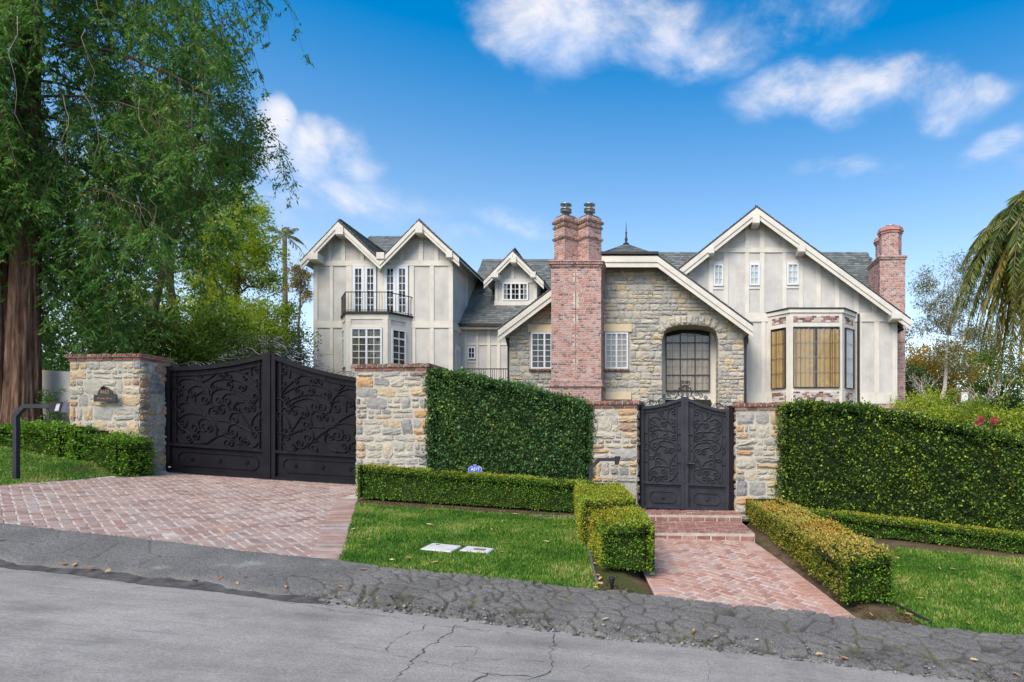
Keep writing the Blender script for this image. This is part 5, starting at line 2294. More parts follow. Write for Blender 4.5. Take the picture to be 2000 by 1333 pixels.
# crest above the left leaf of the small gate, picture coordinates of its enlarged view
CREST = [
    ([(200, 250), (165, 215), (125, 225), (90, 258), (66, 246)], (83, 240), 0),
    ([(215, 250), (195, 220), (150, 208), (138, 235)], (160, 236), 1),
    ([(295, 205), (255, 190), (222, 212)], (240, 222), 1),
    ([(222, 215), (235, 250)], None, 0),
    ([(410, 150), (380, 185), (300, 190), (266, 172)], (285, 165), 0),
    ([(350, 180), (312, 160)], (331, 147), 0),
    ([(385, 195), (420, 160), (400, 112), (355, 122)], (374, 138), 1),
    ([(478, 60), (435, 90), (418, 130), (440, 172), (473, 160)], (456, 155), 1),
    ([(478, 82), (440, 55), (440, 25), (474, 22)], (461, 34), 0),
    ([(478, 60), (500, 90)], None, 0),
    ([(420, 120), (430, 85), (475, 88)], (458, 98), 0),
]


def make_leaf(name, label, Mf, A, yb, topb, scrolls, spec, mat, parent_loc, group, crest=None):
    """Mf(a, b, d): a across the leaf from its outer edge, b above its foot, d out of its face"""
    t = thing(name, label, 'gate', parent_loc, group)

    def bar(nm, pts, w, d0, d1, closed=False):
        """flat bar through (a, b) points, w wide"""
        mb = MB()
        P2 = [Vector(p) for p in pts]
        for p, q in zip(P2[:-1], P2[1:]):
            d = (q - p)
            n = Vector((-d.y, d.x)).normalized() * w / 2
            quad = [p + n, q + n, q - n, p - n]
            f = [Mf(x.x, x.y, d0) for x in quad]
            k = [Mf(x.x, x.y, d1) for x in quad]
            mb.add(f + k, [(0, 1, 2, 3), (7, 6, 5, 4), (0, 4, 5, 1), (1, 5, 6, 2), (2, 6, 7, 3), (3, 7, 4, 0)])
        return mb.build(nm, mat, t)
    # back sheet
    N = 18
    V, Fc = [], []
    for i in range(N + 1):
        a = A * i / N
        V += [Mf(a, 1, 0), Mf(a, topb(a) - 1, 0), Mf(a, 1, -.012), Mf(a, topb(a) - 1, -.012)]
    for i in range(N):
        k = 4 * i
        Fc += [(k, k + 4, k + 5, k + 1), (k + 2, k + 3, k + 7, k + 6)]
    put('sheet', mesh_from('sheet', V, Fc), mat, t)
    s = spec
    bar('stile', [(s['st'] / 2, 0), (s['st'] / 2, topb(s['st'] / 2))], s['st'], .06, -.03)
    bar('stile', [(A - s['si'] / 2, 0), (A - s['si'] / 2, topb(A))], s['si'], .065, -.03)
    tp = [(A * i / 14, topb(A * i / 14) - s['tr'] / 2) for i in range(15)]
    bar('top_rail', tp, s['tr'], .062, -.03)
    lo = [(A * (.06 + .88 * i / 12), topb(A * (.06 + .88 * i / 12)) - s['t2']) for i in range(13)]
    bar('upper_bar', lo, s['bw'], .03, 0)
    bar('mid_rail', [(s['st'], s['mr']), (A - s['si'], s['mr'])], s['mw'], .058, -.02)
    bar('bottom_rail', [(s['st'], s['mw'] / 2), (A - s['si'], s['mw'] / 2)], s['mw'], .055, -.02)
    for a in s['vb']:
        bar('upright', [(a, s['mr']), (a, topb(a) - s['t2'] * .4)], s['bw'], .032, 0)
    for a0, a1, b in s['hb']:
        bar('cross_bar', [(a0, b), (a1, b)], s['bw'], .03, 0)
    for a, b, ra, rb in s['ov']:
        bar('ring', [(a + ra * math.cos(k * math.pi / 6), b + rb * math.sin(k * math.pi / 6)) for k in range(13)], s['bw'], .03, 0)
    for (a0, a1, b0, b1, ch) in s['pan']:
        bar('panel_moulding', [(a0 + ch, b0), (a1 - ch, b0), (a1, b0 + ch), (a1, b1 - ch), (a1 - ch, b1), (a0 + ch, b1), (a0, b1 - ch), (a0, b0 + ch), (a0 + ch, b0)], s['bw'] * 1.3, .022, 0)
    for a, b, r in s['ros']:
        mb = MB()
        for rr_, d in ((r, .018), (r * .62, .03), (r * .3, .038)):
            pts = [Mf(a + rr_ * (1 + .12 * (k % 2)) * math.cos(k * math.pi / 8), b + rr_ * (1 + .12 * (k % 2)) * math.sin(k * math.pi / 8), 0) for k in range(16)]
            mb.prism(pts, WN * d)
        mb.build('rosette', mat, t)
    for pts, c, ccw in scrolls:
        path = scroll_path(pts, c, ccw)
        mb = MB()
        P3 = [Mf(*s['map'](p.x, p.y), .016) for p in path]
        n = len(P3)
        mb.tube(P3, [s['rad'] * (1.0 if i < n * .6 else 1.0 - .35 * (i - n * .6) / (n * .4)) for i in range(n)], 6)
        mb.build('scroll', mat, t, True)
        # a leaf spur on the longer stems
        if len(pts) >= 4:
            k = int(len(path) * .3)
            p, q = path[k], path[k + 1]
            d = (q - p).normalized()
            nrm = Vector((-d.y, d.x)) * (-1 if ccw else 1)
            tip = p + d * 16 - nrm * 24
            mb = MB()
            mb.tube([Mf(*s['map'](p.x, p.y), .018), Mf(*s['map']((p.x + tip.x) / 2 + d.x * 4, (p.y + tip.y) / 2 + d.y * 4), .022), Mf(*s['map'](tip.x, tip.y), .024)], [s['rad'] * .9, s['rad'] * .9, s['rad'] * .2], 5)
            mb.build('spur', mat, t, True)
    if crest:
        for pts, c, ccw in CREST:
            path = scroll_path(pts, c, ccw)
            mb = MB()
            mb.tube([crest(p.x, p.y) for p in path], s['crad'], 5)
            mb.build('crest_scroll', s['cmat'], t, True)
    return t


# driveway gate
VG = 12.95
GN = WN


def ybL(px):
    return 921 + (px - 325) * .07


def ybR(px):
    return 936 + (px - 533) * .055


DMAP = lambda cx, cy: ((320 + cx / 5.332) - 325, ybL(320 + cx / 5.332) - (690 + cy / 5.332))
spec = dict(st=11, si=9, tr=8, t2=17, bw=1.7, mr=54, mw=5.5, vb=(21, 183), rad=.0125, map=DMAP, crad=.0065, cmat=M['iron_bright'],
            hb=((11, 21, 195), (11, 21, 165), (11, 21, 98), (183, 191, 158), (183, 191, 91)), ov=((16, 132, 4.5, 9), (187, 124, 4, 8)),
            pan=((24, 180, 15, 42, 8),), ros=((50, 29, 4.5), (104, 29, 4.5), (157, 29, 4.5)))
topD = lambda a: 205 + 38 * (max(a, 0) / 201) ** 1.75
mL = lambda a, b, d: PV(325 + a, ybL(325 + a) - b, VG) + WN * d
mR = lambda a, b, d: PV(733.5 - a, ybR(733.5 - a) - b, VG) + WN * d


def crestD(m):
    def f(cx, cy):
        u = (cx - 65) / (480 - 65)
        a = 8 + u * 193
        tl = 262 - (262 - 176) * max(u, 0) ** 1.5          # crest base line in its own view
        b = topD(a) + (tl - cy) / 4.935 * (1.05 + .15 * u)
        return m(a, b, .0)
    return f


gl = (PV(425, 928, VG))
GLEAF = make_leaf('driveway_gate_leaf', 'black iron driveway gate leaf with scrollwork next to the plaque pillar', mL, 201, None, topD, DSC, spec, M['iron'], gl, 'driveway gate leaves', crestD(mL))
gr = (PV(620, 940, VG))
make_leaf('driveway_gate_leaf', 'black iron driveway gate leaf partly hidden by the middle stone pillar and hedge', mR, 201, None, topD, DSC, spec, M['iron'], gr, 'driveway gate leaves', crestD(mR))
# cover strip over the meeting stiles
ga, gb = PV(526.2, ybL(526) - 1, VG), PV(533.0, ybL(526) - 247, VG)
mb = MB()
mb.obox(Vector((ga.x, ga.y, ga.z)) + WN * .066, WT * (gb.x - ga.x) , Vector((0, 0, gb.z - ga.z)), WN * .02)
mb.build('meeting_strip', M['iron'], GLEAF)
# hinge posts and small maker's plate
for px, lab in ((322.5, 'slim black iron post hinging the gate at the plaque pillar'),):
    p0, p1 = PV(px, 930, VG), PV(px, 713, VG)
    mb = MB()
    mb.obox(p0 - WT * .04 + WN * .06, WT * .07, p1 - p0, -WN * .1)
    o = mb.build('gate_post', M['gutter'])
    tag(o, lab, 'gate post')
p = mL(9, 8, .065)
mb = MB()
mb.obox(p, WT * .06, Vector((0, 0, .03)), WN * .004)
o = mb.build('gate_tag', M['frame'])
tag(o, 'small white tag at the foot of the black driveway gate', 'tag')

# pedestrian gate
VP = 12.55
ybP = lambda px: 991 + (px - 1253) * .0435
PMAP = lambda cx, cy: ((1240 + cx / 4.935) - 1253, ybP(1240 + cx / 4.935) - (740 + cy / 4.935))
topP = lambda a: 197 + 22 * (max(a, 0) / 84.5) ** 1.7
spec2 = dict(st=5, si=7, tr=5.5, t2=11.5, bw=1.3, mr=49, mw=4.2, vb=(13, 68.5), rad=.0125, map=PMAP, crad=.0085, cmat=M['gutter'],
             hb=((5, 13, 146), (5, 13, 90), (68.5, 77, 146), (68.5, 77, 91)), ov=((9, 118, 3, 6.5), (73, 121, 3, 6.5)),
             pan=((16, 67, 11, 33, 6), (6, 76, 4.5, 44, .5)), ros=((41.5, 22, 4.2),))
qL = lambda a, b, d: PV(1253 + a, ybP(1253 + a) - b, VP) + WN * d
qR = lambda a, b, d: PV(1422.5 - a, ybP(1422.5 - a) - b, VP) + WN * d
cL = lambda cx, cy: qL(*PMAP(cx, cy), .0)
cR = lambda cx, cy: qR(*PMAP(cx, cy), .0)
make_leaf('garden_gate_leaf', 'grey iron scrollwork garden gate leaf hinged on the lamp side', qL, 84.5, None, topP, PSC, spec2, M['iron_grey'], PV(1295, 992, VP), 'garden gate leaves', cL)
g2 = make_leaf('garden_gate_leaf', 'grey iron scrollwork garden gate leaf carrying the dark lock', qR, 84.5, None, topP, PSC, spec2, M['iron_grey'], PV(1380, 996, VP), 'garden gate leaves', cR)
p = qR(76, 89, .06)
mb = MB()
mb.obox(p - WT * .06, WT * .12, Vector((0, 0, .05)), WN * .05)
mb.tube([p + WN * .06 + WT * .0, p + WN * .075 + WT * .12], .012, 6)
mb.build('lock', M['gutter'], g2)
for x0, x1, lab in ((1244, 1253, 'dark iron gate post against the narrow pillar with the lamp'), (1423, 1436, 'dark iron gate post against the pillar behind the yellowing hedge')):
    p0, p1 = PV(x0, 1003, VP), PV(x1, 793, VP)
    w = (PV(x1, 0, VP) - PV(x0, 0, VP)).length
    mb = MB()
    mb.obox(p0 + WN * .07, WT * w, Vector((0, 0, p1.z - p0.z)), -WN * .12)
    tag(mb.build('gate_post', M['iron']), lab, 'gate post')


# ------------------------------------------------------------------ bent-arm lamps
def bent_lamp(label, base, top, arm, head_len, w, seed, glass):
    """square post, 45 degree elbow, arm along the street and a box head"""
    t = thing('path_light', label, 'lamp', base, 'bent-arm driveway and path lights')
    e = .16
    pts = [base, Vector((base.x, base.y, top - e)), Vector((base.x, base.y, top - e)) + WT * e + Vector((0, 0, e)), Vector((base.x, base.y, top)) + WT * arm]
    mb = MB()
    hw = w / 2
    sec = []
    for i, p in enumerate(pts):
        if i < 2:
            side, up = WT, -WN
        else:
            side, up = None, None
        sec.append(p)
    # mitred square section
    dirs = [Vector((0, 0, 1)), (Vector((0, 0, 1)) + (pts[2] - pts[1]).normalized()).normalized(), ((pts[2] - pts[1]).normalized() + WT).normalized(), WT]
    V = []
    for p, d in zip(pts, dirs):
        nrm = d.cross(WN).normalized()
        k = 1.08
        for a, b in ((-1, -1), (1, -1), (1, 1), (-1, 1)):
            V.append(p + nrm * hw * a * k + WN * hw * b)
    Fc = [(0, 3, 2, 1)]
    for i in range(3):
        for j in range(4):
            k = (j + 1) % 4
            Fc.append((4 * i + j, 4 * i + k, 4 * i + 4 + k, 4 * i + 4 + j))
    Fc.append((12, 13, 14, 15))
    mb.add(V, Fc)
    mb.build('post', M['iron_grey'], t)
    h0 = pts[-1] - WT * .02
    H = w * 2.6
    mb = MB()
    a = h0 - Vector((0, 0, H * .62))
    q = [a, a + WT * head_len * .55, a + WT * head_len * .95 + Vector((0, 0, H)), a + Vector((0, 0, H * 1.02)) - WT * .0]
    mb.prism([x - WN * w * 1.0 for x in q], WN * w * 2.0)
    mb.build('lamp_head', M['gutter'], t)
    if glass:
        mb = MB()
        g = [a + WT * head_len * .50, a + WT * head_len * 1.3, a + WT * head_len * 1.6 + Vector((0, 0, H * .98)), a + WT * head_len * .9 + Vector((0, 0, H * .98))]
        mb.prism([x - WN * w * .9 for x in g], WN * w * 1.8)
        ls = mb.build('lens', mat_plain('lamp_lens', (.42, .43, .46), .2, 20, .25, .5, 0, .1), t)
        for f0, f1 in ((-.02, .10), (.88, 1.02)):
            mb = MB()
            p0 = g[0] + (g[3] - g[0]) * f0 + WN * w * .95
            p1 = g[1] + (g[2] - g[1]) * f0 + WN * w * .95
            p2 = g[1] + (g[2] - g[1]) * f1 + WN * w * .95
            p3 = g[0] + (g[3] - g[0]) * f1 + WN * w * .95
            mb.prism([p0, p1, p2, p3], WN * .012)
            mb.build('lens_rim', M['gutter'], t)
        mb = MB()
        p0, p1 = g[1] + WN * w * .95, g[2] + WN * w * .95
        mb.prism([p0 - WT * .02, p0 + WT * .012, p1 + WT * .012, p1 - WT * .02], WN * .013)
        mb.build('lens_rim', M['gutter'], t)
    return t


b1 = G(32, 938)
bent_lamp('dark bent-arm lamp standing at the driveway edge by the redwood', b1 - Vector((0, 0, .05)), zat(794, b1.y), (112 - 32) / F * b1.y, .16, .066, 1, True)
b2 = PV(1154, 0, 11.75)
b2.z = ground(b2.x, b2.y) - .03
bent_lamp('slim dark bent-arm lamp before the narrow stone pillar', b2, zat(898, b2.y), (1204 - 1154) / F * b2.y, .10, .06, 2, False)

# ------------------------------------------------------------------ foliage helpers
def leaf_arrays(Pn, D, size, aspect, rng, fold=.18, jit=.35, wdir=None):
    """diamond leaves: Pn base points (n,3), D length directions (n,3)"""
    n = len(Pn)
    D = D / (np.linalg.norm(D, axis=1, keepdims=True) + 1e-9)
    R = rng.normal(size=(n, 3)) if wdir is None else wdir + rng.normal(size=(n, 3)) * .35
    B = np.cross(D, R)
    B /= (np.linalg.norm(B, axis=1, keepdims=True) + 1e-9)
    Nn = np.cross(D, B)
    L = (size * rng.uniform(1 - jit, 1 + jit, n))[:, None]
    Wd = L * aspect
    V = np.stack([Pn, Pn + D * L * .45 + B * Wd * .5 + Nn * Wd * fold, Pn + D * L, Pn + D * L * .45 - B * Wd * .5 + Nn * Wd * fold], 1)
    return V.reshape(-1, 3)


def leaf_mesh(name, V, rnd, mat, parent, **props):
    n = len(V) // 4
    Fc = np.arange(n * 4).reshape(n, 4)
    me = bpy.data.meshes.new(name)
    me.vertices.add(len(V))
    me.vertices.foreach_set('co', V.astype(np.float32).ravel())
    me.loops.add(n * 4)
    me.loops.foreach_set('vertex_index', Fc.astype(np.int32).ravel())
    me.polygons.add(n)
    me.polygons.foreach_set('loop_start', np.arange(0, n * 4, 4, dtype=np.int32))
    me.update(calc_edges=True)
    at = me.attributes.new('rnd', 'FLOAT', 'FACE')
    at.data.foreach_set('value', np.clip(rnd, 0, 1).astype(np.float32))
    return put(name, me, mat, parent, None, **props)


BOX_ST = [(0.0, (0.03, 0.09, 0.008)), (0.4, (0.095, 0.23, 0.016)), (0.75, (0.18, 0.36, 0.028)), (1.0, (0.30, 0.46, 0.05))]
M['box_leaf'] = mat_leaf('boxwood_leaf', BOX_ST, .3, .5, .3, (1.2, 1.08, .8), 2.2)
YEL_ST = [(0.0, (0.09, 0.12, 0.012)), (0.3, (0.18, 0.21, 0.02)), (0.6, (0.31, 0.28, 0.035)), (0.85, (0.40, 0.29, 0.06)), (1.0, (0.35, 0.18, 0.06))]
M['yellow_leaf'] = mat_leaf('yellowing_boxwood_leaf', YEL_ST, .3, .5, .3, (.5, .75, .8), 1.7)
DRY_ST = [(0.0, (0.27, 0.26, 0.035)), (0.35, (0.45, 0.39, 0.075)), (0.7, (0.58, 0.46, 0.13)), (1.0, (0.47, 0.27, 0.10))]
M['dry_leaf'] = mat_leaf('sunburnt_boxwood_leaf', DRY_ST, .3, .6, .2, (1.1, .75, .6), 1.5)
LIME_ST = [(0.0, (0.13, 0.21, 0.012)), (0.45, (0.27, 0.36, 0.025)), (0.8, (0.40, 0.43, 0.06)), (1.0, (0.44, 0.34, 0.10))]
M['lime_leaf'] = mat_leaf('lime_boxwood_leaf', LIME_ST, .3, .5, .3, (1.3, .85, .7), 1.9)
FIC_ST = [(0.0, (0.026, 0.07, 0.024)), (0.45, (0.055, 0.135, 0.042)), (0.8, (0.09, 0.20, 0.062)), (0.94, (0.16, 0.28, 0.11)), (1.0, (0.25, 0.36, 0.03))]
M['fig_leaf'] = mat_leaf('creeping_fig_leaf', FIC_ST, .15, .5, .25, (1.9, 1.45, 1.0), 1.8)
FIC2_ST = [(0.0, (0.02, 0.052, 0.012)), (0.45, (0.05, 0.115, 0.02)), (0.56, (0.09, 0.18, 0.024)), (0.64, (0.20, 0.32, 0.022)), (1.0, (0.50, 0.56, 0.04))]
M['fig_leaf_young'] = mat_leaf('creeping_fig_leaf_young', FIC2_ST, .2, .5, .25, (.62, .62, .9), 1.3)
M['hedge_core'] = mat_plain('hedge_twigs', (0.03, 0.04, 0.015), .4, 14, .95, .1, 0, .6, 40)


def surface_points(faces, dens, rng):
    """faces: list of (O, e0, e1, normal) parallelograms -> points, normals, index"""
    Ps, Ns, Is = [], [], []
    for i, (O, e0, e1, n) in enumerate(faces):
        O, e0, e1, n = (np.array(x, dtype=float) for x in (O, e0, e1, n))
        A = np.linalg.norm(np.cross(e0, e1))
        k = int(A * dens)
        s, t = rng.uniform(size=(2, k))
        Ps.append(O + s[:, None] * e0 + t[:, None] * e1)
        Ns.append(np.repeat(n[None], k, 0))
        Is.append(np.full(k, i))
    return np.concatenate(Ps), np.concatenate(Ns), np.concatenate(Is)


def hedge(name, label, quads, mats, dens, size, seed, group, loc, aspect=.55, depth=.06, rough=.02, core=None, shift=0.0, sag=None):
    """clipped hedge: quads = [(four corners ccw seen from outside, material key)]"""
    rng = np.random.default_rng(seed)
    t = thing(name, label, 'hedge', loc, group)
    cen = np.mean([np.mean([np.array(p) for p in q], 0) for q, m in quads], 0)
    mb = MB()
    for q, m in quads:
        q = [np.array(p) for p in q]
        n = np.cross(q[1] - q[0], q[3] - q[0])
        n /= np.linalg.norm(n)
        mb.add([Vector(p - n * (depth * 1.7)) for p in q], [(0, 1, 2, 3)])
    mb.build('twig_core', M['hedge_core'], t)
    by = {}
    for q, m in quads:
        q = [np.array(p, dtype=float) for p in q]
        n = np.cross(q[1] - q[0], q[3] - q[0])
        A = (np.linalg.norm(np.cross(q[1] - q[0], q[2] - q[0])) + np.linalg.norm(np.cross(q[2] - q[0], q[3] - q[0]))) / 2
        n = n / np.linalg.norm(n)
        k = int(A * dens)
        s, u = rng.uniform(size=(2, k, 1))
        p = (q[0] * (1 - s) + q[1] * s) * (1 - u) + (q[3] * (1 - s) + q[2] * s) * u
        # gentle lumps and loose outer sprigs
        lump = (np.sin(p[:, :1] * 7.1 + p[:, 2:3] * 5) + np.sin(p[:, :1] * 3.3 + p[:, 1:2] * 4.7 + 1) + np.sin(p[:, :1] * 19 + p[:, 2:3] * 23 + p[:, 1:2] * 17) * .8) * rough * .5
        dd = -np.abs(rng.normal(0, depth * .5, (k, 1))) + lump + rng.normal(0, rough * .4, (k, 1))
        hole = np.sin(p[:, :1] * 6.3 + p[:, 1:2] * 3.1 + 1.7 * np.sin(p[:, 2:3] * 5.1)) * np.sin(p[:, 2:3] * 9.7 + 2.1 * np.sin(p[:, :1] * 4.3) + seed)
        dd = dd - depth * .7 * np.clip((hole - .55) / .4, 0, 1)
        lift = np.where(rng.uniform(size=(k, 1)) < .05, rng.uniform(0, rough * 2.2, (k, 1)), 0)
        p = p + n * (dd + lift)
        D = n * rng.uniform(.1, 1.0, (k, 1)) + rng.normal(size=(k, 3)) * .75
        V = leaf_arrays(p, D, size, aspect, rng)
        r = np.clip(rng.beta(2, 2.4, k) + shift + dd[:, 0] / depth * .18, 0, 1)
        by.setdefault(m, [[], []])
        by[m][0].append(V)
        by[m][1].append(r)
    for m, (Vs, rs) in by.items():
        leaf_mesh('foliage', np.concatenate(Vs), np.concatenate(rs), M[m], t, kind='stuff')
    return t


def boxquads(fl, fr, br, bl, tf, tb, mats):
    """ground corners fl fr br bl (Vectors with z), top z's: tf = (zl, zr) front, tb = (zl, zr) back. mats: front, right, back, left, top"""
    FL, FR = Vector((fl.x, fl.y, tf[0])), Vector((fr.x, fr.y, tf[1]))
    BL, BR = Vector((bl.x, bl.y, tb[0])), Vector((br.x, br.y, tb[1]))
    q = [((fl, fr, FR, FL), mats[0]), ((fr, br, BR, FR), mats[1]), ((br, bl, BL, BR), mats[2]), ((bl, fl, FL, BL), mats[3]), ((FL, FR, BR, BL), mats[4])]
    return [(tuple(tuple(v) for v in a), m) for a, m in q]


def gz_(v, dz=0):
    return Vector((v[0], v[1], ground(v[0], v[1]) + dz))


BX = ['box_leaf'] * 5
# long hedge before the tall hedge
h0, h1 = G(693, 978), G(1150, 1008)
hb0, hb1 = gz_(h0 - WN * .52), gz_(h1 - WN * .52)
t0, t1 = zat(909, h0.y), zat(944, h1.y)
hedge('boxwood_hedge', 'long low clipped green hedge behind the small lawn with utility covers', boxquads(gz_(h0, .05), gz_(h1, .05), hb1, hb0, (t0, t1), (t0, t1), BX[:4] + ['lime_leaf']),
      BX, 3600, .030, 1, 'low clipped hedges', h0.lerp(h1, .5), .55, .06, .02)
# pair of blocks beside the path
f0, f1 = G(1172, 1122), G(1276, 1134)
zt0, zt1 = zat(1028, f0.y), zat(1024, f1.y)
ax_ = Vector((PD.x - PA.x, PD.y - PA.y, 0)).normalized()
k0, k1 = gz_(f0 + ax_ * 1.25 + Vector((-.05, 0, 0))), gz_(f1 + ax_ * 1.25)
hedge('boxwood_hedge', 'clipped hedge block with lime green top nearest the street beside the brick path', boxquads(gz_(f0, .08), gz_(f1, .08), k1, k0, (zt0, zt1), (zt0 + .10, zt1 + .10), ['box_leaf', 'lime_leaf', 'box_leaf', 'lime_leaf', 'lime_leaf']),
      BX, 4300, .028, 2, 'low clipped hedges', f0, .55, .06, .025)
m0, m1 = gz_(k0 + ax_ * .08 + Vector((-.12, 0, 0))), gz_(k1 + ax_ * .08 + Vector((-.05, 0, 0)))
n0, n1 = gz_(m0 + ax_ * 2.0), gz_(m1 + ax_ * 2.0)
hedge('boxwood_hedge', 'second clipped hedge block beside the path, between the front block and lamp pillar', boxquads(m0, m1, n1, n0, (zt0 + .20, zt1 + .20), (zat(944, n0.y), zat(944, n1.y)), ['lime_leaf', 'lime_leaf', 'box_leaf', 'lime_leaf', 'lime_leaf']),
      BX, 4000, .028, 3, 'low clipped hedges', m0, .55, .06, .025)
# long yellowing hedge right of the path
f0, f1 = G(1648, 1192), G(1752, 1190)
zt0, zt1 = zat(1092, f0.y), zat(1078, f1.y)
ax2 = Vector((PC.x - PB.x, PC.y - PB.y, 0)).normalized()
ln = 5.15
k0, k1 = gz_(PV(1456, 0, 12.05)), gz_(PV(1522, 0, 12.05))
hedge('boxwood_hedge', 'long clipped hedge with yellowed sunburnt leaves running from gate to street', boxquads(gz_(f0, .08), gz_(f1, .08), k1, k0, (zt0, zt1), (zat(974, k0.y), zat(974, k1.y)), ['box_leaf', 'box_leaf', 'box_leaf', 'yellow_leaf', 'dry_leaf']),
      BX, 3600, .030, 4, 'low clipped hedges', f0, .55, .07, .03)
# low hedge in front of the right-hand tall hedge
h0, h1 = G(1560, 1040), G(2075, 1128)
h1 = PV(2500, 0, 9.97)
h0 = PV(1560, 0, 11.0)
h0, h1 = gz_(h0), gz_(h1)
hb0, hb1 = gz_(h0 - WN * .55), gz_(h1 - WN * .55)
t0, t1 = zat(994, h0.y), zat(1102, h1.y)
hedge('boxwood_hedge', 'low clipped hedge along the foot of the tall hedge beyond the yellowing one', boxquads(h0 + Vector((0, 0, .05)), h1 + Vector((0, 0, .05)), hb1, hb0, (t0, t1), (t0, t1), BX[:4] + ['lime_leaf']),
      BX, 3300, .032, 5, 'low clipped hedges', h0, .55, .06, .02)
# hedges left of the driveway
for k, (pa, pb, ta, tb_, lab) in enumerate((((-150, 872), (128, 905), 822, 835, 'loose green hedge before the redwood trunk behind the bent lamp'), ((132, 904), (240, 920), 842, 862, 'short green hedge against the foot of the plaque pillar'))):
    h0, h1 = gz_(PV(pa[0], 0, 11.5)), gz_(PV(pb[0], 0, 11.5))
    hb0, hb1 = gz_(h0 - WN * .7), gz_(h1 - WN * .7)
    t0, t1 = zat(ta, h0.y), zat(tb_, h1.y)
    hedge('boxwood_hedge', lab, boxquads(h0, h1, hb1, hb0, (t0, t1), (t0 + .03, t1 + .03), BX),
          BX, 2300, .042, 6 + k, 'low clipped hedges', h0, .6, .09, .06)


# tall creeping-fig hedges
def fig_wall(label, pts, v, thick, seed, mat, dens, loc, size=.05):
    """pts: picture (px, ytop) along the top; wall plane at v"""
    quads = []
    rows = []
    for px, yt in pts:
        p = PV(px, yt, v)
        g = ground(p.x, p.y) - .05
        rows.append((p, g))
    for (p, g), (q, g2) in zip(rows[:-1], rows[1:]):
        quads.append((((p.x, p.y, g), (q.x, q.y, g2), tuple(q), tuple(p)), mat))
        pb, qb = p - WN * thick, q - WN * thick
        quads.append(((tuple(p), tuple(q), tuple(qb), tuple(pb)), mat))
        quads.append((((qb.x, qb.y, g2), (pb.x, pb.y, g), tuple(pb), tuple(qb)), mat))
    for (p, g), s in ((rows[0], -1), (rows[-1], 1)):
        pb = p - WN * thick
        f = ((pb.x, pb.y, g), (p.x, p.y, g), tuple(p), tuple(pb))
        quads.append((f if s < 0 else (f[1], f[0], f[3], f[2]), mat))
    return hedge('tall_hedge', label, quads, None, dens, size, seed, 'tall hedges on the street wall', loc, .62, .09, .045)


fig_wall('tall dark green hedge wall between the two middle stone pillars', [(833, 721), (870, 722), (920, 731), (1000, 750), (1080, 770), (1130, 781), (1158, 792)], 12.22, .7, 21, 'fig_leaf', 2300, PV(990, 950, 12.3))
fig_wall('tall hedge wall with bright young leaves running off beyond the last pillar', [(1522, 792), (1560, 785), (1640, 787), (1700, 793), (1800, 813), (1900, 834), (2000, 856), (2130, 884), (2300, 920), (2500, 963)], 12.15, .8, 22, 'fig_leaf_young', 2200, PV(1760, 1000, 12.2))


# ------------------------------------------------------------------ lawns
GR_ST = [(0.0, (0.034, 0.11, 0.010)), (0.35, (0.075, 0.20, 0.017)), (0.65, (0.14, 0.285, 0.030)), (0.85, (0.28, 0.35, 0.065)), (1.0, (0.44, 0.41, 0.15))]


def grass_mat(name):
    m, t, b = mat_base(name, .6, .25)
    v = coords(t)
    r = piece_rnd(t, 'rnd')
    n1 = noise_n(t, v, 1.3, 4, .6)
    k = math_n(t, 'ADD', r, math_n(t, 'MULTIPLY', math_n(t, 'SUBTRACT', n1, .46), 2.4), clamp=True)
    c = ramp_n(t, k, GR_ST)
    t.links.new(c, b.inputs['Base Color'])
    tr = t.nodes.new('ShaderNodeBsdfTranslucent')
    t.links.new(c, tr.inputs[0])
    mx = t.nodes.new('ShaderNodeMixShader')
    mx.inputs[0].default_value = .25
    t.links.new(b.outputs[0], mx.inputs[1])
    t.links.new(tr.outputs[0], mx.inputs[2])
    t.links.new(mx.outputs[0], t.nodes['Material Output'].inputs[0])
    return m


GM = grass_mat('grass_blades')
TURF = mat_plain('turf', (0.045, 0.085, 0.015), .4, 8, .98, .1, 0, .8, 40)


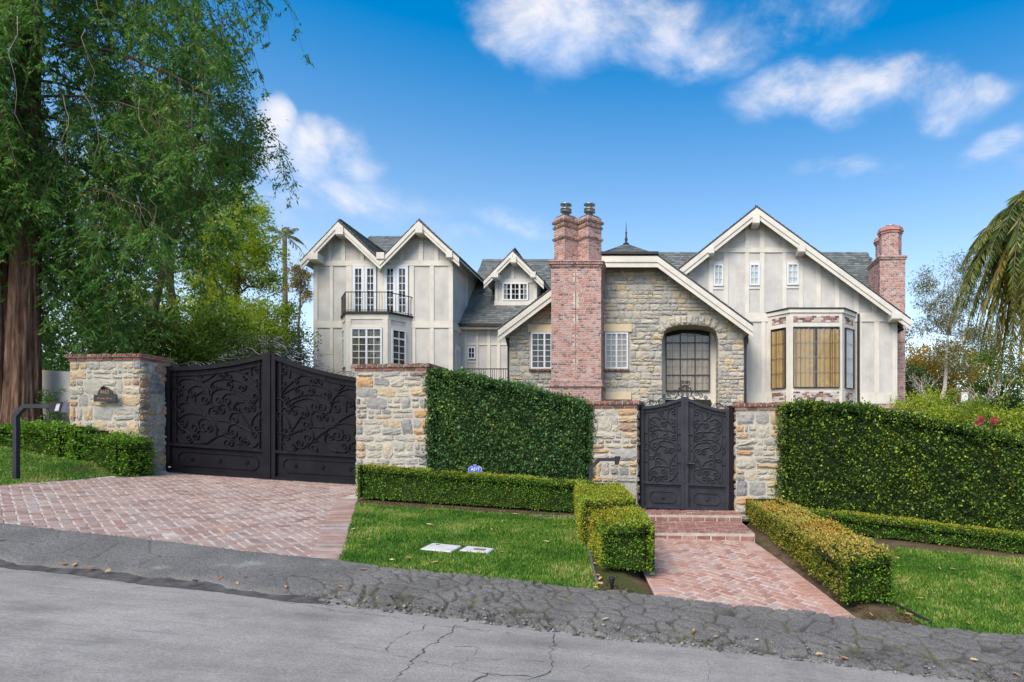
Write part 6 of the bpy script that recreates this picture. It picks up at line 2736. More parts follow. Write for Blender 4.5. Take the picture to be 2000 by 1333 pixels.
def lawn(label, poly, dens, seed, h=.045, holes=()):
    rng = np.random.default_rng(seed)
    sheet = polysheet('lawn', poly, .5, lambda x, y: ground(x, y) + .012, TURF, kind='structure')
    x0, x1 = min(p[0] for p in poly), max(p[0] for p in poly)
    y0, y1 = min(p[1] for p in poly), max(p[1] for p in poly)
    n = int((x1 - x0) * (y1 - y0) * dens)
    X, Y = rng.uniform(x0, x1, n), rng.uniform(y0, y1, n)
    px, py = np.array([p[0] for p in poly]), np.array([p[1] for p in poly])
    ins = np.zeros(n, bool)
    j = len(poly) - 1
    for i in range(len(poly)):
        c = ((py[i] > Y) != (py[j] > Y)) & (X < (px[j] - px[i]) * (Y - py[i]) / (py[j] - py[i] + 1e-12) + px[i])
        ins ^= c
        j = i
    for hx0, hx1, hy0, hy1 in holes:
        ins &= ~((X > hx0) & (X < hx1) & (Y > hy0) & (Y < hy1))
    X, Y = X[ins], Y[ins]
    # blades lean out over the edges in small tufts
    cx_, cy_ = X.mean(), Y.mean()
    k_ = 1 + .028 * (.5 + .5 * np.sin(X * 9.1 + Y * 7.3)) * rng.uniform(0, 1, len(X))
    X, Y = cx_ + (X - cx_) * k_, cy_ + (Y - cy_) * k_
    n = len(X)
    v = Y + SK * X
    Xc = X
    z1 = 0.165 - 0.0904 * Xc
    zw = 0.727 - 0.0563 * Xc
    Z = z1 + (zw - z1) * (v - 6.8) / 5.5 + .01
    Z = Z + np.array([bed(a_, b_) for a_, b_ in zip(X, v)])
    a = rng.uniform(0, 2 * np.pi, n)
    w = rng.uniform(.004, .009, n)
    clump = .75 + .5 * (np.sin(X * 3.1 + np.sin(Y * 2.3)) * np.sin(Y * 3.7 + 1.3 * np.sin(X * 1.7))) * .5
    hh = h * rng.uniform(.55, 1.4, n) * clump
    lean = rng.normal(0, .45, (n, 2)) * hh[:, None]
    B = np.stack([X, Y, Z], 1)
    d = np.stack([np.cos(a) * w, np.sin(a) * w, np.zeros(n)], 1)
    T = B + np.stack([lean[:, 0], lean[:, 1], hh], 1)
    V = np.stack([B - d, B + d, T], 1).reshape(-1, 3)
    Fc = np.arange(3 * n).reshape(n, 3)
    me = bpy.data.meshes.new('grass')
    me.vertices.add(len(V))
    me.vertices.foreach_set('co', V.astype(np.float32).ravel())
    me.loops.add(3 * n)
    me.loops.foreach_set('vertex_index', Fc.astype(np.int32).ravel())
    me.polygons.add(n)
    me.polygons.foreach_set('loop_start', np.arange(0, 3 * n, 3, dtype=np.int32))
    me.update(calc_edges=True)
    at = me.attributes.new('rnd', 'FLOAT', 'FACE')
    at.data.foreach_set('value', rng.beta(2, 2.6, n).astype(np.float32))
    o = put('grass', me, GM, None, kind='stuff')
    tag(o, label, 'grass')
    return sheet


def gp(*pix):
    return [xy(G(*p)) for p in pix]


mid = [xy(PV(664, 0, 6.86)), xy(PV(900, 0, 6.86)), xy(PV(1165, 0, 6.86))] + gp((1158, 1105), (1148, 1045), (1138, 1020), (1118, 1013), (900, 1000), (697, 986))
C1, C2 = G(862, 1073), G(932, 1077)
lawn('short green grass of the small lawn between driveway and path', mid, 4200, 1,
     holes=((C1.x - .25, C1.x + .25, C1.y - .22, C1.y + .22), (C2.x - .22, C2.x + .22, C2.y - .16, C2.y + .16)))
rgt = [xy(PV(1815, 0, 6.85)), xy(PV(2000, 0, 6.85)), xy(PV(2500, 0, 6.85)), xy(PV(2500, 0, 9.85)), xy(PV(2000, 0, 10.25)), xy(PV(1750, 0, 10.3))] + gp((1742, 1185))
lawn('mown green grass of the lawn right of the yellowing hedge', rgt, 3800, 2)
lft = gp((-200, 973), (0, 950), (140, 939), (225, 930)) + [xy(PV(250, 0, 11.6)), xy(PV(100, 0, 11.6)), xy(PV(-200, 0, 11.6))]
lawn('thin green grass strip between driveway and the loose hedge', lft, 2600, 3, .05)

# utility covers
conc = mat_plain('concrete_cover', (.52, .52, .51), .12, 8, .9, .2, 0, .5, 50)
for (c, w, d, lab, ins) in ((C1, .40, .34, 'larger square concrete utility cover in the small lawn', False), (C2, .37, .24, 'smaller concrete utility cover with a dark inset plate', True)):
    t = thing('utility_cover', lab, 'utility cover', c)
    z = ground(c.x, c.y)
    sl = surf_matrix(c.x, c.y, math.atan2(WT.y, WT.x), 1, 1, 1, ground, .028)
    mb = MB()
    V = [(-w / 2, -d / 2), (w / 2, -d / 2), (w / 2, d / 2), (-w / 2, d / 2)]
    e = .015
    mb.add([sl @ Vector((x, y, -.08)) for x, y in V] + [sl @ Vector((x, y, -.012)) for x, y in V] + [sl @ Vector((x * (1 - e * 4), y * (1 - e * 4), 0)) for x, y in V],
           [(0, 1, 5, 4), (1, 2, 6, 5), (2, 3, 7, 6), (3, 0, 4, 7), (4, 5, 9, 8), (5, 6, 10, 9), (6, 7, 11, 10), (7, 4, 8, 11), (8, 9, 10, 11)])
    mb.build('lid', conc, t)
    mb = MB()
    if ins:
        q = [(-.04, -.05), (.11, -.05), (.11, .03), (-.04, .03)]
        mb.prism([sl @ Vector((x, y, .001)) for x, y in q], Vector((0, 0, .004)))
        mb.build('inset_plate', mat_plain('rust_plate', (.22, .15, .11), .2, 20, .7), t)
    else:
        mb.prism([sl @ Vector((x, y, .001)) for x, y in ((-.12, .09), (-.07, .09), (-.07, .11), (-.12, .11))], Vector((0, 0, .003)))
        mb.build('lifting_slot', M['room'], t)

# alarm sign on a stake
sp_ = PV(928, 930, 11.75)
sg = thing('alarm_sign', 'small blue octagonal sign with white letters before the tall hedge', 'sign', (sp_.x, sp_.y, ground(sp_.x, sp_.y)))
blue = mat_plain('sign_blue', (.045, .11, .62), .06, 10, .4, .4, 0, 0)
whit = mat_plain('sign_white', (.8, .8, .82), .03, 10, .5, .4, 0, 0)
k = sp_.y / F
cc = PV(928.5, 919, 11.75)


def onsign(x, z, d):
    return cc + WT * (x * k) + Vector((0, 0, z * k)) + WN * d


oc = [(-14, -4.5), (-11, -8), (-7, -11), (9, -12), (12, -9), (13.5, -4), (13, 4.5), (9, 7.5), (6.5, 8.5), (2, 7.5), (2, 10.5), (-3, 10.5), (-3.5, 7.5), (-9, 8), (-13.5, 4)]
mb = MB()
mb.prism([onsign(x, z, 0) for x, z in oc], WN * .012)
mb.build('plate', blue, sg)
mb = MB()
mb.tube([onsign(x, z, .013) for x, z in oc + oc[:1]], .004, 4)
mb.build('rim', whit, sg)
text('ADT', 9.2 * k, onsign(.6, 1.6, .016), WT, WN, whit, sg, squeeze=.98)
mb = MB()
mb.prism([onsign(x, z, .012) for x, z in ((-7, -10.6), (7, -11.2), (7, -9.9), (-7, -9.3))], WN * .003)
mb.build('strip', whit, sg)
mb = MB()
mb.prism([onsign(x, z, .012) for x, z in ((-7, -4.6), (8, -5.2), (8, -4.6), (-7, -4.0))], WN * .003)
mb.build('strip', whit, sg)
mb = MB()
mb.tube([(cc.x, cc.y + .015, ground(cc.x, cc.y) - .05), (cc.x, cc.y + .015, cc.z + .05)], .012, 6)
mb.build('stake', M['steel'], sg)

# stake light at the kerb of the bed
sl_ = G(1195, 1152)
st = thing('stake_light', 'small black stake light in the bare soil by the hedge block', 'garden light', sl_)
mb = MB()
mb.lathe((sl_.x, sl_.y, sl_.z - .03), [(.012, 0), (.014, .06), (.02, .07), (.024, .10), (.03, .125), (.03, .14), (.012, .145)], 12)
mb.build('lamp_body', M['gutter'], st, True)
mb = MB()
mb.lathe((sl_.x, sl_.y, sl_.z + .108), [(.034, 0), (.036, .02), (.026, .028)], 12)
mb.build('cap', M['gutter'], st, True)

# edging hose and black edging strip
def strip_tube(name, label, cat, pix, r, mat, lift=.03):
    pts = [G(*p) + Vector((0, 0, lift)) for p in pix]
    f = []
    for a, b in zip(pts[:-1], pts[1:]):
        for k in range(4):
            f.append(a.lerp(b, k / 4))
    f.append(pts[-1])
    mb = MB()
    mb.tube(f, r, 6)
    o = mb.build(name, mat, None, True)
    return tag(o, label, cat)


strip_tube('edging_hose', 'thin dark hose edging the small lawn beside the hedge block', 'hose', [(1040, 1013), (1085, 1012), (1120, 1012), (1137, 1022), (1147, 1050), (1152, 1080), (1158, 1110), (1167, 1143)], .017, mat_plain('hose_grey', (.10, .10, .105), .2, 10, .6))
strip_tube('edging_strip', 'black plastic edging between bare soil and right lawn', 'edging', [(1740, 1183), (1770, 1197), (1800, 1213), (1818, 1222)], .02, M['gutter'])

# fallen leaves
LV = mat_pieces('fallen_leaf', [(0, (.30, .10, .05)), (.3, (.40, .20, .08)), (.6, (.50, .33, .12)), (.85, (.55, .42, .22)), (1, (.60, .50, .30))], 'obj', (.3, .2, .1), .3, 40, 80, .3, .7)
lmes = []
for s in range(4):
    r = random.Random(s)
    V = [(0, 0, .002), (.3, .22, .1), (.75, .2, .16), (1, 0, .05), (.7, -.24, .14), (.3, -.2, .12), (.5, 0, .02)]
    V = [(x - .5, y + r.uniform(-.05, .05), z + r.uniform(0, .06)) for x, y, z in V]
    me = mesh_from('fallen_leaf', V, [(0, 6, 1), (1, 6, 2), (2, 6, 3), (3, 6, 4), (4, 6, 5), (5, 6, 0)], True)
    me.materials.append(LV)
    lmes.append(me)
rg = random.Random(77)


def drop(pix, label, group, up, size):
    for i, p in enumerate(pix):
        g = G(*p)
        Mx = surf_matrix(g.x, g.y, rg.uniform(0, 6.28), size * rg.uniform(.8, 1.6), size * rg.uniform(.8, 1.4), size * .45, ground, up) @ Matrix.Rotation(rg.gauss(0, .2), 4, 'X')
        o = put('fallen_leaf', lmes[i % 4], None, None, Mx)
        tag(o, label, 'leaf', group)


drop([(715, 1008), (838, 1030), (844, 1032), (842, 1000), (1006, 1009), (722, 1060), (708, 1072), (988, 1067), (1066, 1064), (765, 1101), (980, 1085), (915, 1117), (684, 1028), (690, 1040), (776, 1087), (797, 1097), (848, 1106), (1100, 1030), (960, 1040)],
     'dry brown leaf fallen on the small lawn', 'leaves fallen on the small lawn', .045, .075)
drop([(1835, 1116), (1862, 1118), (1884, 1124), (1985, 1130), (1900, 1150), (1987, 1154), (1797, 1176), (1855, 1205), (1890, 1225), (1930, 1170), (1855, 1250)],
     'dry coloured leaf fallen on the right lawn', 'leaves fallen on the right lawn', .045, .075)
drop([(8, 1066), (125, 1113), (145, 1114), (175, 1119), (210, 1127), (376, 1143), (430, 1140), (463, 1151), (480, 1138), (558, 1158), (665, 1157), (708, 1123), (820, 1180), (1172, 1150), (1163, 1158), (1182, 1221), (1355, 1243), (1398, 1256), (1478, 1262), (1636, 1277), (1600, 1290), (1650, 1298), (1902, 1301), (1770, 1190), (1985, 1330), (985, 1239)],
     'dry leaf lying on the cracked street edge', 'leaves along the street edge', .06, .065)
drop([(1158, 1075), (1152, 1090), (1160, 1105), (1165, 1128), (1172, 1135), (1740, 1180), (1775, 1205), (1700, 1205)],
     'brown leaf lying on the bare soil beside a clipped hedge', 'leaves on the bare soil', .03, .075)


# ------------------------------------------------------------------ trees and shrubs
BARK = mat_plain('bark_brown', (.13, .095, .07), .35, 6, .95, .1, 0, .8, 30, (1, 1, .3))
PALEBARK = mat_plain('bark_pale', (.50, .46, .41), .25, 4, .85, .2, 0, .4, 30, (1, 1, .4))


def wander(p, q, rg, n=6, amp=.06, sag=0.0):
    p, q = Vector(p), Vector(q)
    L = (q - p).length
    out = []
    for i in range(n + 1):
        t = i / n
        b = p.lerp(q, t)
        k = math.sin(math.pi * t)
        out.append(b + Vector((rg.gauss(0, 1), rg.gauss(0, 1), rg.gauss(0, 1))) * amp * L * k * .5 + Vector((0, 0, -sag * L * t * t + sag * L * t * .5)))
    return out


def tree(name, label, base, lean_top, r0, clusters, nleaf, size, mat, bark, group, seed, aspect=.5, crad=.6, gravity=0.0, cat='tree', limb_from=.35, flat=.7, spread_r=(0.5, 1.0), loose=1.0):
    """trunk from base to lean_top; clusters = list of (centre Vector, radius)"""
    rg = random.Random(seed)
    rng = np.random.default_rng(seed)
    base = Vector(base)
    t = thing(name, label, cat, base, group)
    tr = wander(base - Vector((0, 0, .2)), lean_top, rg, 9, .022)
    mb = MB()
    mb.tube(tr, [r0 * (1 - .75 * i / 9) for i in range(10)], 9)
    Vs, rs = [], []
    for c, cr in clusters:
        c = Vector(c)
        # attach to the trunk below the cluster
        cand = [(p, i) for i, p in enumerate(tr) if i >= limb_from * 9 and p.z < c.z - .1]
        if not cand:
            cand = [(tr[int(limb_from * 9)], int(limb_from * 9))]
        p, i = min(cand, key=lambda q: (q[0] - c).length + .6 * abs(c.z - q[0].z) * 0 + rg.uniform(0, .5))
        rb = r0 * (1 - .75 * i / 9) * .42
        br = wander(p, c, rg, 5, .14)
        mb.tube(br, [max(.008, rb * (1 - .8 * k / 5)) for k in range(6)], 6)
        for _ in range(4):
            tip = c + Vector((rg.gauss(0, 1), rg.gauss(0, 1), rg.gauss(0, flat))) * cr * .8
            b2 = wander(br[rg.randrange(2, 5)], tip, rg, 4, .15)
            mb.tube(b2, [max(.005, rb * .35 * (1 - .7 * k / 4)) for k in range(5)], 5)
        n = nleaf
        # sub-clumps give light and dark clusters
        sub = rng.normal(size=(max(4, n // 60), 3)) * np.array([cr, cr, cr * flat]) * .62
        k = rng.integers(0, len(sub), n)
        pts = np.array(c) + sub[k] + rng.normal(size=(n, 3)) * cr * .26 * loose
        D = rng.normal(size=(n, 3)) * .8 + (pts - np.array(c)) / cr * .5
        D[:, 2] -= gravity
        Vs.append(leaf_arrays(pts, D, size, aspect, rng))
        rs.append(np.clip(rng.beta(2, 2, n) * .75 + rng.uniform(0, .3, len(sub))[k], 0, 1))
    mb.build('trunk', bark, t, True)
    leaf_mesh('crown', np.concatenate(Vs), np.concatenate(rs), mat, t)
    return t


def pick(n, box, seed, Y, dY, rr=(.5, .9)):
    """cluster centres spread inside a picture polygon at depth Y +- dY"""
    rg = random.Random(seed)
    out = []
    xs = [p[0] for p in box]
    ys = [p[1] for p in box]
    g = 0
    while len(out) < n and g < 4000:
        g += 1
        px, py = rg.uniform(min(xs), max(xs)), rg.uniform(min(ys), max(ys))
        if not inside(box, px, py):
            continue
        out.append((P(px, py, Y + rg.uniform(-dY, dY)), rg.uniform(*rr)))
    return out


# --- redwood with hanging sprays
RED_ST = [(0.0, (0.042, 0.112, 0.030)), (0.4, (0.086, 0.205, 0.050)), (0.75, (0.142, 0.295, 0.072)), (0.95, (0.24, 0.38, 0.085)), (1.0, (0.36, 0.26, 0.10))]
M['redwood_leaf'] = mat_leaf('redwood_leaf', RED_ST, .5, .5, .2)


def redwood():
    rg = random.Random(31)
    rng = np.random.default_rng(31)
    bp = PV(42, 0, 12.1)
    base = Vector((bp.x, bp.y, ground(bp.x, bp.y)))
    t = thing('redwood_tree', 'tall redwood with furrowed red-brown trunk and hanging green sprays', 'tree', base)
    H = 17.0
    def trunk(nm, b0, top, r0, seed):
        rr = random.Random(seed)
        ph = [rr.uniform(0, 6.28) for _ in range(12)]
        V, Fc = [], []
        NS, NR = 96, 90
        for i in range(NR + 1):
            f = i / NR
            z = -.4 + H * f
            c = b0.lerp(top, f)
            flare = 1 + .30 * math.exp(-(z + .2) / .6) + .12 * math.exp(-z / 3)
            r = r0 * (1 - .72 * f) * flare
            for k in range(NS):
                a = 2 * math.pi * k / NS
                tw = z * .10
                g = 0
                for q, (fr, am) in enumerate(((5, .045), (9, .035), (17, .03), (29, .026), (43, .016))):
                    g += am * math.sin(fr * (a + tw * (.4 + .2 * q)) + ph[q] + .8 * math.sin(z * (1.1 + q * .7) + ph[q + 5]))
                g = g - .04 * abs(math.sin(12 * a + ph[10] + 1.1 * math.sin(z * 1.7)))
                b_ = .12 * math.exp(-z / .6) * math.sin(4 * a + ph[11])
                R = r * (1 + g + b_) + rr.uniform(-.006, .006)
                V.append((c.x + R * math.cos(a), c.y + R * math.sin(a), b0.z + z))
        for i in range(NR):
            for k in range(NS):
                Fc.append((i * NS + k, i * NS + (k + 1) % NS, (i + 1) * NS + (k + 1) % NS, (i + 1) * NS + k))
        m, tt, b = mat_base('redwood_bark', .95, .1)
        v = coords(tt, (1, 1, .12))
        c1 = ramp_n(tt, noise_n(tt, v, 14, 6, .65, .4), [(0.28, (.035, .022, .017)), (0.5, (.13, .078, .055)), (0.68, (.24, .155, .115)), (0.85, (.34, .26, .21))])
        tt.links.new(c1, b.inputs['Base Color'])
        bump_n(tt, b, noise_n(tt, v, 30, 6, .7), 1.0, .05)
        put(nm, mesh_from(nm, V, np.array(Fc), True), m, t)
    trunk('trunk', base.copy(), base + Vector((.25, .1, 0)), .275, 1)
    b2 = base + Vector((-.72, .25, 0))
    trunk('trunk', b2, b2 + Vector((-.3, .1, 0)), .25, 2)
    mb = MB()
    vine = MB()
    Vs, rs = [], []

    def spray(p, d, L, nl, sz, tone):
        """feathery spray: leaflets along a drooping twig"""
        n = nl
        s = rng.uniform(0, 1, n)
        d = np.array(d) / np.linalg.norm(d)
        pts = np.array(p) + np.outer(s * L, d) + np.outer(-(s * L) ** 2 * .35, [0, 0, 1]) + rng.normal(0, .02, (n, 3))
        side = np.cross(d, [0, 0, 1.0])
        side /= np.linalg.norm(side) + 1e-6
        sg = np.where(rng.uniform(size=n) < .5, 1, -1)[:, None]
        D = d * .8 + side * sg * .75 + rng.normal(0, .3, (n, 3)) + np.array([0, 0, -.45])
        Vs.append(leaf_arrays(pts, D, sz, .24, rng, .1))
        rs.append(np.clip(rng.beta(2, 2.4, n) + tone, 0, 1))

    def branch(z0, az, L, droop):
        c = base.lerp(base + Vector((.25, .1, 0)), z0 / H)
        p = Vector((c.x, c.y, base.z + z0))
        d = Vector((math.cos(az), math.sin(az), .10))
        pts = [p]
        n = 9
        for i in range(1, n + 1):
            f = i / n
            q = p + d * L * f + Vector((rg.gauss(0, .05), rg.gauss(0, .05), -droop * L * f * f + rg.gauss(0, .04)))
            pts.append(q)
        mb.tube(pts, [max(.006, .034 * L / 4 * (1 - .9 * i / n)) for i in range(n + 1)], 6)
        for i in range(2, n + 1):
            for _ in range(3):
                q = pts[i - 1].lerp(pts[i], rg.random())
                a2 = az + rg.choice((-1, 1)) * rg.uniform(.3, 1.3)
                # hanging twig
                hl = rg.uniform(.6, 1.9)
                dd = Vector((math.cos(a2) * .38, math.sin(a2) * .38, -.9)).normalized()
                tw = [q + dd * hl * k / 4 + Vector((0, 0, -.12 * hl * (k / 4) ** 2)) for k in range(5)]
                mb.tube(tw, [.007, .006, .005, .004, .003], 4)
                tone = rg.uniform(-.18, .18)
                for k in range(1, 5):
                    for _ in range(2):
                        a3 = rg.uniform(0, 6.28)
                        e = (math.cos(a3) * .7, math.sin(a3) * .7, rg.uniform(-1.1, -.25))
                        spray(tw[k], e, rg.uniform(.25, .5), 20, .105, tone)
    N = 92
    for i in range(N):
        z = 3.6 + (H - 4.2) * (i / N)
        az = i * 2.39996 + rg.gauss(0, .2)
        L = rg.uniform(2.9, 4.7) * (1 - .22 * max(0, (z - 9) / 8)) * clampf(.45 + .55 * (z - 3.6) / 4.2, .45, 1)
        # limbs on the street-wall side are shorter and higher
        if math.sin(az) < -.2:
            L *= .5
            if z < 5.0:
                continue
        if z < 4.6 and math.sin(az) < .25:
            continue
        branch(z, az, L, rg.uniform(.18, .42))
    # bare hanging vine twigs
    for i in range(50):
        az, rad = rg.uniform(-1.2, 1.4), rg.uniform(.5, 4.2)
        q = base + Vector((math.cos(az) * rad, math.sin(az) * rad - .4, rg.uniform(4.5, 10.5)))
        L = rg.uniform(.6, 2.0)
        pts = [q]
        for k in range(6):
            q = q + Vector((rg.gauss(0, .07), rg.gauss(0, .05), -L / 6))
            pts.append(q)
        vine.tube(pts, [.007 - .0008 * k for k in range(7)], 4)
    mb.build('branches', BARK, t, True)
    vine.build('hanging_twigs', mat_plain('dry_twig', (.26, .22, .18), .3, 8, .9), t, True, kind='stuff')
    leaf_mesh('crown', np.concatenate(Vs), np.concatenate(rs), M['redwood_leaf'], t)
    # small shrub at the foot
redwood()

OAK_ST = [(0.0, (0.035, 0.075, 0.012)), (0.4, (0.08, 0.15, 0.018)), (0.75, (0.16, 0.25, 0.025)), (1.0, (0.28, 0.35, 0.045))]
M['oak_leaf'] = mat_leaf('oak_leaf', OAK_ST, .4, .5, .3)
YG_ST = [(0.0, (0.12, 0.20, 0.018)), (0.4, (0.23, 0.34, 0.03)), (0.75, (0.37, 0.46, 0.05)), (1.0, (0.50, 0.52, 0.12))]
M['yg_leaf'] = mat_leaf('yellow_green_leaf', YG_ST, .55, .55, .2)  # yellow backlight put into the leaf colour, since the sun is frontal
SH_ST = [(0.0, (0.025, 0.062, 0.016)), (0.45, (0.055, 0.12, 0.028)), (0.8, (0.11, 0.19, 0.04)), (1.0, (0.27, 0.31, 0.05))]
M['shrub_leaf'] = mat_leaf('shrub_leaf', SH_ST, .25, .5, .3)
OLV_ST = [(0.0, (0.03, 0.045, 0.03)), (0.5, (0.08, 0.10, 0.07)), (1.0, (0.22, 0.25, 0.20))]
M['olive_leaf'] = mat_leaf('olive_leaf', OLV_ST, .2, .5, .3)
OR_ST = [(0.0, (0.18, 0.13, 0.02)), (0.5, (0.40, 0.27, 0.035)), (0.8, (0.50, 0.36, 0.05)), (1.0, (0.26, 0.30, 0.04))]
M['orange_leaf'] = mat_leaf('autumn_leaf', OR_ST, .4, .55, .2)
LM_ST = [(0.0, (0.15, 0.24, 0.02)), (0.5, (0.30, 0.40, 0.04)), (1.0, (0.50, 0.52, 0.10))]
M['brown_leaf'] = mat_leaf('brown_leaf', [(0, (.12, .10, .05)), (.5, (.24, .19, .09)), (1, (.34, .30, .10))], .3, .6, .2)
M['limeshrub_leaf'] = mat_leaf('lime_shrub_leaf', LM_ST, .35, .55, .2)
EU_ST = [(0.0, (0.06, 0.08, 0.03)), (0.5, (0.13, 0.15, 0.06)), (0.85, (0.22, 0.20, 0.09)), (1.0, (0.34, 0.19, 0.12))]
M['euc_leaf'] = mat_leaf('eucalyptus_leaf', EU_ST, .25, .55, .3)

# broadleaf tree showing at the redwood's edge
ob = P(235, 0, 19.0)
tree('oak_tree', 'fine-leaved green tree showing beyond the redwood against the sky', (ob.x, ob.y, ground(ob.x, ob.y)), P(415, 170, 19), .15,
     pick(30, [(300, 150), (400, 110), (470, 150), (500, 220), (480, 330), (470, 400), (400, 440), (300, 480), (270, 400), (270, 250)], 3, 19, 1.3, (.4, .7)), 850, .095, M['oak_leaf'], BARK, 'trees left of the house', 5, .5, limb_from=.3)
# sunlit sparse tree
yb_ = P(455, 0, 31)
tree('sycamore_tree', 'sparse sunlit yellow-green tree with several thin upright limbs', (yb_.x, yb_.y, 3.7), P(470, 390, 31), .2,
     pick(38, [(385, 400), (440, 385), (495, 375), (515, 450), (525, 490), (530, 560), (470, 590), (380, 600), (370, 480)], 8, 31, 1.3, (.4, .7)), 700, .13, M['yg_leaf'], BARK, 'trees left of the house', 6, .5, limb_from=.15, loose=1.5)
yb_ = P(345, 0, 25)
tree('sycamore_tree', 'bright yellow-green tree glowing through the redwood sprays', (yb_.x, yb_.y, 3.7), P(330, 260, 25), .2,
     pick(40, [(60, 330), (200, 250), (330, 170), (420, 330), (420, 600), (250, 620), (70, 560)], 9, 25, 1.6, (.5, .9)), 620, .12, M['yg_leaf'], BARK, 'trees left of the house', 7, .5, limb_from=.15, loose=1.4)
# bushes behind the driveway gate
for k, (px, Y, top, w, lab, mt) in enumerate(((350, 20, 620, 1.4, 'dense green bush behind the gate near the plaque pillar', 'oak_leaf'), (440, 23, 625, 1.5, 'dark green bush behind the middle of the driveway gate', 'oak_leaf'),
                                              (490, 26, 585, 1.6, 'tall green bush left of the house with sunlit top', 'yg_leaf'), (548, 29, 592, 1.1, 'green bush near the corner of the left wing', 'oak_leaf'),
                                              (240, 19, 600, 1.6, 'green bush behind the plaque pillar below the redwood', 'shrub_leaf'), (120, 17.5, 620, 1.5, 'shaded green bush behind the pale garden wall', 'shrub_leaf'))):
    b_ = P(px, 0, Y)
    gz0 = ground(b_.x, Y)
    zt = zat(top, Y)
    rg = random.Random(50 + k)
    cl = []
    for i in range(24):
        f = rg.random()
        a = rg.uniform(0, 6.28)
        rad = w * math.sqrt(rg.random()) * (1.05 - .5 * f)
        cl.append((Vector((b_.x + rad * math.cos(a), Y + rad * math.sin(a), gz0 + .5 + (zt - gz0 - .8) * f)), rg.uniform(.5, .75)))
    tree('bush', lab, (b_.x, Y, gz0), (b_.x, Y, gz0 + (zt - gz0) * .7), .09, cl, 620, .12, M[mt], BARK, 'bushes behind the driveway gate', 60 + k, .42, cat='bush', limb_from=.1)
b_ = P(535, 0, 22)
rg = random.Random(91)
cl = [(Vector((b_.x + rg.uniform(-1.1, 1.0), 22 + rg.uniform(-.6, .6), zat(rg.uniform(668, 760), 22))), .45) for i in range(18)]
tree('bush', 'grey-leaved olive bush just above the driveway gate crest', (b_.x, 22, ground(b_.x, 22)), P(535, 690, 22), .07, cl, 420, .10, M['olive_leaf'], BARK, 'bushes behind the driveway gate', 92, .3, cat='bush', limb_from=.1)
b_ = P(590, 0, 42)
tree('autumn_tree', 'small brown-leaved tree beside the far palm left of the house', (b_.x, 42, 3.7), P(585, 540, 42), .15, pick(12, [(570, 530), (600, 525), (604, 585), (575, 590)], 4, 42, .8, (.4, .6)), 200, .15, M['brown_leaf'], BARK, 'trees left of the house', 93)


# --- palms
def palm(label, crown, base, r, nf, L, seed, mat, leaflet, droop, group, azr=(0, 6.283), dead=0, deadmat=None):
    rg = random.Random(seed)
    rng = np.random.default_rng(seed)
    t = thing('palm_tree', label, 'palm', base, group)
    mb = MB()
    base, crown = Vector(base), Vector(crown)
    mb.tube([base.lerp(crown, i / 14) for i in range(15)], [r * (1.25 - .35 * i / 14 + .04 * (i % 2)) for i in range(15)], 10)
    mb.build('trunk', mat_plain('palm_bark', (.17, .13, .10), .3, 5, .9, .1, 0, .6, 20), t, True)
    for kind in range(2):
        Vs, rs = [], []
        rib = MB()
        cnt = nf if kind == 0 else dead
        for i in range(cnt):
            az = azr[0] + (azr[1] - azr[0]) * ((i * .618) % 1.0)
            el = rg.uniform(-.45, 1.3) if kind == 0 else rg.uniform(-1.2, -.4)
            LL = L * rg.uniform(.75, 1.1)
            dr = droop * (rg.uniform(.45, 1.15) if el < .6 else rg.uniform(.55, .95))
            d = Vector((math.cos(az) * math.cos(el), math.sin(az) * math.cos(el), math.sin(el)))
            pts = []
            for k in range(13):
                s = k / 12
                pts.append(crown + d * LL * s * (1 - .15 * s) + Vector((rg.gauss(0, .012), rg.gauss(0, .012), -dr * LL * s ** 2.0 * (1 + .3 * s))))
            rib.tube(pts, [.028 * (1 - .85 * k / 12) + .003 for k in range(13)], 4)
            arr = np.array([tuple(p) for p in pts])
            n = leaflet
            s = np.sort(rng.uniform(.12, 1, n))
            q = np.stack([np.interp(s, np.linspace(0, 1, 13), arr[:, c]) for c in range(3)], 1)
            tg = np.gradient(arr, axis=0)
            tq = np.stack([np.interp(s, np.linspace(0, 1, 13), tg[:, c]) for c in range(3)], 1)
            tq /= np.linalg.norm(tq, axis=1, keepdims=True)
            sd = np.cross(tq, np.array([0, 0, 1.0]) + rng.normal(0, .15, 3))
            sd /= np.linalg.norm(sd, axis=1, keepdims=True) + 1e-6
            sg = np.where(np.arange(n) % 2 == 0, 1, -1)[:, None]
            D = sd * sg * .8 + tq * .45 + np.array([0, 0, -.75 - .4 * kind]) + rng.normal(0, .14, (n, 3))
            sz = .17 * LL * np.sin(np.pi * np.clip(s * .85 + .12, 0, 1)) + .06
            V = leaf_arrays(q, D, 1.0, .10, rng, .1, .0)
            # scale each leaflet about its foot
            V = V.reshape(n, 4, 3)
            V = q[:, None, :] + (V - q[:, None, :]) * (sz * rng.uniform(.8, 1.2, n))[:, None, None]
            Vs.append(V.reshape(-1, 3))
            rs.append(np.clip(rng.beta(2, 2, n) + rg.uniform(-.2, .2), 0, 1))
        if cnt:
            rib.build('frond_ribs', BARK, t, True)
            leaf_mesh('crown' if kind == 0 else 'old_fronds', np.concatenate(Vs), np.concatenate(rs), mat if kind == 0 else deadmat, t)
    return t


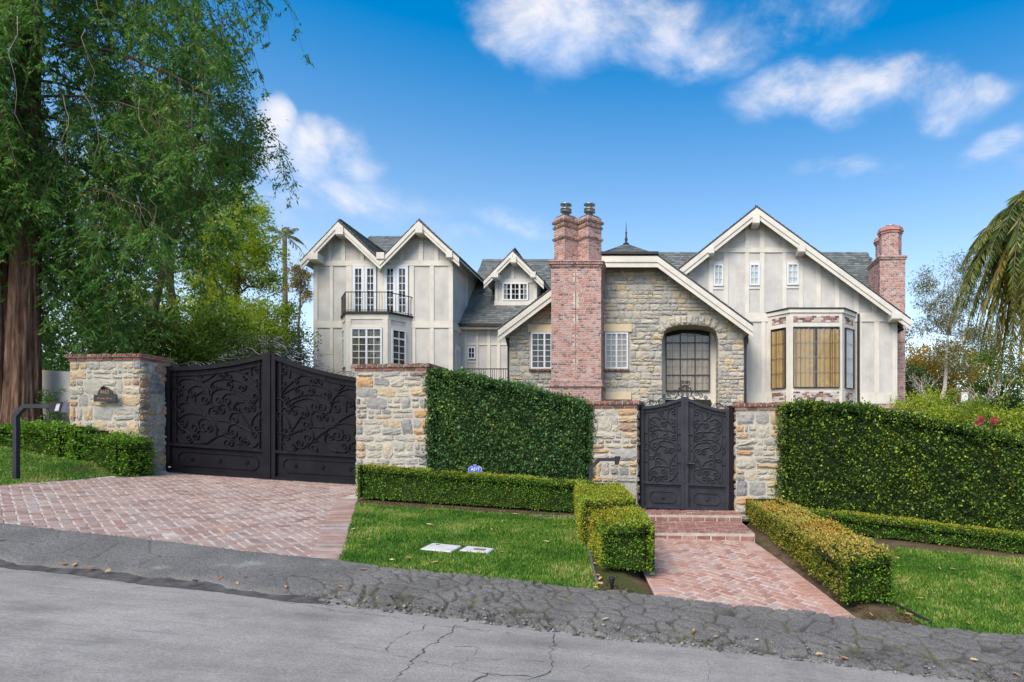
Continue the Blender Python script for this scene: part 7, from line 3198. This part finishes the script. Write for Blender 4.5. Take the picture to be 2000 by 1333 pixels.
PM_ST = [(0.0, (0.035, 0.07, 0.018)), (0.5, (0.095, 0.15, 0.03)), (1.0, (0.24, 0.25, 0.045))]
M['palm_leaf'] = mat_leaf('palm_leaf', PM_ST, .2, .45, .35)
PD_ST = [(0.0, (0.10, 0.14, 0.02)), (0.5, (0.24, 0.24, 0.035)), (1.0, (0.44, 0.34, 0.07))]
M['palm_old'] = mat_leaf('palm_old_leaf', PD_ST, .3, .55, .25)
palm('large queen palm with drooping fronds at the right edge', P(2018, 412, 18.5), Vector((P(2022, 0, 18.5).x, 18.5, ground(10, 18.5))), 0.11, 64, 2.6, 4, M['palm_leaf'], 250, 1.05, 'palms', dead=60, deadmat=M['palm_old'])
palm('small distant palm standing between the trees and left wing', P(556, 462, 44), P(559, 800, 44), .15, 11, 2.3, 7, M['palm_leaf'], 80, .5, 'palms')

# --- right-hand background
ab = P(1838, 0, 33)
def euc():
    rg = random.Random(14)
    t_cl = pick(60, [(1790, 540), (1830, 500), (1880, 480), (1930, 520), (1950, 640), (1920, 720), (1850, 720), (1800, 690), (1770, 640)], 15, 33, 1.3, (.3, .55))
    return tree('eucalyptus_tree', 'airy eucalyptus with pale trunk standing right of the house', (ab.x, 33, 3.0), P(1852, 655, 33), .17, t_cl, 230, .14, M['euc_leaf'], PALEBARK, 'trees right of the house', 15, .28, gravity=.7, limb_from=.75, loose=1.7)
euc()


def bare_tree(label, base, seed, L0, r0, lean, group):
    rg = random.Random(seed)
    t = thing('bare_tree', label, 'tree', base, group)
    mb = MB()

    def grow(p, d, L, r, lv):
        q = p + d * L
        pts = wander(p, q, rg, 4, .12)
        mb.tube(pts, [r * (1 - .35 * k / 4) for k in range(5)], 6)
        if lv == 0:
            return
        for _ in range(3 if lv > 1 else 2):
            nd_ = (d + Vector((rg.gauss(0, .6), rg.gauss(0, .5), rg.gauss(.1, .35)))).normalized()
            grow(pts[rg.randrange(2, 5)], nd_, L * rg.uniform(.55, .8), r * .58, lv - 1)
    grow(Vector(base) - Vector((0, 0, .2)), Vector(lean).normalized(), L0, r0, 4)
    mb.build('trunk', PALEBARK, t, True)


bt = P(1898, 0, 28)
bare_tree('leafless pale tree with spreading crooked branches before the lime shrubs', (bt.x, 28, ground(bt.x, 28)), 3, 1.2, .05, (.15, 0, 1), 'bare trees')
bt = P(1935, 0, 29)
bare_tree('second leafless pale tree just beneath the palm fronds', (bt.x, 29, ground(bt.x, 29)), 6, 1.3, .055, (-.2, 0, 1), 'bare trees')
bt = P(1842, 0, 30)
bare_tree('thin leaning pale sapling beside the eucalyptus trunk', (bt.x, 30, ground(bt.x, 30)), 9, 1.6, .04, (-.28, 0, 1), 'bare trees')
ob = P(1812, 0, 38)
tree('autumn_tree', 'orange and gold autumn tree between brick chimney and eucalyptus', (ob.x, 38, 3.7), P(1815, 690, 38), .2, pick(30, [(1785, 700), (1840, 665), (1880, 700), (1890, 780), (1785, 800)], 17, 38, 1.4, (.6, .95)), 420, .16, M['orange_leaf'], BARK, 'trees right of the house', 17)
ob = P(1930, 0, 42)
tree('autumn_tree', 'olive-gold tree far behind the bare branches', (ob.x, 42, 3.7), P(1935, 690, 42), .2, pick(30, [(1880, 690), (1960, 660), (2040, 680), (2040, 800), (1880, 800)], 18, 42, 1.6, (.7, 1.1)), 380, .18, M['oak_leaf'], BARK, 'trees right of the house', 18)
dk = P(1785, 0, 34)
tree('bush', 'dark green bush against the foot of the right chimney', (dk.x, 34, 3.7), P(1785, 760, 34), .1, pick(20, [(1768, 735), (1800, 728), (1815, 800), (1768, 815)], 19, 34, .8, (.45, .7)), 420, .12, M['shrub_leaf'], BARK, 'bushes right of the house', 19, .42, cat='bush', limb_from=.1)
for k, (px, Y, y0, w, mt, lab) in enumerate(((1800, 24, 800, 1.0, 'limeshrub_leaf', 'lime green shrub rising above the tall hedge near the chimney'), (1860, 22, 808, 1.1, 'limeshrub_leaf', 'lime green shrub below the white board'),
                                             (1930, 23, 788, 1.4, 'limeshrub_leaf', 'large lime green shrub below the bare trees'), (1985, 19, 800, 1.0, 'limeshrub_leaf', 'lime green shrub at the right edge below the palm'),
                                             (1940, 19, 828, .7, 'shrub_leaf', 'dark flowering shrub with magenta blossoms above the tall hedge'), (1992, 22, 775, 1.0, 'shrub_leaf', 'dark green pine-like bush at the right edge'),
                                             (2080, 20, 780, 1.4, 'shrub_leaf', 'dark green bush just beyond the right edge'))):
    b_ = P(px, 0, Y)
    g0 = ground(b_.x, Y)
    zt = zat(y0, Y)
    rg = random.Random(150 + k)
    cl = []
    for i in range(20):
        f = rg.random() ** .7
        a = rg.uniform(0, 6.28)
        rad = w * math.sqrt(rg.random()) * (1.1 - .45 * f)
        cl.append((Vector((b_.x + rad * math.cos(a), Y + rad * math.sin(a), g0 + .3 + (zt - g0 - .45) * f)), rg.uniform(.3, .5)))
    o = tree('shrub', lab, (b_.x, Y, g0), (b_.x, Y, g0 + (zt - g0) * .7), .06, cl, 420, .085, M[mt], BARK, 'bushes right of the house', 160 + k, .45, cat='bush', limb_from=.1)
    if 'magenta' in lab:
        rng = np.random.default_rng(3)
        c = [P(1906, 834, 18.4), P(1903, 838, 18.4), P(1941, 821, 18.4), P(1915, 822, 18.5), P(1932, 845, 18.3)]
        n = 50
        pts = np.concatenate([np.array(x) + rng.normal(0, .055, (n, 3)) for x in c])
        leaf_mesh('blossoms', leaf_arrays(pts, rng.normal(size=(len(pts), 3)), .06, .8, rng), rng.uniform(size=len(pts)), mat_leaf('magenta_petal', [(0, (.45, .01, .09)), (1, (.75, .04, .20))], .3), o)

# white board on a post
wb = P(1883, 778, 26)
t = thing('white_board', 'small white board on a brown post among the lime shrubs', 'board', (wb.x, 26, 3.7))
mb = MB()
s = 26 / F
mb.box((wb.x - 6.5 * s, 25.95, wb.z - 6 * s), (wb.x + 6.5 * s, 26.0, wb.z + 10 * s))
mb.build('board', whit, t)
mb = MB()
mb.box((wb.x - 7.5 * s, 25.93, wb.z + 10 * s), (wb.x + 7.5 * s, 26.02, wb.z + 11.2 * s))
mb.build('top_edge', M['frame'], t)
mb = MB()
mb.box((wb.x - 9 * s, 26.02, 3.5), (wb.x - 6 * s, 26.08, wb.z + 12 * s))
mb.build('post', BARK, t)
mb = MB()
mb.tube([(wb.x - 30 * s, 26.1, wb.z + 15 * s), (wb.x + 24 * s, 26.1, wb.z + 11 * s)], .025, 6)
mb.build('cross_arm', BARK, t)
# low fern-like sprig beside the cream wall
b_ = PV(100, 0, 12.35)
rg = random.Random(5)
cl = [(Vector((b_.x + rg.uniform(-.12, .12), b_.y + rg.uniform(-.1, .1), ground(b_.x, b_.y) + .3 + i * .13)), .16) for i in range(8)]
tree('young_conifer', 'small dark young conifer between the redwood trunk and pale wall', (b_.x, b_.y, ground(b_.x, b_.y)), (b_.x, b_.y, ground(b_.x, b_.y) + 1.3), .02, cl, 160, .07, M['redwood_leaf'], BARK, None, 33, .2, cat='tree', limb_from=.1)


# ------------------------------------------------------------------ loose grit and litter
def scatter_rocks():
    rng = np.random.default_rng(9)
    n = 1500
    X = rng.uniform(-3.6, 6.8, n)
    v = 5.80 + np.abs(rng.normal(0, .13, n)) + .03 * np.sin(X * 2.1)
    Y = v - SK * X
    oc = np.array([(1, 0, 0), (-1, 0, 0), (0, 1, 0), (0, -1, 0), (0, 0, 1), (0, 0, -1)], float)
    fc = np.array([(0, 2, 4), (2, 1, 4), (1, 3, 4), (3, 0, 4), (2, 0, 5), (1, 2, 5), (3, 1, 5), (0, 3, 5)])
    s = rng.gamma(2.0, .0032, n) + .003
    Z = np.array([ground(a, b) for a, b in zip(X, Y)]) + .012 + .03 * np.clip((v - 5.86) / .1, 0, 1)
    V = (oc[None] * (1 + rng.normal(0, .28, (n, 6, 1)))) * s[:, None, None] * np.array([1.3, 1.0, .7])
    a = rng.uniform(0, 6.28, n)
    R = np.stack([np.stack([np.cos(a), -np.sin(a)], 1), np.stack([np.sin(a), np.cos(a)], 1)], 1)
    V[:, :, :2] = np.einsum('nij,nkj->nki', R, V[:, :, :2])
    V += np.stack([X, Y, Z], 1)[:, None, :]
    Fc = (fc[None] + 6 * np.arange(n)[:, None, None]).reshape(-1, 3)
    me = mesh_from('loose_grit', V.reshape(-1, 3), Fc)
    at = me.attributes.new('rnd', 'FLOAT', 'FACE')
    at.data.foreach_set('value', np.repeat(rng.uniform(size=n), 8).astype(np.float32))
    m = mat_pieces('grit', [(0, (.06, .06, .06)), (.5, (.15, .15, .15)), (1, (.34, .33, .31))], 'rnd', (.1, .09, .08), .3, 20, 80, .4)
    o = put('loose_grit', me, m, None, kind='stuff')
    tag(o, 'crumbled asphalt grit along the broken street edge', 'grit')


scatter_rocks()


def litter(label, lines, n, seed):
    """dead leaf crumbs on the bare soil along hedge feet: lines of (p, q, width)"""
    rng = np.random.default_rng(seed)
    Ps = []
    for p, q, w in lines:
        L = (q - p).length
        k = int(n * L)
        s = rng.uniform(0, 1, k)
        d = np.array(q - p)
        nn = np.array([-d[1], d[0], 0]) / np.linalg.norm(d)
        pt = np.array(p) + s[:, None] * d + nn * (rng.uniform(-.5, .5, k) * w)[:, None]
        pt[:, 2] = [zbase(a, b) + .012 for a, b in pt[:, :2]]
        Ps.append(pt)
    pts = np.concatenate(Ps)
    D = rng.normal(size=pts.shape)
    D[:, 2] *= .25
    V = leaf_arrays(pts, D, .026, .5, rng, .2, .6, np.array([0, 0, 1.0]))
    m = mat_leaf('litter_leaf', [(0, (.05, .035, .022)), (.5, (.13, .085, .045)), (.85, (.22, .15, .08)), (1, (.12, .17, .03))], .1, .8, .1)
    o = leaf_mesh('leaf_litter', V, rng.uniform(size=len(pts)), m, None, kind='stuff')
    tag(o, label, 'litter')


g = lambda *p: G(*p)
litter('crumbled leaf litter on the bare soil at the hedge feet', [(g(1160, 1020), g(1175, 1150), .4), (g(1180, 1150), g(1270, 1160), .3), (g(1500, 1080), g(1690, 1210), .35), (g(1690, 1212), g(1800, 1224), .4), (g(1760, 1195), g(1790, 1222), .3),
    (g(700, 980), g(1145, 1012), .22), (g(1770, 1092), g(2000, 1122), .22), (g(0, 893), g(240, 925), .25)], 420, 3)
